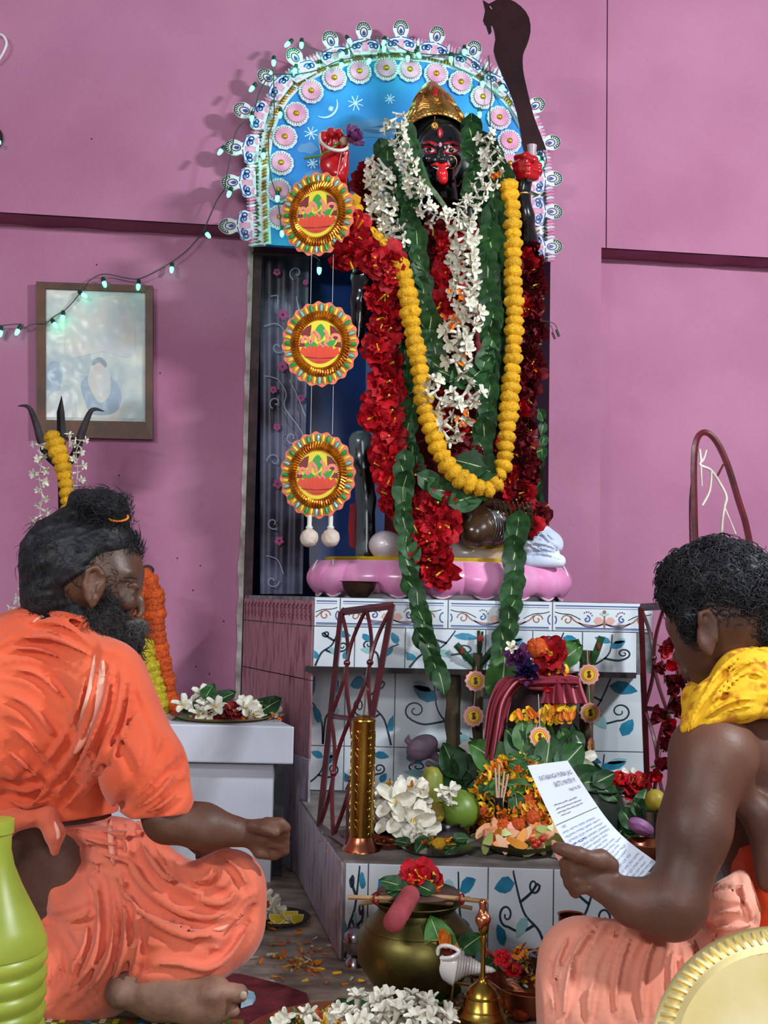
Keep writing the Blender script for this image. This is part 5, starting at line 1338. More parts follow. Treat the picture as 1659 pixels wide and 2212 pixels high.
# dhoti
d1 = Field((P(-60,2000,2.1).x, 1.78, .0), (P(590,2000,1.95).x, 2.44, P(0,1760,2.1).z), .0038)
d1.cap(P(190,1815,2.05), P(215,1960,2.03), R(92,2), R(105,2), k=.05); d1.cap(P(260,1800,2.02), P(330,1900,2.0), R(60,2), R(70,2), k=.05)
d1.ell(P(150,2090,2.06), (R(125,2.05), .17, R(100,2.05)), k=.05); d1.cap(P(190,2050,2.02), P(492,1915,1.955), R(92,2), R(72,1.95), k=.05)
d1.cap(P(492,1925,1.955), P(480,1990,1.95), R(72,1.95), R(76,1.95), k=.03); d1.cap(P(485,1990,1.95), P(300,2080,1.92), R(74,1.95), R(62,1.92), k=.04); d1.cap(P(190,2130,1.95), P(430,2050,1.95), R(60,1.95), R(66,1.95), k=.05)
d1.cap(P(470,2010,1.94), P(330,2070,1.88), R(66,1.95), R(50,1.9), k=.04); d1.cap(P(240,2120,1.90), P(430,2080,1.895), R(46,1.9), R(42,1.9), k=.04); d1.cap(P(120,2150,1.98), P(200,2150,1.94), R(50,2), R(48,1.95), k=.04); d1.cap(P(220,2060,2.2), P(430,2080,2.33), R(85,2.2), R(65,2.3), k=.05)
d1.ell(P(95,1885,1.90), (R(84,2), .13, R(88,2)), k=.02, sub=True)
d1.folds([([(275,1760),(300,1850),(370,1935),(460,1965),(545,1930)],38,.80),([(245,1780),(250,1880),(300,1985),(400,2035),(520,2010)],36,.82),([(210,1890),(220,1990),(200,2080),(120,2160)],30,.82)], k=.004)
d1.folds([([(265,1760),(270,1830),(300,1900),(370,1960),(450,1985),(530,1950)],9,.25),([(285,1760),(310,1830),(360,1900),(430,1940),(490,1950),(520,1900)],8,.25),([(250,1770),(250,1850),(270,1930),(330,1990),(420,2025),(500,2010),(550,1940)],8,.25),
 ([(400,1835),(390,1870),(420,1905),(455,1890),(460,1850)],7,.3),([(440,1830),(480,1850),(520,1880),(540,1930)],6,.3),([(330,1800),(350,1860),(395,1920),(450,1930)],6,.3),
 ([(180,1885),(190,1960),(180,2050),(130,2120),(95,2150)],6,.3),([(205,1890),(215,1970),(205,2060),(160,2130),(100,2170)],7,.3),([(232,1900),(245,1980),(235,2070),(190,2140),(120,2190)],7,.3),([(262,1920),(270,2000),(262,2080),(225,2150),(150,2195)],7,.3),([(290,1940),(300,2020),(290,2090),(255,2150)],6,.3),
 ([(95,1975),(130,2020),(160,2080),(140,2150)],5,.3),([(90,2010),(120,2050),(130,2100),(100,2150)],5,.3),([(100,1990),(170,1985),(200,1960)],6,.3),
 ([(320,1960),(400,2000),(480,2030),(540,2000)],6,.3),([(300,2090),(380,2080),(450,2095),(510,2050),(555,1960)],7,.3),([(310,2060),(400,2050),(460,2060)],-6,.7),([(175,1830),(240,1850),(300,1870)],6,.3),([(165,1860),(230,1890),(270,1900)],5,.3),([(150,1800),(200,1815),(260,1830)],6,.3),([(280,1780),(290,1850),(340,1920)],-5,.8),([(225,1900),(232,1990),(215,2070)],-4,.8),([(250,1910),(258,1990),(250,2070)],-4,.8),([(430,2040),(500,2020),(545,1960)],-5,.8),([(410,1850),(430,1880),(450,1870)],-5,.8)], k=.009, foldk=1.7, groove=True)
d1.cut((0,0,.003), (0,0,-1))
d1.build('dhoti', M_dho, man1, smooth=1)
cloth_line(d1, [(238,1770),(240,1820),(246,1870)], 8, M_pale, 'pale_stripe', man1)
cloth_line(d1, [(462,2008),(478,2006),(494,1998)], 5, M_pale, 'pale_stripe', man1)
cloth_line(kn, [(118,1775),(126,1800),(124,1815)], 5, M_pale, 'pale_stripe', man1)

# ------------------------------------------------------------------ right man
man2 = thing('person', 'shirtless man with curly black hair and yellow scarf seen from behind, reading a paper', 'person', (P(1640,2100,1.9).x, 1.9, 0))
Yr = 1.92
f = Field((P(1180,1800,1.75).x-.01, 1.60, .0), (P(1900,1600,1.95).x, 2.36, P(1550,1180,1.9).z), .0045)
f.ell(P(1562,1310,Yr), (R(108,Yr), .090, R(122,Yr)), k=.02); f.ell(P(1508,1372,1.935), (R(48,Yr), .066, R(84,Yr)), k=.03)
f.ell(P(1462,1345,1.95), (R(20,Yr), .04, R(26,Yr)), k=.02); f.cap(P(1540,1430,1.94), P(1516,1465,1.955), R(42,Yr), R(24,Yr), k=.02); f.path([P(1474,1388,2.00), P(1468,1418,2.01), P(1478,1430,2.0)], [.007,.011,.009], k=.008); f.path([P(1482,1448,1.99),P(1486,1460,1.99)], .010, k=.008)
f.ell(P(1527,1364,1.843), (R(21,Yr), .009, R(45,Yr)), Euler((0,.12,0)), k=.005); f.path([P(1510,1345,1.838),P(1512,1325,1.836),P(1530,1318,1.835),P(1546,1340,1.836),P(1546,1380,1.838),P(1536,1410,1.842)], .0042, k=.003)
f.ell(P(1524,1364,1.832), (.008,.009,.019), k=.003, sub=True); f.path([P(1530,1405,1.842),P(1532,1416,1.845)], .006, k=.003)
f.cap(P(1590,1420,1.92), P(1640,1540,1.93), R(72,Yr), R(85,Yr), k=.04)
f.ell(P(1700,1720,1.95), (R(190,Yr), .15, R(210,Yr)), k=.05); f.cap(P(1600,1610,1.88), P(1800,1590,2.0), R(70,1.9), R(70,2), k=.05); f.cap(P(1720,1850,1.95), P(1720,2120,1.95), R(140,Yr), R(140,Yr), k=.05)
f.ell(P(1545,1625,1.82), (R(82,1.82), .075, R(80,1.82)), k=.04)
f.cap(P(1530,1640,1.80), P(1500,1790,1.76), R(78,1.8), R(70,1.76), k=.04); f.cap(P(1500,1790,1.76), P(1466,1940,1.73), R(69,1.76), R(58,1.73), k=.03)
f.cap(P(1464,1945,1.73), P(1450,1972,1.73), R(56,1.73), R(50,1.73), k=.02)
f.cap(P(1450,1965,1.73), P(1370,1950,1.74), R(54,1.73), R(46,1.74), k=.03); f.cap(P(1370,1950,1.74), P(1310,1918,1.755), R(45,1.74), R(35,1.75), k=.02)
f.ell(P(1276,1888,1.765), (R(46,1.76), .024, R(42,1.76)), Euler((0,.5,0)), k=.014)
for k_, (xa, ya) in enumerate(((1246,1858),(1246,1880),(1250,1901),(1258,1920))):
    r_ = R((13,13.5,13,11.5)[k_],1.76)
    f.path([P(xa+30,ya-2,1.752), P(xa-8,ya,1.745), P(xa-26+k_*3,ya+6,1.755), P(xa-14,ya+12,1.775)], [r_*1.1,r_*1.05,r_,r_*.85], k=.0035)
f.path([P(1292,1862,1.745), P(1250,1845,1.732), P(1222,1836,1.735), P(1204,1832,1.742)], [R(20,1.75),R(15,1.75),R(13,1.75),R(13,1.75)], k=.007)
f.path([P(1300,1850,1.75), P(1322,1868,1.75)], [R(16,1.75),R(16,1.75)], k=.012)
f.cap(P(1790,1600,2.10), P(1760,1850,2.2), R(60,2.1), R(48,2.2), k=.03); f.cap(P(1760,1850,2.2), P(1640,1960,2.15), R(45,2.2), R(30,2.15), k=.03); f.ell(P(1610,1975,2.14), (.045,.03,.022), k=.01)
f.cap(P(1690,2120,1.92), P(1290,2075,1.82), R(110,1.9), R(64,1.82), k=.04); f.cap(P(1290,2085,1.82), P(1500,2240,1.72), R(60,1.8), R(36,1.72), k=.03); f.cap(P(1690,2120,2.05), P(1480,2080,2.25), R(100,2), R(55,2.2), k=.04)
f.path([P(1580,1700,1.80),P(1640,1760,1.80),P(1660,1900,1.80)], .02, k=.03)
f.noise(.0006, 50)
f.build('body', M_skin2, man2)
h2 = pfield([P(1400,1130,1.78), P(1720,1470,2.1)], .02, .0045)
h2.ell(P(1568,1275,Yr+.005), (R(116,Yr), .101, R(112,Yr)), k=.02); h2.ell(P(1480,1262,1.93), (R(56,Yr), .075, R(62,Yr)), k=.03); h2.ell(P(1625,1350,1.925), (R(70,Yr), .08, R(72,Yr)), k=.02)
h2.cap(P(1488,1330,1.862), P(1492,1372,1.868), R(19,Yr), R(10,Yr), k=.01)
h2.ell(P(1530,1368,1.82), (R(31,Yr), .04, R(52,Yr)), k=.008, sub=True)
h2.noise(.003, 150, 1)
h2.build('hair', M_hair, man2, label='short black curly hair')
strands(h2, [(1425,1150,1680,1400),(1425,1180,1500,1380),(1430,1150,1560,1180)], 2600, .014, .0011, 'hair_curls', M_hair, man2, rr, curl=1.1)
# scarf
s2 = pfield([P(1440,1340,1.7), P(1840,1640,2.1)], .03, .0036)
for pl in ([(1850,1430,2.0,60),(1700,1440,1.90,62),(1610,1470,1.83,62),(1540,1520,1.80,42),(1492,1572,1.785,22)],[(1840,1500,1.9,40),(1680,1500,1.83,46),(1600,1520,1.79,34),(1520,1545,1.785,20)],[(1850,1400,2.05,50),(1680,1415,1.95,45),(1600,1430,1.90,40)],[(1700,1420,1.98,40),(1560,1450,1.99,40),(1510,1510,1.95,34),(1490,1570,1.90,22)]):
    s2.path([P(a,b,y) for a,b,y,r in pl], [R(r,1.85) for a,b,y,r in pl], k=.02)
s2.folds([([(1659,1390),(1600,1410),(1545,1460),(1510,1530),(1480,1590)],7,.3),([(1659,1420),(1600,1440),(1550,1490),(1510,1560)],6,.3),([(1659,1470),(1620,1450),(1580,1470),(1540,1520),(1500,1575)],6,.3),([(1659,1440),(1640,1435),(1590,1460)],-5,.7),([(1659,1510),(1600,1510),(1550,1530),(1510,1560)],5,.3),([(1659,1525),(1600,1527),(1540,1548)],4,.3),([(1659,1490),(1610,1490),(1560,1510)],-4,.7),([(1570,1450),(1530,1500),(1500,1560)],-4,.7)], k=.005, foldk=1.35, groove=True)
s2.build('scarf', M_yscarf, man2, smooth=1, label='yellow scarf printed with orange script')
# orange wrap and dhoti
w2 = Field((P(1560,1900,1.75).x, 1.66, .02), (P(1930,1900,1.9).x, 2.2, P(1700,1700,1.8).z), .005)
w2.cap(P(1755,1880,1.885), P(1765,2120,1.885), R(165,1.9), R(165,1.9)); w2.cut(P(1600,1800,1.78), (-.62,0,.78)) 
w2.folds([([(1595,1830),(1630,1850),(1670,1840)],6,.3),([(1600,1870),(1640,1885),(1680,1880)],6,.3),([(1605,1930),(1640,1920),(1680,1925)],5,.3),([(1590,1810),(1630,1800),(1680,1750)],6,.3),([(1615,1980),(1650,1970),(1690,1980)],6,.3)], k=.008)
w2.build('waist_wrap', M_brt, man2, label='bright orange waist cloth')
d2 = Field((P(1150,2100,1.85).x, 1.56, .0), (P(1930,2100,1.9).x, 2.4, P(1600,1860,1.8).z), .0040)
d2.cap(P(1262,2075,1.82), P(1420,2080,1.83), R(84,1.82), R(78,1.83), k=.04); d2.cap(P(1420,2090,1.83), P(1700,2110,1.90), R(84,1.83), R(130,1.9), k=.05)
d2.cap(P(1255,2090,1.82), P(1245,2200,1.76), R(80,1.8), R(80,1.76), k=.04); d2.cap(P(1245,2190,1.76), P(1540,2240,1.72), R(82,1.76), R(90,1.72), k=.05); d2.cap(P(1360,2120,1.80), P(1560,2180,1.76), R(80,1.8), R(90,1.76), k=.05)
d2.ell(P(1580,1975,1.79), (R(55,1.8), .05, R(70,1.8)), k=.03); d2.cap(P(1600,1900,1.80), P(1585,1960,1.78), R(20,1.8), R(42,1.8), k=.02); d2.cap(P(1690,2120,2.05), P(1480,2090,2.27), R(110,2), R(70,2.2), k=.05)
d2.ell(P(1430,1940,1.72), (R(62,1.72), .09, R(66,1.72)), k=.01, sub=True)
d2.folds([([(1300,1985),(1250,2040),(1225,2120),(1215,2210)],7,.3),([(1345,1990),(1300,2050),(1275,2130),(1270,2210)],8,.3),([(1375,2000),(1345,2060),(1330,2140),(1330,2210)],6,.3),([(1420,2015),(1395,2070),(1385,2140),(1390,2210)],8,.3),([(1470,2030),(1480,2090),(1500,2150),(1520,2210)],7,.3),([(1455,2040),(1450,2110),(1460,2180)],7,.3),
 ([(1190,2060),(1185,2120),(1200,2200)],6,.3),([(1235,2010),(1205,2070),(1190,2150)],5,.3),([(1500,2010),(1520,2080),(1560,2150),(1600,2200)],8,.3),([(1540,2020),(1570,2080),(1610,2130)],7,.3),([(1530,1925),(1575,1910),(1620,1930),(1640,1990)],8,.3),([(1525,1960),(1560,1970),(1620,1965)],5,.3),([(1515,2000),(1570,2006),(1630,1995)],7,.3),([(1600,1880),(1610,1930),(1635,2000)],6,.3),([(1570,2030),(1610,2060),(1659,2080)],6,.3),
 ([(1320,2000),(1290,2060),(1255,2160)],-6,.7),([(1400,2030),(1370,2090),(1360,2170)],-7,.7),([(1250,2060),(1240,2120),(1240,2180)],-6,.7),([(1490,2060),(1510,2130),(1540,2190)],-6,.7),([(1425,2060),(1420,2130),(1430,2190)],-5,.7)], k=.006, foldk=1.5, groove=True)
d2.cut((0,0,.003), (0,0,-1))
d2.build('dhoti', M_peachd, man2, smooth=1)
cloth_line(d2, [(1500,2030),(1520,2070),(1545,2120),(1565,2150)], 3, mat('brown_border_line', '9A5A40', rough=.8), 'border_stripe', man2)
cloth_line(d2, [(1494,2032),(1513,2072),(1538,2124),(1556,2152)], 2.5, mat('cream_border_line', 'EBD0B4', rough=.8), 'border_stripe', man2)
cloth_line(d2, [(1622,1900),(1640,1960),(1655,2010)], 3, MATS['brown_border_line'], 'border_stripe', man2)

# ------------------------------------------------------------------ the printed letter he reads
M_paper = mat('white_paper', 'E6ECF8', 'D8E0F0', rough=.6, scale=4)
pap = thing('printed_letter', 'long white sheet of paper with a printed letterhead held in the right man\'s hand', 'paper', tuple(P(1260,1840,1.755)))
Lc = catmull([P(1139,1654,1.80), P(1184,1752,1.785), P(1225,1826,1.765), P(1292,1885,1.75), P(1378,1908,1.735)], 6)
Rc = catmull([P(1226,1643,1.80), P(1275,1718,1.79), P(1316,1775,1.78), P(1356,1816,1.775), P(1418,1862,1.765)], 6)
def S(u, v):
    i = min(len(Lc)-2, max(0, int(v*(len(Lc)-1)))); t = v*(len(Lc)-1)-i
    a, b = Lc[i].lerp(Lc[i+1], t), Rc[i].lerp(Rc[i+1], t); return a.lerp(b, u)
N = len(Lc)
top = [[S(u/4, v/(N-1)) for u in range(5)] for v in range(N)]
back = [[p + Vector((0,.0006,0)) for p in r] for r in top]
MB().sheet(top).sheet(back).build('paper_sheet', M_paper, pap, fix=False, smooth=180)
M_ink = mat('print_ink', '7C7080', rough=.8); M_ink2 = mat('pen_ink', 'A0AEC6', rough=.8); M_inkd = mat('blue_pen', '2A4090', rough=.8)
def text_on(s_, u0, v0, hu, hv, m, name='printed_text', wdt=1.0, bold=0):
    cu = bpy.data.curves.new('t', 'FONT'); cu.body = s_; cu.size = 1; cu.offset = bold; ob = bpy.data.objects.new('t', cu); col.objects.link(ob)
    dg = bpy.context.evaluated_depsgraph_get(); me = bpy.data.meshes.new_from_object(ob.evaluated_get(dg)); bpy.data.objects.remove(ob)
    mb = MB(); vs = []
    for v in me.vertices: p = S(u0 + v.co.x*hu*wdt, v0 - v.co.y*hv); vs.append(p + Vector((0,-.0009,.0002)))
    mb.add(vs, [tuple(f_.vertices) for f_ in me.polygons]); return mb.build(name, m, pap, fix=False, smooth=1)
text_on('KATABANGA PURBA JAG', .14, .105, .080, .036, M_ink, wdt=.88)
text_on('BASTU MAYER M', .40, .150, .082, .036, M_ink, wdt=.82)
text_on('Regd. No. 202', .66, .188, .045, .024, M_ink)
rq = random.Random(3)
for v_, u0_, u1_ in ((.232,.18,.66),(.256,.18,.78),(.280,.18,.72),(.304,.22,.42)):
    mb = MB(); u = u0_
    while u < u1_:
        wl = rq.uniform(.05,.12); n_ = int(wl*150)
        strip(mb, [S(u+wl*i/n_, v_+rq.uniform(-.004,.004))+Vector((0,-.001,0)) for i in range(n_+1)], .0009, (0,-1,.2), 0); u += wl+.015
    mb.build('small_print_line', M_ink, pap, fix=False, smooth=0)
mb = MB(); vv = .345; mb.sheet([[S(.02+.96*i/10, vv-.0*i)+Vector((0,-.0009,0)) for i in range(11)], [S(.02+.96*i/10, vv+.005)+Vector((0,-.0009,0)) for i in range(11)]]); mb.build('rule_line', M_ink, pap, fix=False)
rw = random.Random(8)
text_on('N/C', .12, .385, .05, .026, M_ink)
for row in range(17):
    v = .415 + row*.034; u = .08; mb = MB().use(M_inkd if row == 3 else M_ink2)
    while u < .92:
        wl = rw.uniform(.10, .24); n_ = int(wl*60)
        if u+wl > .96: break
        if row != 3 or u < .3 or 1:
            mb.use(M_inkd if (row == 3 and u < .3) else M_ink2)
            pts = [S(u + wl*i/n_, v + rw.uniform(-.007,.007)) + Vector((0,-.001,.0)) for i in range(n_+1)]
            strip(mb, pts, .0009, (0,-1,.2), .0)
            strip(mb, [S(u, v-.007)+Vector((0,-.001,0)), S(u+wl, v-.007)+Vector((0,-.001,0))], .0006, (0,-1,.2), 0)
        u += wl + .03
    mb.build('handwritten_line', None, pap, fix=False, smooth=1)
# ================================================================== things on the wall
ro = random.Random(21)
M_frame = mat('brown_picture_frame', '5E341C', '40240F', rough=.5, scale=14, bump=.2)
fr = thing('picture_frame', 'brown wooden framed faded picture hanging on the left wall behind the string of lights', 'picture', tuple(onwall(205,945,.01)))
def fpt(px, py, d=.0): return onwall(px, py, d)
FC = [(78,608),(330,617),(330,949),(80,943)]; IC = [(98,623),(314,631),(314,911),(98,907)]
for i in range(4):
    j = (i+1) % 4
    MB().plate([fpt(*FC[i],.028), fpt(*FC[j],.028), fpt(*IC[j],.024), fpt(*IC[i],.024)], -WN*.025).build('frame_bar', M_frame, fr, smooth=0)
MB().plate([fpt(a,b,.012) for a,b in IC], -WN*.006).build('picture', mat('faded_print', 'C9CDBE', '8FA6A8', rough=.5, scale=9, lo=.4, hi=.62), fr, smooth=0)
m = MB(); M_fig = mat('faded_figure', 'AAB4B8', 'C4C0B4', rough=.6, scale=20); M_figb = mat('faded_blue', '5E86A4', '7A9AAC', rough=.6, scale=14)
def fb(l, mt, lift): m.use(mt); blob(m, [fpt(v.x, v.y, .013+lift) for v in catmull(V2(l), 4, True)], WN, 0)
fb([(98,795),(120,780),(135,800),(125,850),(98,850)], M_figb, .0002); fb([(185,870),(175,830),(195,810),(240,815),(262,850),(250,890),(200,895)], M_figb, .0001)
fb([(195,840),(190,815),(200,785),(222,782),(236,800),(238,850),(215,870)], M_fig, .0006); fb([(203,800),(201,785),(212,777),(224,786),(222,803),(212,810)], mat('faded_skin', 'B8B0A8', rough=.6), .0009)
fb([(200,790),(203,776),(218,772),(230,784),(228,794),(214,783)], mat('faded_dark', '4E6A7A', rough=.6), .0012); fb([(98,870),(120,845),(150,852),(165,880),(150,908),(98,907)], M_fig, .0004)
fb([(140,720),(150,640),(180,650),(260,640),(290,700),(285,770),(220,760),(150,770)], M_fig, .00005)
m.build('faded_figure_print', parent=fr, fix=False, smooth=0, kind='stuff')
# crinkled plastic sheet over the print
g = []
for i in range(41):
    row = []
    for j in range(33):
        a = (IC[0][0]+1) + (IC[1][0]-IC[0][0]-2)*j/32; b = 624+7*j/32 + (283-7*j/64)*i/41+1
        q = Vector((a*.045, b*.045, 0)); n_ = abs(noise.noise(q)) + .6*abs(noise.noise(q*2.3+Vector((5,0,0))))
        row.append(fpt(a, b, .0165 + .0026*n_))
    g.append(row)
pl = MB().sheet(g)
mp = mat('crinkled_plastic', 'FFFFFF', rough=.2, spec=.8); mp.node_tree.nodes['Principled BSDF'].inputs['Alpha'].default_value = .22
pl.build('plastic_cover', mp, fr, smooth=30)

wk = thing('wire_hook', 'short dangling black wire end on the wall right of the idol', 'wire', tuple(onwall(1170,695,.11)))
MB().tube(catmull([onwall(1160,690,.105), onwall(1180,694,.11), onwall(1198,700,.115), onwall(1205,716,.118)], 5), .0012, 5).build('wire', M_wire, wk)
MB().tube([onwall(1202,712,.118), onwall(1208,727,.118)], .004, 6).build('plug', mat('black_plastic', '0C0C0C', rough=.4), wk)
MB().tube(catmull([onwall(-12,72,.12), onwall(5,76,.13), onwall(14,92,.13), onwall(8,112,.13), onwall(-6,135,.12)], 5), .0035, 6).build('hanging_hook', mat('white_plastic', 'E8E4E8', rough=.3), label='white curved hook at the top left edge of the wall', cat='hook')
hb = thing('wall_speaker_knob', 'small round black fitting with a green light at the left edge of the wall', 'fitting', tuple(onwall(-8,300,.1)))
MB().ell(onwall(-10,298,.11), (.022,.02,.032), 16, 10).build('housing', MATS['black_plastic'], hb); MB().ell(onwall(-1,308,.135), (.005,.004,.007), 10, 6).build('green_light', M_bulb, hb)

# ================================================================== trident with garlands
M_iron = mat('dark_iron', '2A2024', '120E10', rough=.45, metal=.6, scale=18, bump=.3)
YT = 3.05; tr = thing('trident', 'black iron trident draped with garlands standing behind the bearded man', 'trident', tuple(P(130,1540,YT)))
m = MB(); pts = [P(133,985,YT), P(133,940,YT), P(131,890,YT), P(133,855,YT)]
MB().tube(pts, [R(8,YT),R(10,YT),R(8.5,YT),.0006], 4, flat=.4, up=(0,1,0)).build('middle_prong', M_iron, tr)
for l in ([(133,1010),(105,985),(88,950),(78,915),(62,880),(38,877)], [(133,1010),(160,985),(172,950),(184,915),(200,885),(226,889)]):
    c = catmull([P(a,b,YT) for a,b in l], 5); k = len(c)
    MB().tube(c, [R(10,YT)*(1-(i/(k-1))**3)+.0005 for i in range(k)], 6, flat=.4, up=(0,1,0)).build('outer_prong', M_iron, tr)
MB().tube([P(133,1000,YT), P(137,1250,YT), P(140,1500,YT), P(140,1536,YT)], R(9,YT), 8).build('shaft', M_iron, tr)
t = thing('marigold_garland', 'short yellow marigold garland hanging over the trident prongs', 'garland', tuple(P(115,940,YT)))
garland(t, 'marigold', [P(a,b,YT-.03) for a,b in ((112,942),(124,970),(135,1005),(142,1040),(146,1075),(148,1100))], PM, 19*U, 19*U, 'bead', ro)
t = thing('white_flower_garland', 'thin string of white blossoms hanging left of the trident shaft', 'garland', tuple(P(85,955,YT)))
garland(t, 'tuberose', [P(a,b,YT-.02) for a,b in ((100,955),(84,965),(90,1000),(84,1035),(92,1070),(86,1105),(90,1130))], PT, 16*U, 22*U, 'side', ro)
t = thing('white_flower_garland', 'thin string of white blossoms hanging right of the trident shaft', 'garland', tuple(P(165,945,YT)))
garland(t, 'tuberose', [P(a,b,YT-.02) for a,b in ((150,955),(175,948),(164,975),(168,1010),(165,1050))], PT, 15*U, 20*U, 'side', ro)
t = thing('white_flower_garland', 'white blossom string trailing from the trident down behind the shoulder of the bearded man', 'garland', tuple(P(25,1330,YT)))
garland(t, 'tuberose', [P(a,b,YT-.02) for a,b in ((92,1128),(75,1200),(55,1300),(30,1325),(12,1350),(10,1420))], PT, 15*U, 26*U, 'side', ro)
po = thing('wooden_post', 'slim dark wooden post draped with marigold garlands standing on the white side altar', 'post', tuple(P(318,1540,3.12)))
MB().tube([P(318,1235,3.12), P(322,1547,3.12)], .012, 10).build('shaft', M_brown, po); MB().ell(P(318,1232,3.12), (.02,.02,.016), 14, 8).build('knob', M_brown, po)
t = thing('marigold_garland', 'thick orange marigold garland beside the face of the bearded man', 'garland', tuple(P(318,1245,3.06)))
garland(t, 'marigold', [P(a,b,3.07) for a,b in ((300,1330),(305,1270),(318,1245),(330,1280),(334,1320),(340,1370),(346,1420),(358,1470),(364,1520),(372,1545))], PO, 15*U, 22*U, 'bead', ro)
garland(t, 'marigold', [P(a,b,3.09) for a,b in ((300,1310),(310,1370),(300,1420),(330,1530))], PO, 17*U, 20*U, 'bead', ro)
t = thing('marigold_garland', 'yellow marigold garland hanging inside the orange one behind the bearded man', 'garland', tuple(P(318,1380,3.03)))
garland(t, 'marigold', [P(a,b,3.04) for a,b in ((312,1395),(318,1430),(330,1460),(338,1500),(345,1540))], [proto_marigold(33, mat('lemon_marigold', 'D8C428', 'A89010', rough=.7, scale=4, bump=.8))], 17*U, 21*U, 'bead', ro)

# ================================================================== helpers for heaps and scattered petals
def flowers(parent, spots, protos, size, up=(0,-.5,.8), jit=.6, name=None):
    for p in spots:
        z = Vector(up) + Vector([ro.uniform(-jit,jit) for _ in range(3)])
        put(name or protos[0].name, protos[ro.randrange(len(protos))], parent, frame(Vector(p), z, (1,0,0), size*ro.uniform(.85,1.15), ro.uniform(0,6)))
def petal_stuff(name, label, pts, mats, size, parent=None, lie=1.0, cat='petals'):
    b = MB()
    for p in pts:
        b.use(ro.choice(mats)); z = (Vector((0,0,1))*lie + Vector([ro.uniform(-.6,.6) for _ in range(3)])).normalized()
        M = frame(Vector(p)+Vector((0,0,size*.18)), z, (1,0,0), size*ro.uniform(.6,1.3), ro.uniform(0,6))
        petal(b, M, 1, .5, curl=ro.uniform(-.3,.4), cup=ro.uniform(0,.4), w0=.3, n=2)
    return b.build(name, parent=parent, fix=False, smooth=180, kind='stuff', label=label, cat=None if parent else cat)
def dome(c, r, n, top=0):
    out_ = []
    for _ in range(n):
        a = ro.uniform(0, 2*PI); ph = math.acos(ro.uniform(top, 1)); d = Vector((math.sin(ph)*math.cos(a), math.sin(ph)*math.sin(a), math.cos(ph)))
        out_.append(Vector(c)+Vector((d.x*r[0], d.y*r[1], d.z*r[2])))
    return out_
M_brass = mat('polished_brass', 'C09A48', '86682A', rough=.25, metal=1, scale=8, bump=.1, lo=.3, hi=.7)
M_obrass = mat('tarnished_brass', '6E6432', '3E3A20', rough=.42, metal=.85, scale=7, bump=.25, lo=.38, hi=.62)
M_copper = mat('polished_copper', 'C87A5A', '7E4630', rough=.28, metal=1, scale=9, lo=.35, hi=.7)
M_steel = mat('stainless_steel', 'A8A6A8', '807C80', rough=.22, metal=1, scale=8)
M_dark = mat('blackened_pot', '1E2420', '2E3830', rough=.35, scale=9, bump=.3, metal=.2)
M_clay = mat('terracotta', 'B0522A', '8C3C1C', rough=.7, scale=20)
M_bronze = mat('dull_bronze_bowl', '6A4E3C', '3E2C22', rough=.38, metal=.8, scale=10)
def bowl(label, name, c, r, h, m, cat='bowl', foot=.5, rim=.004, flare=1.0, part='bowl_body'):
    t = thing(name, label, cat, tuple(c))
    pr_ = [(0,0),(r*foot,0),(r*(foot+.12),h*.08),(r*.86,h*.5),(r*.96*flare,h*.95),(r*flare+rim,h),(r*flare-.001,h+.001),(r*.93*flare,h*.94),(r*.80,h*.5),(r*foot,h*.14),(0,h*.12)]
    MB().lathe(pr_, 36, Vector(c)).build(part, m, t, smooth=50); return t

# ================================================================== on the white side altar
pc_ = Vector((P(480,1555,2.95).x, 2.95, zA))
t = thing('offering_plate', 'brass offering plate heaped with white and red flowers on the white side altar', 'plate', tuple(pc_))
MB().lathe([(0,0),(.11,0),(.135,.010),(.137,.012),(.11,.004),(0,.003)], 36, pc_).build('plate_body', M_brass, t)
M_fade = mat('faded_flower', 'D8C8A8', 'B89C74', rough=.6, scale=4)
for k in range(16):
    p = P(ro.uniform(395,600), ro.uniform(1520,1552), 2.93+ro.uniform(-.04,.05))
    put('white_flower', PF[k % 3], t, frame(p, Vector((ro.uniform(-.5,.5),-.7,.7)), (1,0,0), 26*U, ro.uniform(0,6)))
for px, py in ((498,1532),(510,1545),(465,1540),(480,1550)): put('hibiscus', PDH[0], t, frame(P(px,py,2.90), (0,-.6,.8), (1,0,0), 20*U, 1))
for px, py, s_, a in ((400,1556,40,2.6),(560,1540,60,-.9),(470,1515,45,-1.0),(420,1535,40,1.2),(445,1505,38,-.4),(385,1560,40,3.3),(520,1548,50,-1.5)):
    put('leaf', PL[0], t, frame(P(px,py,2.88 if py > 1550 else 2.93), (0,-.75,.6), (math.cos(a),0,math.sin(a)), s_*U))
for px, py in ((435,1500),(440,1512)): put('white_flower', PF[0], t, frame(P(px,py,2.96), (0,-.7,.5), (1,0,0), 24*U, 1))
petal_stuff('loose_petals', None, [P(ro.uniform(390,610), ro.uniform(1545,1560), 2.9) for _ in range(90)], [M_fade, M_opet, M_tube], .016, t)

# ================================================================== bowl on the platform edge
c = Vector((P(775,1284,2.91).x, 2.91, ZT)); bowl('dull bronze bowl standing on the platform edge in front of the pink pedestal', 'bronze_bowl', c, .047, .042, M_bronze, foot=.42, rim=.006)

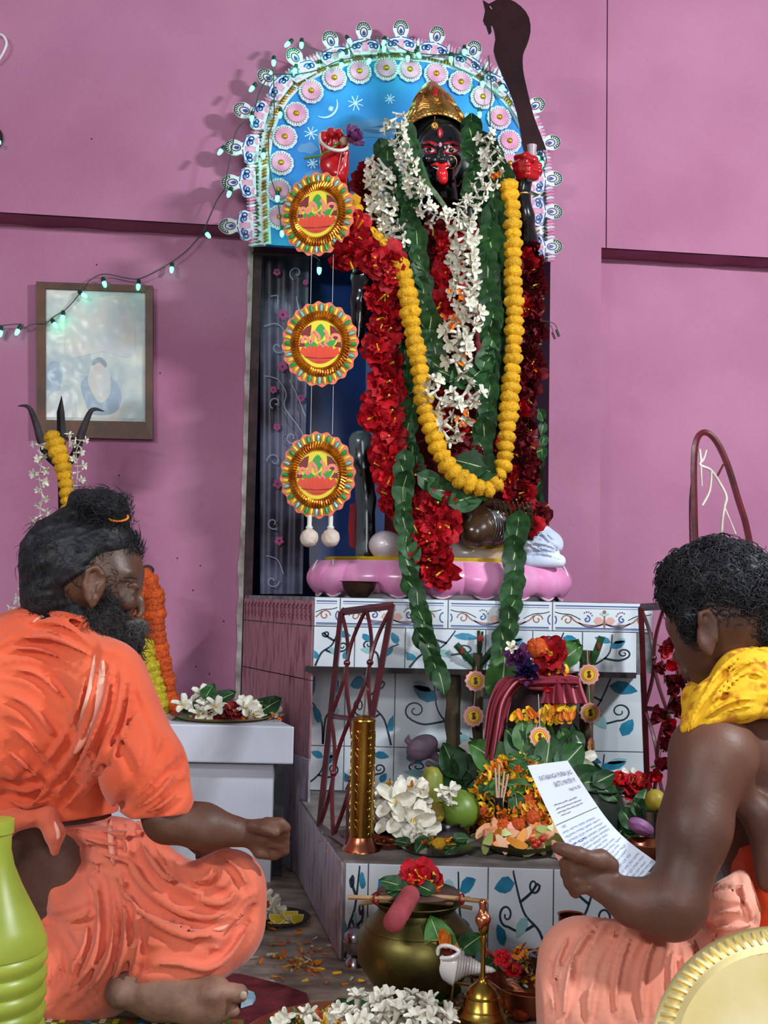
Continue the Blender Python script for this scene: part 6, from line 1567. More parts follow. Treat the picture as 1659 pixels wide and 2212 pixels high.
# ================================================================== small iron gates
M_gate = mat('maroon_gate_paint', '5E1620', '3E0E16', rough=.3, scale=16, bump=.15, coat=.3)
def gate(label, TL, TR, BL, BR, bars=2, rows=2, th=.0115, skip_right=False):
    t = thing('iron_gate', label, 'gate', tuple(BL.lerp(BR,.5))); G_ = lambda u, v: BL.lerp(BR, u).lerp(TL.lerp(TR, u), v)
    nn = (BR-BL).cross(TL-BL).normalized()*.004
    def bar(nm, a, b, w_): MB().tube([a, b], w_, 4, flat=.55, up=nn).build(nm, M_gate, t, smooth=0)
    bar('frame_bar', G_(0,0), G_(0,1), th*1.2); bar('frame_bar', G_(1,0), G_(1,1), th*1.2); bar('frame_bar', G_(0,1), G_(1,1), th*.8); bar('frame_bar', G_(0,0), G_(1,0), th*.8)
    bar('frame_bar', G_(0,.5), G_(1,.5), th*.5)
    for r_ in range(rows):
        v0, v1 = r_/rows, (r_+1)/rows
        for c_ in range(bars):
            u0, u1 = c_/bars, (c_+1)/bars
            for sg in (0, 1):
                for lo_, hi_ in ((v0, (v0+v1)/2), ((v0+v1)/2, v1)):
                    pts = []
                    for q in range(9):
                        s_ = q/8; x = math.sin(PI*s_*.5) if lo_ == v0 else math.cos(PI*s_*.5)
                        uu = (u0 + (u1-u0)*.5*x) if sg == 0 else (u1 - (u1-u0)*.5*x)
                        pts.append(G_(uu, lo_+(hi_-lo_)*s_))
                    MB().tube(pts, th*.42, 5).build('curved_bar', M_gate, t)
            MB().ell(G_((u0+u1)/2, (v0+v1)/2), (th*.7,)*3, 8, 6).build('rivet', M_gate, t)
    return t
gate('maroon iron grille gate leaning open behind the brass incense stand', P(737,1322,2.66), P(848,1308,2.50), onz(690,1786,ZP+.006), onz(752,1830,ZP+.006))
gate('maroon iron grille gate with roses standing right of the pots beside the curly haired man', P(1384,1312,2.80), P(1490,1306,2.62), Vector((P(1400,1700,2.80).x,2.80,ZP+.008)), Vector((P(1500,1700,2.62).x,2.62,ZP+.008)))
t = thing('rose_garland', 'string of dark red roses hanging on the right iron gate', 'garland', tuple(P(1460,1370,2.58)))
for l in ([(1425,1400),(1432,1440),(1440,1480),(1452,1520),(1436,1560),(1430,1600),(1425,1650),(1420,1680)],[(1458,1400),(1460,1440),(1462,1480),(1460,1520),(1455,1560),(1450,1610)]):
    garland(t, 'rose', [P(a,b,2.60) for a,b in l], PRR+PRB, 30*U, 25*U, 'face', ro, cord=M_stalk)
# red arched stand seen above the curly haired man
ar = thing('arched_metal_stand', 'maroon metal arch with thin white branches rising behind the curly haired man', 'stand', tuple(P(1545,2000,2.75)*1))
ar.location.z = 0
YR = 2.75; al = [(1500,1500),(1503,1250),(1500,1100),(1499,1000),(1505,950),(1522,934),(1545,950),(1570,1000),(1595,1080),(1615,1150),(1640,1300),(1660,1500)]
c = catmull([P(a,b,YR) for a,b in al], 6); z0 = Vector((c[0].x,YR,0)); z1 = Vector((c[-1].x,YR,0))
MB().tube([z0]+c+[z1], R(7.5,YR), 6, flat=.7, up=(0,1,0)).build('arch_frame', M_gate, ar)
MB().tube([P(1490,1500,2.80)]+catmull([P(1492,1180,2.80), P(1491,1080,2.80), P(1500,1000,2.80)],4), R(2.5,YR), 6).build('thin_bar', M_gate, ar)
M_sil = mat('cream_painted_wire', 'D8CCC4', 'B8A8A0', rough=.4, scale=20)
for l, r in (([(1511,970),(1514,995),(1513,1005),(1535,1015),(1553,1040),(1569,1072),(1565,1095),(1560,1130),(1557,1200)],3.2),([(1526,972),(1520,992),(1513,1000)],2.4),([(1537,1018),(1533,1060),(1517,1092)],2.8),([(1514,1005),(1516,1050)],2.2),([(1565,1095),(1590,1155)],2.0)):
    MB().tube(catmull([P(a,b,YR) for a,b in l],4), R(r,YR), 6).build('branch_wire', M_sil, ar)
MB().tube([P(1550,1028,YR), P(1563,1003,YR)], R(2.5,YR), 6).build('thin_bar', M_gate, ar)

# ================================================================== offerings on the step
def S_(px, py): return onz(px, py, ZP)
# brass incense stand
b0 = S_(779,1842); b0 = Vector((b0.x, b0.y+.025, ZP)); r1 = R(26,2.28)
t = thing('incense_stand', 'tall engraved brass incense tube with flared foot on the front corner of the step', 'incense stand', tuple(b0))
hI = P(785,1560,b0.y).z - ZP
MB().lathe([(0,0),(.040,0),(.039,.004),(.030,.014),(.026,.024),(r1,.028)], 32, b0).build('foot', M_copper, t, label='copper toned flared foot')
MB().lathe([(r1,.028),(r1,hI),(r1*1.04,hI+.003),(r1,hI+.006),(r1*.55,hI+.013),(0,hI+.016)], 32, b0).build('tube_body', M_brass, t)
m = MB()
for row in range(6):
    z = ZP + .05 + row*.036
    for k in range(6):
        a0 = -PI/2 + (k-2.5)*1.05
        pt = lambda a, dz: b0 + Vector((r1*1.01*math.cos(a0+a), r1*1.01*math.sin(a0+a), z-ZP+dz))
        m.tube([pt(.22*math.cos(q)+.02, .009*math.sin(q)+.006) for q in [-1.8+.5*i for i in range(8)]], .0012, 5)
        m.tube([pt(.20*math.cos(q), .009*math.sin(q)-.008) for q in [-1.6+.5*i for i in range(8)]], .0012, 5); m.tube([pt(-.3,.006), pt(-.15,.008), pt(0,.0)], .0011, 5); m.tube([pt(.26,.016), pt(.34,.012)], .0010, 5)
m.build('engraved_scrolls', M_brass, t, kind='stuff')
MB().tube([b0+Vector((0,0,hI+.01)), b0+Vector((.004,0,hI+.065)), b0+Vector((.006,0,hI+.07)), b0+Vector((.009,0,hI+.066))], .002, 6).build('stick', mat('dark_stick', '6A4638', rough=.7), t)
# upright stalks with green strips and paper medallions
M_bark = mat('stalk_bark', '5E4A30', '33301C', rough=.7, scale=26, bump=.5, stretch=(1,1,.4))
def stalk(label, px, y0, y1, Y, rp, strips, lean=0):
    base = Vector((P(px,1600,Y).x, Y, ZP)); top = P(px+lean, y0, Y)
    t = thing('plant_stalk', label, 'stalk', tuple(base)); n = 9; pts = [base.lerp(top, i/n)+Vector((.002*math.sin(i*2.1),0,0)) for i in range(n+1)]
    MB().tube(pts, [R(rp,Y)*(1+.10*math.sin(i*2.7)) for i in range(n+1)], 10).build('stem', M_bark, t)
    for (ax, ay, bx, by_, w_) in strips:
        a, b = P(ax,ay,Y-.01), P(bx,by_,Y-.025); MB().use(M_leaf).tube([a, a.lerp(b,.5)+Vector((0,-.004,0)), b], [R(w_,Y)*.7,R(w_,Y),R(w_,Y)*.9], 4, flat=.25, up=(0,1,0)).build('leaf_strip', None, t, smooth=0)
        c_ = a.lerp(b,.72)+Vector((0,-.006,0)); MB().ell(c_, (R(4,Y),.002,R(8,Y)), 8, 6).build('red_mark', mat('vermilion_smear', '7A1A14', rough=.8), t)
    return t
stalk('leftmost thick plant stalk with green strips standing against the tiles', 978, 1425, 1715, 2.90, 16, [(980,1450,948,1390,9),(982,1450,1005,1410,9)], 2)
stalk('second plant stalk with a tuft of green blades carrying three paper discs', 1032, 1410, 1690, 2.86, 12, [(1028,1440,985,1392,8),(1034,1440,1078,1388,8),(1034,1420,1034,1362,4),(1036,1420,1042,1364,3)], 0)
stalk('right plant stalk with green strips carrying paper discs beside the red cloth pot', 1265, 1405, 1640, 2.80, 15, [(1262,1440,1243,1382,8),(1272,1450,1300,1375,8)], 4)
def mini_disc(px, py, Y, parent, back=False, obl=0.0):
    s_ = Y/FPX; r = 22*s_; b = MB().use(mat('white_card_back', 'D8CCC8', 'C0B0AC', rough=.5) if back else M_pkc)
    ol = [Vector((r*(1+.06*math.cos(12*a))*math.cos(a), r*(1+.06*math.cos(12*a))*math.sin(a), 0)) for a in [k*2*PI/72 for k in range(72)]]
    b.plate(ol, (0,0,-.002)); N = (0,0,1)
    if not back:
        b.use(M_cream); strip(b, [Vector((r*.86*math.cos(a), r*.86*math.sin(a), 0)) for a in [k*2*PI/30 for k in range(31)]], r*.08, N, .0006)
        b.use(M_yel); blob(b, [Vector((r*.66*math.cos(a), r*.66*math.sin(a), 0)) for a in [k*2*PI/30 for k in range(30)]], N, .0008)
        b.use(M_og); strip(b, [Vector((r*.56*math.cos(a), r*.56*math.sin(a), 0)) for a in [k*2*PI/24 for k in range(25)]], r*.07, N, .0010)
        b.use(M_dr); blob(b, [Vector((r*x, r*y, 0)) for x, y in ((-.2,-.3),(.15,-.35),(.25,-.1),(.1,.1),(.22,.3),(0,.4),(-.2,.25),(-.1,0))], N, .0012)
    me = b.mesh('paper_disc', smooth=0)
    return put('paper_disc', me, parent, frame(P(px,py,Y), Vector((obl,-1,.05)), (1,0,0), 1))
t = thing('paper_disc_string', 'string of two coral discs and one white backed disc hanging on the second stalk', 'ornament', tuple(P(1027,1450,2.81)))
for a in ((1027,1471,2.815,t),(1023,1547,2.815,t)): mini_disc(*a)
mini_disc(1012,1622,2.80,t,True)
MB().tube([P(1029,1440,2.83), P(1027,1495,2.82), P(1023,1530,2.82), P(1018,1575,2.815), P(1012,1605,2.805)], .0008, 4).build('string', M_thread, t)
MB().lathe([(0,0),(.010,0),(.007,.02),(.010,.035),(0,.036)], 8, P(1016,1655,2.80)).build('tassel', M_thread, t)
t = thing('paper_disc_string', 'string of coral paper discs hanging on the right stalk above the white bottle', 'ornament', tuple(P(1272,1430,2.74)))
mini_disc(1272,1457,2.755,t); mini_disc(1275,1540,2.755,t); mini_disc(1278,1615,2.75,t,False,1.8)
MB().tube([P(1268,1400,2.77), P(1272,1480,2.76), P(1275,1560,2.76), P(1278,1600,2.755)], .0008, 4).build('string', M_thread, t)
# ritual water pot dressed with striped cloth
kb = Vector((P(1172,1600,2.74).x, 2.74, ZP)); zk = lambda py: P(1172, py, 2.74).z
t = thing('ritual_pot', 'tall dark ritual pot dressed with leaves behind the petal mound', 'pot', tuple(kb))
MB().lathe([(0,0),(.05,0),(.07,.02),(.085,zk(1600)-ZP),(.088,zk(1545)-ZP),(.070,zk(1500)-ZP),(.055,zk(1480)-ZP),(.068,zk(1462)-ZP),(.06,zk(1462)-ZP),(.045,zk(1480)-ZP),(0,zk(1490)-ZP)], 32, kb).build('pot_body', mat('dark_maroon_pot', '34121A', '1C0A10', rough=.6, scale=12), t)
for k in range(26):
    px, py = ro.uniform(1098,1252), ro.uniform(1555,1625)
    put('leaf', ro.choice(PL+PLB[:1]), t, frame(P(px,py,2.65+ro.uniform(-.01,.02)), Vector((ro.uniform(-.8,.8),-1,ro.uniform(-.2,.8))), (1,0,ro.uniform(-.8,.8)), 32*U, ro.choice((0,PI))))
for px, py, s_ in ((1130,1590,24),(1160,1585,20)): put('round_leaf', PLB[0], t, frame(P(px,py+20,2.61), (0,-1,.2), (1,0,0), 50*U))
t.children
t2 = thing('paper_disc_string', 'single coral paper disc hanging at the front of the ritual pot', 'ornament', tuple(P(1165,1560,2.60))); mini_disc(1166,1592,2.60,t2); MB().tube([P(1163,1500,2.63), P(1166,1575,2.605)], .0008, 4).build('string', M_thread, t2)
t = thing('petal_fringe', 'row of yellow petals laid across the shoulder of the ritual pot', 'petals', tuple(P(1170,1530,2.63)))
for k in range(46):
    px = ro.uniform(1108,1245)
    if 1150 < px < 1165: continue
    put('petal', ro.choice(PYP+PYP+POP[:1]), t, frame(P(px, ro.uniform(1518,1545), 2.635), Vector((ro.uniform(-.4,.4),-1,.2)), (1,0,0), 22*U, PI+ro.uniform(-.9,.9)))
# red striped cloth
M_gam = mat('red_gamcha', '8E1E34', '701426', rough=.85, scale=12, bump=.2); M_gaw = mat('pink_stripe', 'D07884', 'C06070', rough=.85, scale=30)
gm_ = thing('striped_cloth', 'red cloth with pale stripes draped over the ritual pot', 'cloth', tuple(kb+Vector((0,-.05,.3))))
def drape(outer, inner, nm, cols=26, Y0=2.66, bulge=.035):
    o_ = catmull(V2(outer), 6); i_ = catmull(V2(inner), 6); n = min(len(o_), len(i_)); b = MB()
    for j in range(cols):
        b.use(M_gaw if j % 5 == 0 or j == cols-1 else M_gam); row = []
        for q in (j, j+1):
            u = q/cols; row.append([P(*(o_[k].lerp(i_[k], u).xy), Y0 - bulge*math.sin(PI*u) - .008*math.sin(u*22+k*.1)) for k in range(n)])
        b.sheet(row)
    ob = b.build(nm, parent=gm_, smooth=180, fix=True); sd_ = ob.modifiers.new('thick','SOLIDIFY'); sd_.thickness = .002
drape([(1118,1462),(1080,1470),(1056,1520),(1046,1580),(1040,1640)], [(1170,1468),(1140,1475),(1106,1510),(1092,1570),(1078,1648)], 'left_drape')
drape([(1252,1465),(1255,1480),(1262,1500),(1270,1520)], [(1180,1470),(1175,1490),(1170,1510),(1165,1520)], 'right_drape', 22)
drape([(1118,1462),(1150,1452),(1200,1452),(1250,1462)], [(1125,1480),(1155,1490),(1200,1490),(1248,1485)], 'top_fold', 12)
t = thing('flower_saucer', 'clay saucer of purple red and orange flowers on top of the ritual pot', 'offering', tuple(P(1170,1455,2.70)))
MB().lathe([(0,0),(.05,0),(.075,.012),(.08,.014),(.05,.006),(0,.005)], 30, P(1172,1462,2.72)).build('saucer', M_clay, t)
put('lotus', PLO[0], t, frame(P(1120,1425,2.67), (-.3,-.9,.5), (1,0,0), 34*U, .3)); put('lotus', proto_lotus(3, mat('violet_lotus', '3A2468', '22143E', rough=.6)), t, frame(P(1140,1455,2.64), (-.2,-1,.2), (1,0,0), 30*U, 1))
for px, py, s_, pr2 in ((1190,1415,36,PH[0]),(1182,1460,28,PH[1]),(1160,1400,20,PO[0]),(1140,1470,20,PDH[0]),(1105,1398,14,PF[0]),(1190,1440,22,PDH[1])): put(pr2.name.split('.')[0], pr2, t, frame(P(px,py,2.65), (ro.uniform(-.3,.3),-1,.4), (1,0,0), s_*U, 2))
for k in range(30): put('petal', ro.choice(POP+PYP), t, frame(P(ro.uniform(1140,1225), ro.uniform(1405,1460), 2.645), Vector((ro.uniform(-.6,.6),-1,.5)), (1,0,0), 17*U, ro.uniform(0,6)))
for (px,py,a,s_) in ((1205,1430,.75,58),(1215,1425,.95,50),(1180,1405,-1.9,36),(1083,1498,.12,84)):
    put('leaf', PLB[0] if a > 0 else PL[1], t, frame(P(px,py,2.70), (0,-1,.15), (math.cos(a),0,-math.sin(a)), s_*U))
# the mound of petals and leaves
mc = Vector((P(1135,1800,2.52).x, 2.58, ZP)); mr = (.125,.15,.150)
t = thing('petal_mound', 'mound of orange and yellow petals with green leaves in the middle of the step', 'petals', tuple(mc))
MB().ell(mc, tuple(v*.9 for v in mr), 28, 20, disp=lambda d: 1+.08*noise.noise(d*4)).build('core', mat('dark_leaf_core', '1C2A16', '3A2A10', rough=.8, scale=20), t)
petal_stuff('loose_petals', None, dome(mc, mr, 1500, .02), [M_opet, M_ypet, M_opet, M_ypet, M_leafl], .020, t, lie=.2)
for p in dome(mc, tuple(v*1.03 for v in mr), 26, .1):
    if p.y < mc.y+.05: put('leaf', ro.choice(PL+PLB), t, frame(p, Vector((p.x-mc.x, p.y-mc.y-.05, .08)), (1,0,ro.uniform(-1,1)), 34*U, ro.uniform(-1,1)))
for p in dome(mc, mr, 22, .2):
    put('marigold', ro.choice(PO), t, frame(p, p-mc, (1,0,0), 13*U))
for px, py, s_, a, yy in ((1085,1780,70,1.2,2.50),(1110,1750,64,1.5,2.48),(1090,1655,80,-1.0,2.62),(1140,1640,70,-.6,2.60),(1180,1650,60,.2,2.58),(1215,1655,60,.8,2.58),(1240,1690,60,1.2,2.56)):
    put('leaf', PLB[1] if px < 1115 else PL[2], t, frame(P(px,py,yy), (0,-1,.3), (math.cos(a),0,-math.sin(a)), s_*U, 0))
t = thing('leaf_bunch', 'bunch of broad dark green leaves between the stalk and the petal mound', 'leaves', tuple(P(1010,1740,2.72)))
for px, py, s_, a in ((985,1668,62,-.4),(1005,1700,66,-.9),(1000,1680,60,-.1),(1030,1700,62,-1.3),(1015,1670,56,-.7),(1250,1665,55,1.7),(1262,1680,50,2.3)): put('leaf', PL[(px)%4], t, frame(P(px,py,2.72), (.1,-1,.3), (math.cos(a),0,-math.sin(a)), s_*U))
# fruit bowl
c = S_(962,1815); c = Vector((c.x, c.y+.06, ZP+.004)); hB = P(962,1772,c.y).z-ZP
t = thing('steel_bowl', 'stainless steel bowl holding the pear and the yellow fruit', 'bowl', tuple(c)); rB = R(62,c.y)
MB().lathe([(0,0),(rB*.93,0),(rB*.96,.004),(rB*.97,hB*.9),(rB*1.03,hB),(rB*.99,hB+.001),(rB*.94,hB*.9),(rB*.93,.006),(0,.005)], 40, c).build('bowl_body', M_steel, t)
YB = c.y
M_green = mat('pear_skin', '7A9438', '5C7826', rough=.4, scale=7, bump=.1)
t = thing('green_pear', 'green pear with a brown spot resting in the steel bowl', 'fruit', tuple(P(993,1765,YB-.02)))
MB().lathe([(0,-.045),(.02,-.044),(.036,-.032),(.043,-.012),(.041,.008),(.031,.026),(.020,.036),(.008,.040),(0,.039)], 28, M=Matrix.Translation(P(992,1745,YB-.02)) @ Matrix.Rotation(-.5,4,'Y')).build('skin', M_green, t, smooth=180)
MB().tube([P(965,1722,YB-.02), P(960,1712,YB-.02)], .002, 6).build('stem', M_bark, t)
o = MB().ell(P(938,1757,YB-.03), (.026,.026,.024), 20, 14, disp=lambda d: 1+.05*noise.noise(d*2)).build('yellow_guava', mat('guava_skin', 'C8B052', 'A89038', rough=.5, scale=10), label='small yellow guava resting in the steel bowl left of the pear', cat='fruit')
t = thing('cauliflower_bloom', 'crumpled cream blossom lying on the pear', 'flower', tuple(P(965,1722,YB-.05)))
flowers(t, [P(a,b,YB-.06) for a,b in ((955,1712),(968,1720),(958,1730),(975,1708),(966,1735))], [proto_frangipani(9, False)], 17*U)
# cucumber
c2 = S_(930,1790); Yc2 = 2.55
cu_ = thing('cucumber', 'ripe green and yellow striped cucumber standing upright behind the fruit bowl', 'vegetable', tuple(Vector((P(933,1700,Yc2).x,Yc2,ZP))))
zt_ = P(935,1655,Yc2).z; x_ = P(933,1700,Yc2).x
MB().lathe([(0,ZP),(.018,ZP+.003),(.026,ZP+.03),(.027,(ZP+zt_)/2),(.024,zt_-.02),(.014,zt_-.004),(0,zt_)], 28, Vector((x_,Yc2,0)), wob=lambda t, z: .03*math.sin(t*8)).build('rind', mat('cucumber_skin', '6A7A2A', 'A89A38', rough=.45, scale=9, stretch=(4,4,.5)), cu_, smooth=180)
# heap of white flowers, black stone with yellow petals, copper saucer, steel plate
t = thing('white_flower_heap', 'heap of white blossoms beside the brass incense stand', 'flowers', tuple(S_(860,1800)))
hc_ = Vector((P(862,1760,2.50).x, 2.50, ZP)); 
MB().ell(hc_, (.06,.06,.085), 18, 12).build('core', MATS['dark_leaf_core'], t)
for k in range(34): put('white_flower', PF[k % 3], t, frame(P(ro.uniform(818,918), ro.uniform(1700,1775), 2.44+ro.uniform(-.02,.05)), Vector((ro.uniform(-.5,.5),-.9,ro.uniform(0,.9))), (1,0,0), ro.uniform(17,27)*U, ro.uniform(0,6)))
for px, py in ((852,1730),(870,1765),(905,1790),(895,1775),(850,1765)): put('white_flower', PF[1], t, frame(P(px,py,2.38), (ro.uniform(-.3,.3),-1,.4), (1,0,0), 38*U, 1))
petal_stuff('loose_petals', None, [P(ro.uniform(820,920), ro.uniform(1690,1780), 2.42) for _ in range(40)], [M_opet, M_ypet, M_tube], .014, t, lie=.2)
YS2 = S_(848,1815).y; cs = Vector((P(848,1812,YS2).x, YS2+.02, ZP+.022))
ss = thing('black_stone', 'round black shaligram stone crowned with yellow marigold petals', 'stone', tuple(cs))
MB().ell(cs, (.038,.032,.026), 22, 14, disp=lambda d: 1+.03*noise.noise(d*3)).build('stone_body', mat('black_stone_skin', '16161A', '060608', rough=.3, scale=16), ss)
petal_stuff('marigold_petals', 'yellow marigold petals', [p for p in dome(cs+Vector((0,-.004,.008)), (.040,.034,.028), 240, .45)]+[P(ro.uniform(878,888), ro.uniform(1780,1810), YS2-.01) for _ in range(30)], [M_ypet], .012, ss, lie=.3)
cc = S_(838,1838); cc = Vector((cc.x, cc.y+.02, ZP)); bowl('small orange copper saucer in front of the black stone', 'copper_saucer', cc, .028, .014, M_copper, 'saucer')
MB().lathe([(0,0),(.05,0),(.05,.012),(.045,.013),(.04,.004),(0,.004)], 24, Vector((cs.x,cs.y+.002,ZP-.0))).build('clay_saucer', M_clay, label='shallow clay dish under the black stone', cat='saucer')
sp = S_(945,1848); sp = Vector((sp.x, sp.y+.035, ZP)); t = thing('steel_plate', 'flat steel plate with betel leaves and marigold bits at the edge of the step', 'plate', tuple(sp))
MB().lathe([(0,0),(.055,0),(.072,.009),(.074,.010),(.055,.003),(0,.003)], 40, Vector((sp.x,sp.y,sp.z))).build('plate_body', M_steel, t)
for px, py, a in ((880,1822,1.3),(905,1826,-.6),(985,1812,-1.4),(1000,1822,.9),(930,1830,.4),(960,1832,-.9),(985,1828,2),(915,1818,2.4)): put('leaf', PL[px%4], t, frame(P(px,py,sp.y-.02), (0,-.7,.8), (math.cos(a),math.sin(a),0), 24*U))
put('marigold', PM[1], t, frame(P(948,1822,sp.y-.03), (0,-.6,.7), (1,0,0), 11*U)); petal_stuff('loose_petals', None, [P(ro.uniform(920,975), ro.uniform(1812,1832), sp.y-.02) for _ in range(40)], [M_ypet, M_opet], .014, t)
flowers(t, [P(a,b,sp.y+.02) for a,b in ((900,1802),(915,1800),(925,1805),(912,1808))], PF, 13*U)
# dried lotus pod against the tiles
dl = thing('withered_lotus', 'withered grey purple lotus bud leaning against the tiles above the cucumber', 'flower', tuple(P(920,1620,2.86)))
f = pfield([P(870,1580,2.8), P(965,1660,2.9)], .03, .003); f.ell(P(912,1615,2.86), (R(36,2.86),.028,R(26,2.86)), Euler((0,-.5,0)))
f.folds([([(882,1605),(910,1600),(940,1625)],3,.3),([(885,1620),(915,1618),(935,1640)],3,.3)], k=.004)
f.path([P(880,1600,2.86),P(884,1586,2.85)],[.008,.002],k=.005); f.path([P(895,1635,2.86),P(890,1655,2.85)],[.01,.002],k=.006); f.path([P(935,1630,2.86),P(958,1648,2.85)],[.012,.004],k=.006); f.path([P(925,1650,2.86),P(945,1656,2.85)],[.008,.002],k=.006)
f.build('bud', mat('withered_petals', '7E6A78', '5A3A5C', rough=.6, scale=9, bump=.3), dl)
MB().tube(catmull([P(940,1620,2.87), P(962,1625,2.87), P(975,1640,2.88)],4), .004, 6).build('stem', M_bark, dl)
MB().tube([P(925,1670,2.88), Vector((P(925,1700,2.88).x,2.88,ZP))], .004, 6).build('support_stalk', M_bark, dl)
# black incense cup with sticks
ci = S_(1065,1795); ci = Vector((ci.x, 2.44, ZP)); t = thing('incense_cup', 'narrow black cup holding pale incense sticks beside the petal mound', 'incense cup', tuple(ci))
zc = P(1062,1722,ci.y).z-ZP; MB().lathe([(0,0),(.008,0),(.009,zc),(.0065,zc),(.006,.004),(0,.004)], 16, ci).build('cup', MATS['black_plastic'], t)
for dx, dy, h_ in ((-.004,0,.062),(.0,.002,.070),(.005,0,.055),(.009,.0,.05)): MB().tube([ci+Vector((dx*.5,dy,zc-.03)), ci+Vector((dx*2.2,dy,zc+h_))], .0022, 6).build('incense_stick', mat('pale_stick', 'C8A890', rough=.8), t)
# leaf plate of cut fruit
cf = S_(1130,1858); cf = Vector((cf.x, cf.y+.075, ZP+.004)); t = thing('fruit_offering_plate', 'leaf plate heaped with cut fruit and marigold bits at the front of the step', 'plate', tuple(cf))
MB().lathe([(0,0),(.055,0),(.095,.022),(.098,.023),(.06,.006),(0,.005)], 40, cf, wob=lambda t_, z: .03*math.sin(7*t_)).build('leaf_plate', mat('olive_leaf_plate', '6E7238', '4A4A22', rough=.6, scale=9), t)
FRM = [mat('apple_slice', 'E0B088', 'D08A5C', rough=.4, scale=8), mat('papaya_slice', 'E8A040', 'D07A28', rough=.4, scale=8), mat('cucumber_slice', 'B8C07A', '98A858', rough=.4, scale=8), mat('guava_slice', 'D8907A', 'C07060', rough=.4, scale=8)]
for k in range(30):
    px = ro.uniform(1045,1215); py = ro.uniform(1775,1838); p = P(px, py, cf.y-.06+.05*(1838-py)/60)
    mb = MB(); w_, l_, h_ = R(13,2.3), R(24,2.3), .007
    ring = [Vector((w_*math.cos(a)*(1 if math.cos(a) > 0 else .4), l_*math.sin(a), 0)) for a in [q*PI/5 for q in range(10)]]
    mb.plate(ring, (0,0,-h_))
    link('fruit_slice', mb.mesh('fruit_slice', FRM[k % 4 if k % 5 else 0], smooth=0), t, M=frame(p, Vector((ro.uniform(-.8,.8),-1,ro.uniform(-.2,.9))), (1,0,0), 1, ro.uniform(0,6)))
for px, py, m_ in ((1085,1782,PO[0]),(1150,1765,PO[1]),(1120,1780,PO[2]),(1175,1790,PO[3])): put('marigold', m_, t, frame(P(px,py,cf.y-.01), (0,-.8,.6), (1,0,0), 12*U))
for px, py in ((1150,1815),(1162,1820),(1172,1812),(1155,1826)): MB().ell(P(px,py,cf.y-.07), (.008,.008,.007), 10, 7).build('pomegranate_seed', mat('seed_red', 'B03018', rough=.25), t)
petal_stuff('loose_petals', None, [P(ro.uniform(1075,1190), ro.uniform(1750,1790), cf.y) for _ in range(130)], [M_opet, M_ypet, M_opet], .018, t, lie=.3)
# right of the paper
cd_ = S_(1300,1790); cd_ = Vector((P(1296,1790,2.50).x, 2.50, ZP)); hd = P(1300,1704,2.50).z-ZP; r = R(50,2.5)
t = thing('blackened_pot', 'round blackened metal pot behind the printed letter', 'pot', tuple(cd_))
MB().lathe([(0,0),(r*.7,0),(r*1.0,hd*.25),(r*1.12,hd*.5),(r*.95,hd*.8),(r*.90,hd*.95),(r*1.05,hd),(r*1.0,hd+.002),(r*.85,hd*.93),(r*.8,hd*.5),(0,hd*.2)], 36, cd_).build('pot_body', M_dark, t)
t = thing('petal_tuft', 'loose orange petals and small leaves heaped around the blackened pot', 'petals', tuple(cd_))
petal_stuff('loose_petals', None, [S_(ro.uniform(1180,1470), ro.uniform(1730,1830))+Vector((0,0,ro.uniform(0,.012))) for _ in range(260)] + [P(ro.uniform(1235,1260),ro.uniform(1690,1715),2.52) for _ in range(30)], [M_opet, M_ypet, M_hib, M_tube, M_leafl], .016, t)
for px, py, a in ((1262,1690,1.5),(1300,1700,2.2),(1290,1690,1.1),(1348,1755,2.6),(1355,1790,.6),(1345,1800,2.0),(1385,1745,.4),(1375,1735,2.6)): put('leaf', PL[px%4], t, frame(P(px,py,2.46), (0,-1,.4), (math.cos(a),0,-math.sin(a)), 38*U))
t = thing('incense_cone', 'brown cone of incense standing behind the blackened pot', 'incense', tuple(P(1305,1710,2.66)))
MB().lathe([(0,ZP),(.024,ZP),(.020,P(0,1680,2.66).z),(.013,P(0,1655,2.66).z),(.004,P(0,1642,2.66).z),(0,P(0,1641,2.66).z)], 14, Vector((P(1306,1700,2.66).x,2.66,0)), wob=lambda a, z: .08*math.sin(a*3+z*80)).build('cone_body', mat('brown_resin', '6E3C22', '8E5A3A', rough=.6, scale=18), t)
t = thing('white_bottle', 'small white bottle standing at the foot of the right stalk', 'bottle', tuple(P(1284,1700,2.70)))
MB().lathe([(0,ZP),(.016,ZP),(.017,P(0,1672,2.7).z),(.009,P(0,1662,2.7).z),(.008,P(0,1640,2.7).z),(.010,P(0,1638,2.7).z),(0,P(0,1636,2.7).z)], 18, Vector((P(1284,1700,2.70).x,2.70,0))).build('bottle_body', mat('white_plastic', 'E8E4E8', rough=.3), t)
t = thing('white_star_flower', 'single large white flower on the dark leaves left of the right stalk', 'flower', tuple(P(1255,1645,2.60))); put('white_flower', PF[2], t, frame(P(1252,1642,2.62), (.2,-.8,.7), (1,0,0), 34*U))
for lab, px, py, Y_, s_, pr2 in (('crimson banana flower petals heaped right of the blackened pot',1355,1700,2.60,40,[PH[0],PH[2]]),):
    t = thing('crimson_flower', lab, 'flower', tuple(P(px,py,Y_)))
    for dx, dy in ((-20,-12),(5,0),(15,16),(22,-4)): put('hibiscus', ro.choice(pr2), t, frame(P(px+dx,py+dy,Y_), (ro.uniform(-.4,.4),-.8,.6), (1,0,0), s_*.6*U, 1))
    for dx in (-10,10): put('white_flower', PF[0], t, frame(P(px+dx,py-22,Y_+.02), (0,-.8,.6), (1,0,0), 18*U, 1))
MB().box((-.010,-.008,-.008),(.010,.008,.008), Matrix.Translation(P(1385,1718,2.6))).build('sweet', mat('white_sweet', 'E0D8C4', rough=.6), label='square white sweet beside the crimson petals', cat='sweet')
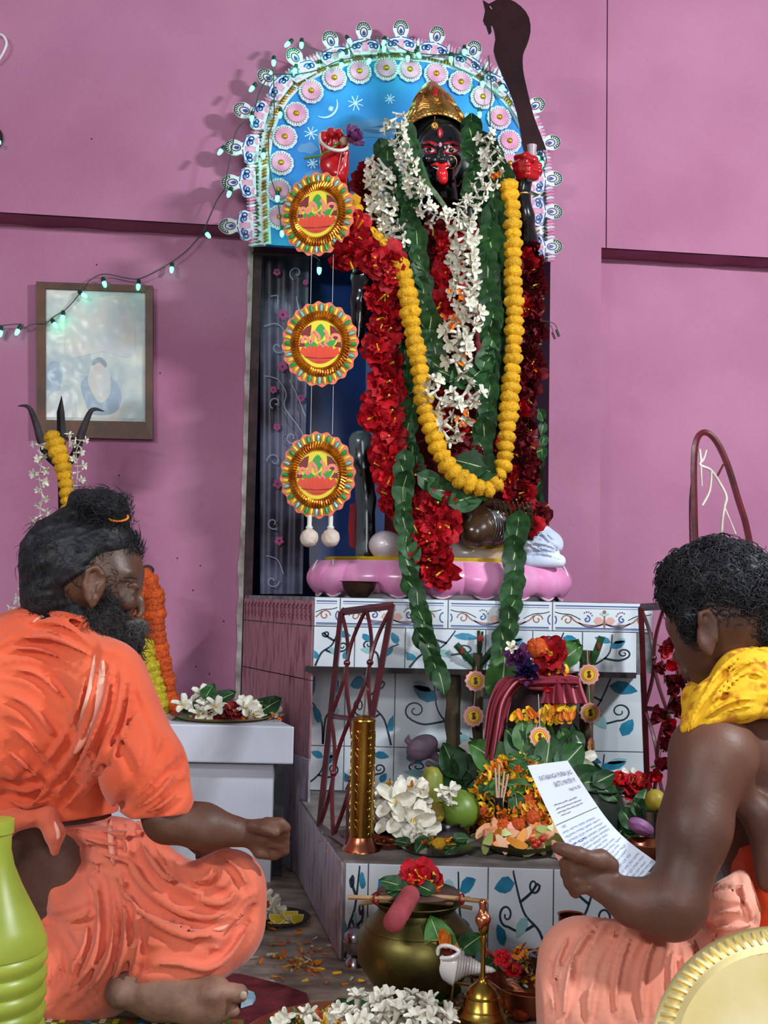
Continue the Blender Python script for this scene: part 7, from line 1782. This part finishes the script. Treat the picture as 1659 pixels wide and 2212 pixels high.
yy = 2.44; gc = Vector((P(1420,1790,yy).x, yy, ZP)); hg = P(1420,1750,yy).z-ZP
t = thing('grey_metal_cup', 'grey metal cup holding a yellow lime near the right gate', 'cup', tuple(gc)); MB().lathe([(0,0),(.025,0),(.034,hg*.9),(.036,hg),(.032,hg),(.022,.006),(0,.005)], 26, gc).build('cup_body', M_steel, t)
MB().ell(P(1416,1729,yy), (.023,.023,.024), 20, 14).build('lime', mat('lime_skin', 'A8922A', '8A7A1E', rough=.45, scale=20), label='round yellow lime resting on the grey metal cup', cat='fruit')
t = thing('lotus_bud', 'purple pink lotus bud lying in front of the grey metal cup', 'flower', tuple(P(1385,1785,2.36)))
f = pfield([P(1350,1760,2.3), P(1420,1815,2.4)], .02, .0028); f.ell(P(1384,1786,2.36), (R(30,2.36),.018,R(17,2.36)), Euler((0,.45,0))); f.folds([([(1360,1775),(1385,1780),(1410,1800)],2.5,.3),([(1362,1790),(1385,1792),(1405,1803)],2.5,.3),([(1368,1768),(1390,1772),(1412,1790)],2,.3)], k=.003); f.build('petals', mat('mauve_bud', 'A06A9C', '6E3A6A', rough=.5, scale=8), t)
c = Vector((P(1402,1835,2.32).x, 2.32, ZP)); bowl('wide copper bowl with a crumpled rim below the lotus bud', 'copper_bowl', c, .046, .032, M_copper, foot=.6, rim=.006)

# ================================================================== on the floor
def F0(px, py): return onz(px, py, 0)
# plate with lemon slices beside the altar
c = F0(590,2004); c = Vector((c.x, c.y+.05, 0)); t = thing('lemon_plate', 'dark plate with lemon slices and white flowers on the floor by the side altar', 'plate', tuple(c))
MB().lathe([(0,0),(.05,0),(.075,.008),(.078,.010),(.05,.004),(0,.003)], 36, c).build('plate_body', MATS['shadow_gap_and_dark_plate'], t)
M_lem = mat('lemon_flesh', 'E0C838', 'C8AC20', rough=.35, scale=20); M_pith = mat('lemon_pith', 'E8DC9A', rough=.5)
for px, py, rot in ((610,1988,.1),(600,1975,-.3),(642,1975,1.2),(628,1968,.9)):
    mb = MB().use(M_pith); rr_ = .021; ring = [Vector((rr_*math.cos(a), rr_*math.sin(a), 0)) for a in [PI+PI*q/10 for q in range(11)]]; mb.plate(ring, (0,0,-.012))
    mb.use(M_lem); blob(mb, [v*.85+Vector((0,-.001,0)) for v in ring], (0,0,1), .0008)
    link('lemon_slice', mb.mesh('lemon_slice', smooth=0), t, M=frame(P(px,py,c.y-.03), (rot,-1,.25), (1,0,0), 1))
flowers(t, [P(a,b,c.y) for a,b in ((595,1955),(585,1965),(565,1950),(575,1940),(560,1975),(598,1968))], PF, 20*U); flowers(t, [P(560,1990,c.y-.03), P(570,1955,c.y)], PO, 12*U)
for px, py in ((550,1985),(562,1962),(556,1940)): MB().ell(P(px,py,c.y), (.016,.014,.012), 12, 8).build('sweet_ball', FRM[0], t)
# big brass pot
YP = 2.06; cp = Vector((P(898,2100,YP).x, YP, 0)); zf = lambda py: P(898, py, YP).z; rp = lambda v: R(v, YP)
t = thing('large_brass_pot', 'large tarnished round brass pot on the floor in front of the step', 'pot', tuple(cp))
prof = [(0,0),(rp(70),0),(rp(100),zf(2110)),(rp(122),zf(2075)),(rp(128),zf(2040)),(rp(120),zf(2010)),(rp(98),zf(1985)),(rp(84),zf(1972)),(rp(80),zf(1960)),(rp(92),zf(1948)),(rp(100),zf(1942)),(rp(98),zf(1940)),(rp(86),zf(1950)),(rp(74),zf(1965)),(rp(80),zf(2000)),(0,.03)]
MB().lathe(prof, 56, cp).build('pot_body', M_obrass, t, smooth=60)
MB().lathe([(rp(110),zf(1999)),(rp(113),zf(1998)),(rp(111),zf(1995)),(rp(108),zf(1996))], 56, cp).build('raised_ring', M_obrass, t)
t = thing('stick_rack', 'two pale bamboo sticks tied with red thread across the brass pot mouth', 'sticks', tuple(P(900,1935,YP)))
M_bam = mat('pale_bamboo', 'B08A5E', '86623C', rough=.6, scale=16, bump=.2, stretch=(.4,1,1))
for l, r, dy in (([(752,1938),(830,1940),(950,1938),(1055,1948)],5,-.05),([(775,1952),(850,1946),(950,1950),(1020,1962)],4.5,.02),([(790,1945),(900,1948),(1015,1940)],4,-.01)): MB().tube(catmull([P(a,b,YP+dy) for a,b in l],3), R(r,YP), 8).build('bamboo_stick', M_bam, t)
for px in (812,998): MB().tube([P(px+5*math.cos(a), 1942+11*math.sin(a), YP-.06+.012*math.cos(a)) for a in [k*PI/6 for k in range(13)]], .0018, 5).build('red_thread', M_hib, t)
f = pfield([P(820,1930,YP-.14), P(910,2010,YP-.05)], .03, .003); f.cap(P(885,1935,YP-.06), P(850,1992,YP-.135), R(21,YP), R(21,YP)); f.folds([([(860,1945+k*8),(878,1952+k*8),(895,1950+k*8)],2,.3) for k in range(5)], k=.003)
f.build('rolled_red_cloth', mat('faded_red_cloth', 'A04048', '7E2A34', rough=.85, scale=20, bump=.4), label='rolled faded red cloth leaning over the rim of the brass pot', cat='cloth')
t = thing('flower_offering', 'dark lid with red hibiscus and orange petals on top of the brass pot', 'offering', tuple(P(900,1928,YP)))
MB().lathe([(0,0),(.06,.002),(.075,.006),(.06,.012),(0,.016)], 28, P(903,1932,YP)).build('lid', mat('dark_clay_lid', '3A2A24', '5A4034', rough=.6, scale=20), t)
for px, py, s_ in ((905,1895,34),(890,1905,30),(925,1905,26)): put('hibiscus', PH[px%4], t, frame(P(px,py,YP-.02), (0,-.8,.6), (1,0,0), s_*U*.8, 1))
petal_stuff('loose_petals', None, [P(ro.uniform(855,945), ro.uniform(1905,1925), YP-.03) for _ in range(80)], [M_opet, M_ypet, M_hib, M_leaf], .018, t, lie=.4)
for px, py, a in ((860,1912,.3),(875,1920,-.3),(930,1925,.5)): put('leaf', PL[0], t, frame(P(px,py,YP-.05), (0,-.8,.6), (math.cos(a),0,-math.sin(a)), 28*U, 1.5))
# silver goblet left of the pot
c = F0(767,2092); c = Vector((c.x, c.y+.02, 0)); zg = lambda py: P(767,py,c.y).z
t = thing('steel_goblet', 'small dull steel lidded goblet left of the large brass pot', 'goblet', tuple(c))
MB().lathe([(0,0),(.022,0),(.020,.008),(.006,.022),(.006,.030),(.018,zg(2058)),(.024,zg(2042)),(.0245,zg(2032)),(.022,zg(2030)),(0,zg(2034))], 26, c).build('cup', M_steel, t)
MB().lathe([(.024,zg(2030)),(.023,zg(2018)),(.014,zg(2006)),(.003,zg(2002)),(.002,zg(1994)),(0,zg(1993))], 26, c).build('lid', M_steel, t)
# conch on its stand
Yh = 1.98; t = thing('conch_shell', 'white conch shell holding red petals on a small brass stand', 'shell', tuple(P(1000,2130,Yh)))
ax0, ax1 = P(950,2075,Yh), P(1048,2088,Yh); dv = ax1-ax0; mb = MB()
f = pfield([P(935,2030,Yh), P(1060,2130,Yh)], .04, .0019)
f.path([P(955,2070,Yh), P(985,2085,Yh), P(1012,2082,Yh), P(1032,2083,Yh), P(1047,2088,Yh)], [R(18,Yh),R(34,Yh),R(33,Yh),R(22,Yh),R(7,Yh)], k=.012)
f.path([P(950,2052,Yh), P(948,2070,Yh), P(958,2090,Yh)], [.004,.006,.005], k=.005)
for k in range(7):
    x = 990+k*8; rr_ = 34-k*3.6
    f.path([P(x+6*math.sin(a*.5), 2083-rr_*math.cos(a), Yh-R(rr_,Yh)*.96*math.sin(a)) for a in [.0+.35*i for i in range(10)]], .0030, k=.0015)
f.ell(P(968,2054,Yh-.01), (R(22,Yh),.020,R(14,Yh)), k=.006, sub=True)
prof = [(0,-.046),(.010,-.044),(.020,-.038),(.029,-.026),(.033,-.012)]
zz_, rr_ = -.008, .0335
while rr_ > .005: prof += [(rr_,zz_),(rr_*1.05,zz_+.0018),(rr_*.98,zz_+.0042)]; zz_ += .0052; rr_ *= .855
prof += [(.0015, zz_+.006),(0, zz_+.007)]
axd = (P(1050,2090,Yh)-P(948,2072,Yh)).normalized()
MB().lathe(prof, 40, M=frame(P(990,2083,Yh), axd, (0,0,1)), wob=lambda a, z: .05*math.sin(a+z*120)).build('shell', mat('conch_white', 'E4E0DC', 'CFC4BC', rough=.25, scale=9, coat=.3), t, smooth=50)
MB().tube(catmull([P(945,2062,Yh-.018), P(950,2045,Yh-.022), P(972,2044,Yh-.030), P(992,2056,Yh-.034), P(975,2068,Yh-.036), P(952,2070,Yh-.026)],4), .0035, 8).build('shell_lip', MATS['conch_white'], t)
MB().ell(P(970,2056,Yh-.01), (R(20,Yh),.018,R(8,Yh)), 14, 8).build('red_lining', M_dkred, t)
for x, y in ((955,2030),(965,2036),(980,2050)): put('petal', ro.choice(POP), t, frame(P(x,y+14,Yh-.02), (0,-1,.3), (1,0,0), 22*U, 0))
put('leaf', PLB[0], t, frame(P(958,2055,Yh-.01), (.1,-1,.2), (1,0,.4), 50*U, 0)); put('leaf', PL[0], t, frame(P(1000,2050,Yh), (.1,-1,.6), (.6,0,-1), 36*U, 0))
st = MB(); zb_ = P(1000,2120,Yh).z
for a in (-.6,.6,2.6,-2.6): st.tube([P(1000,2118,Yh)+Vector((.02*math.cos(a),.02*math.sin(a),0)), Vector((P(1000,2118,Yh).x+.028*math.cos(a), Yh+.028*math.sin(a), 0))], .0022, 6)
st.tube([P(1000,2116,Yh)+Vector((.034*math.cos(a),.024*math.sin(a),.002*math.cos(a*3))) for a in [k*PI/10 for k in range(21)]], .0026, 6); st.build('brass_stand', M_brass, t)
# bell
Yl = 1.88; cb = Vector((P(1042,2200,Yl).x, Yl, 0)); zl_ = lambda py: P(1042,py,Yl).z; q = lambda v: R(v,Yl)
t = thing('brass_bell', 'brass hand bell with a tall ornate handle on the floor', 'bell', tuple(cb))
MB().lathe([(q(56),.001),(q(57),.004),(q(52),zl_(2190)),(q(42),zl_(2178)),(q(36),zl_(2150)),(q(28),zl_(2132)),(q(14),zl_(2122)),(q(9),zl_(2114)),(q(9),zl_(2110)),(0,zl_(2108))], 40, cb).build('bell_body', M_brass, t)
MB().lathe([(q(42.5),zl_(2179)),(q(44),zl_(2177)),(q(42),zl_(2174))], 40, cb).lathe([(q(37),zl_(2152)),(q(38.5),zl_(2150)),(q(36),zl_(2147))], 40, cb).build('rim_bands', M_brass, t)
MB().lathe([(q(5),zl_(2112)),(q(5),zl_(2040)),(q(8),zl_(2030)),(q(5),zl_(2020)),(q(11),zl_(2010)),(q(12),zl_(1998)),(q(6),zl_(1985)),(q(8),zl_(1970)),(q(5),zl_(1955)),(q(6),zl_(1948)),(0,zl_(1944))], 18, cb).build('handle', M_brass, t)
f = pfield([P(1025,1935,Yl), P(1060,2030,Yl)], .02, .0022)
f.path([P(1040,1965,Yl), P(1034,1985,Yl-.006), P(1038,2005,Yl-.008)], [.004,.005,.003], k=.003); f.path([P(1044,1960,Yl), P(1054,1985,Yl-.004), P(1050,2008,Yl-.004)], [.004,.005,.003], k=.003); f.ell(P(1042,1952,Yl), (.006,.006,.008), k=.003); f.ell(P(1040,1990,Yl-.006), (.009,.008,.010), k=.004)
f.build('kneeling_figure', M_copper, t)
# copper boat vessel, brass bowl of marigolds, copper cup
ck = Vector((P(1150,2150,1.99).x, 2.0, 0)); t = thing('copper_boat_vessel', 'copper boat shaped ritual vessel with a long spout filled with petals', 'vessel', tuple(ck)); rk = R(72,2.0)
def kw(a, z): return .55*max(0, math.cos(a-2.45))**8
MB().lathe([(0,0),(rk*.7,0),(rk*.9,.014),(rk*1.0,.034),(rk*1.06,.046),(rk*1.02,.047),(rk*.94,.034),(rk*.8,.016),(0,.012)], 60, ck, wob=kw).build('vessel_body', M_copper, t, smooth=50)
MB().tube(catmull([P(1105,2105,2.02), P(1080,2080,2.03), P(1056,2058,2.03), P(1030,2040,2.04)],5), [R(v,2.0) for v in (20,19,18,17,16,15,14,13,12,12,12,12,12,13,13,14)], 8, flat=.4).build('spout', M_copper, t)
petal_stuff('loose_petals', None, [P(ro.uniform(1095,1190), ro.uniform(2080,2128), 2.0) for _ in range(150)], [M_opet, M_ypet, M_hib, M_leaf, M_tube], .015, t)
for px, py in ((1085,2070),(1108,2098)): put('hibiscus', PH[px%4], t, frame(P(px,py,1.98), (0,-.8,.7), (1,0,0), 12*U, 1))
cm2 = Vector((P(1160,2100,2.10).x, 2.12, 0)); t = bowl('brass bowl filled with orange marigold petals behind the copper vessel', 'brass_bowl', cm2, .042, P(0,2050,2.10).z, M_brass, foot=.6)
petal_stuff('marigold_petals', 'orange marigold petals', [cm2+Vector((ro.uniform(-.034,.034), ro.uniform(-.034,.03), P(0,2050,2.10).z*.92+ro.uniform(0,.006))) for _ in range(170)], [M_opet, M_opet, M_ypet], .016, t)
MB().lathe([(0,0),(.018,0),(.021,.03),(.022,.031),(.019,.030),(0,.004)], 24, P(1166,2100,2.0)).build('steel_cup', M_steel, label='tiny steel cup standing in the copper vessel', cat='cup')
cc3 = Vector((P(1238,2000,2.10).x, 2.12, 0)); z3 = P(1238,1984,2.10).z; t = thing('copper_tumbler', 'copper tumbler standing behind the knee of the curly haired man', 'tumbler', tuple(cc3)); MB().lathe([(0,0),(.020,0),(.024,z3),(.026,z3+.002),(.022,z3),(.018,.006),(0,.005)], 26, cc3).build('tumbler_body', M_copper, t)
# loose flowers between the pot and the foreground plate
t = thing('loose_floor_flowers', 'loose orange white and red flowers and leaves scattered in front of the brass pot', 'flowers', tuple(F0(880,2160)))
for px, py, pr2, s_ in ((830,2110,PO,18),(850,2135,PO,18),(862,2118,PO,16),(838,2125,POP,22),(875,2095,PH,26),(892,2085,PH,20),(848,2150,PM,13),(868,2150,PM,12),(893,2150,PO,12),(905,2140,PF,24),(925,2145,PF,24),(940,2155,PF,22),(935,2125,PT,24),(955,2160,PO,12),(940,2135,PYP,22),(900,2165,PYP,18),(1090,2180,PO,14),(1110,2190,POP,24),(1130,2185,PO,14),(1125,2205,PO,14),(1085,2165,PM,10)):
    p = F0(px, py); put(pr2[0].name.split('.')[0], ro.choice(pr2), t, frame(p+Vector((0,0,.012)), (ro.uniform(-.3,.3),-.4,1), (1,0,0), s_*U*.85, ro.uniform(0,6)))
for px, py, a in ((890,2115,.2),(905,2120,1.8),(960,2180,1.0),(975,2165,.3),(940,2110,-.5),(1065,2060,1.8),(1070,2090,2.4)): put('leaf', PLB[px%3], t, frame(F0(px,py)+Vector((0,0,.012)), (0,-.2,1), (math.cos(a),math.sin(a),0), 40*U))
petal_stuff('floor_petals', 'orange and yellow marigold petals strewn over the stone floor', [F0(min(1060,max(560,ro.gauss(700,90))), ro.uniform(1990,2130)) for _ in range(110)] + [F0(ro.gauss(650,22), ro.gauss(2083,10)) for _ in range(40)] + [F0(ro.uniform(800,1160), ro.uniform(2130,2205)) for _ in range(170)] + [S_(ro.uniform(690,770), ro.uniform(1790,1850)) for _ in range(8)], [M_opet, M_ypet, M_ypet, M_opet, M_tube], .016)
# red cloth and patterned mat
g = []
M_rc = mat('dark_red_mat', '6E1420', '520C16', rough=.95, scale=40, bump=.6)
ol = [F0(a,b)+Vector((0,0,.004)) for a,b in ((430,2105),(520,2108),(560,2118),(600,2128),(640,2142),(662,2150),(672,2185),(640,2215),(560,2290),(300,2300),(380,2150))]
MB().plate(ol, (0,0,-.004)).build('red_cloth_mat', M_rc, label='dark red cloth mat with a ragged edge under the foot of the bearded man', cat='mat', smooth=0)
pm_ = thing('patterned_mat', 'colourful patterned woven mat under the bearded man', 'mat', tuple(F0(300,2230)))
pa = F0(20,2170); x0_, x1_, y0_, y1_ = P(-60,2200,1.87).x, P(560,2200,1.87).x, 1.55, 1.915
MB().box((x0_,y0_,.0045),(x1_-.03,y1_,.009)).build('mat_body', mat('mat_green', '6A6A1E', '4A4A16', rough=.9, scale=20, bump=.5), pm_, smooth=0)
mb = MB(); cols_ = [mat('mat_blue', '2A7AA8', rough=.9), mat('mat_cream', 'CFC8B0', rough=.9), mat('mat_yellow', 'C8B428', rough=.9), mat('mat_red', '9A2A20', rough=.9)]
for i in range(44):
    for j in range(9):
        if (i+j) % 2: continue
        xx = x0_+.006+i*.0109; yy_ = y1_-.012-j*.02; 
        if xx+.01 > x1_-.032: continue
        mb.use(cols_[(i//2+j) % 4]); mb.box((xx,yy_-.016,.0091),(xx+.0095,yy_,.0102))
mb.build('woven_patches', parent=pm_, smooth=0, kind='stuff')
f = pfield([P(520,2140,1.85), P(555,2190,1.87)], .02, .0025); 
MB().plate([F0(a,b)+Vector((0,0,.012)) for a,b in ((525,2150),(548,2158),(552,2168),(545,2178),(520,2186))], (0,0,-.006)).build('blue_wrapper', mat('blue_wrapper_mat', '4A94B8', 'B8D0DC', rough=.4, scale=20), label='small blue and white wrapper beside the big toe', cat='wrapper', smooth=0)
# foreground copper tray of flowers
ct = F0(760,2262); ct = Vector((ct.x, 1.80, 0)); t = thing('copper_tray', 'large copper tray of white blossoms and marigold petals in the foreground', 'tray', tuple(ct))
rt = .178; MB().lathe([(0,.001),(rt*.85,.001),(rt*.97,.018),(rt,.022),(rt*.985,.023),(rt*.84,.006),(0,.005)], 64, ct).build('tray_body', M_copper, t, smooth=50)
dpts = []
while len(dpts) < 700:
    a, r_ = ro.uniform(0,6.283), rt*.82*math.sqrt(ro.uniform(0,1)); dpts.append(ct+Vector((r_*math.cos(a), r_*math.sin(a), .008+.022*(1-(r_/rt)**2))))
petal_stuff('loose_petals', None, dpts, [M_opet, M_ypet, M_opet, M_ypet, M_tube, M_leafl], .016, t)
for k in range(70):
    a, r_ = ro.uniform(0,6.283), .085*math.sqrt(ro.uniform(0,1)); p = ct+Vector((.070+r_*math.cos(a), .045+r_*.9*math.sin(a), .016+.012*(1-(r_/.09)**2)))
    pr2 = ro.choice([PF[0],PF[1],PF[2],PT[0],PT[1]]); put(pr2.name.split('.')[0], pr2, t, frame(p, (ro.uniform(-.7,.7),ro.uniform(-.9,.2),1), (1,0,0), (24 if pr2 in PF else 40)*U*.8, ro.uniform(0,6)))
for k in range(20):
    a, r_ = ro.uniform(0,6.283), rt*.75*math.sqrt(ro.uniform(.1,1)); p = ct+Vector((r_*math.cos(a), r_*math.sin(a), .026)); put('tuberose' if k % 2 else 'marigold', (PT if k % 2 else PO)[k % 4], t, frame(p, (ro.uniform(-1,1),ro.uniform(-1,.2),.4), (1,0,0), (34 if k % 2 else 13)*U*.8, 1))
for k in range(12):
    a = ro.uniform(0,6.283); put('leaf', PL[k%4], t, frame(ct+Vector((.11*math.cos(a), .11*math.sin(a), .03)), (0,-.3,1), (math.cos(a*3),math.sin(a*3),0), 40*U))
# yellow green plastic jug at the left edge
Yj = 1.62; cj = Vector((P(-28,2100,Yj).x, Yj, 0)); zj = lambda py: P(-28,py,Yj).z; q = lambda v: R(v,Yj)
M_jug = mat('yellow_green_plastic', 'B2BE48', '909C34', rough=.35, scale=6, sub=.2)
prof = [(0,0),(q(112),0)]; py = 2400
while zj(py) < .01: py -= 1
k = 0
while py > 2062:
    prof += [(q(116),zj(py)),(q(122),zj(py-10)),(q(122),zj(py-24)),(q(114),zj(py-33))]; py -= 40
prof += [(q(118),zj(2050)),(q(120),zj(2035)),(q(104),zj(1995)),(q(84),zj(1955)),(q(62),zj(1910)),(q(46),zj(1870)),(q(38),zj(1835)),(q(38),zj(1800)),(0,zj(1798))]
t = thing('plastic_jug', 'ribbed yellow green plastic jug at the bottom left edge', 'jug', tuple(cj)); MB().lathe(prof, 48, cj).build('jug_body', M_jug, t, smooth=50)
MB().lathe([(q(40),zj(1800)),(q(42),zj(1798)),(q(42),zj(1770)),(0,zj(1768))], 32, cj).build('cap', M_jug, t)
# polished brass tray at the bottom right corner
cb_ = P(1745,2330,1.28); nrm = Vector((-.12,-.78,.62)); Mx = frame(cb_, nrm, (1,0,0)); R0 = .172
t = thing('brass_tray', 'shining brass tray with a fluted rim propped up in the bottom right corner', 'tray', tuple(cb_))
M_bt = mat('pale_polished_brass', 'FFF0C4', 'E8D08A', rough=.42, metal=1, scale=6)
mb = MB().lathe([(0,-.010),(R0*.80,-.010),(R0*.86,.002),(R0*.97,.004),(R0,.001),(R0*.99,-.002),(R0*.86,-.004),(0,-.014)], 96, M=Mx); mb.build('tray_body', M_bt, t, smooth=50)
mb = MB()
for k in range(90):
    a = 2*PI*k/90; mb.tube([Mx @ Vector((R0*s_*math.cos(a+.03*(s_-.8)*10), R0*s_*math.sin(a+.03*(s_-.8)*10), .0035)) for s_ in (.87,.92,.97)], [.0022,.0036,.0028], 5)
mb.build('rim_flutes', M_bt, t, kind='stuff')
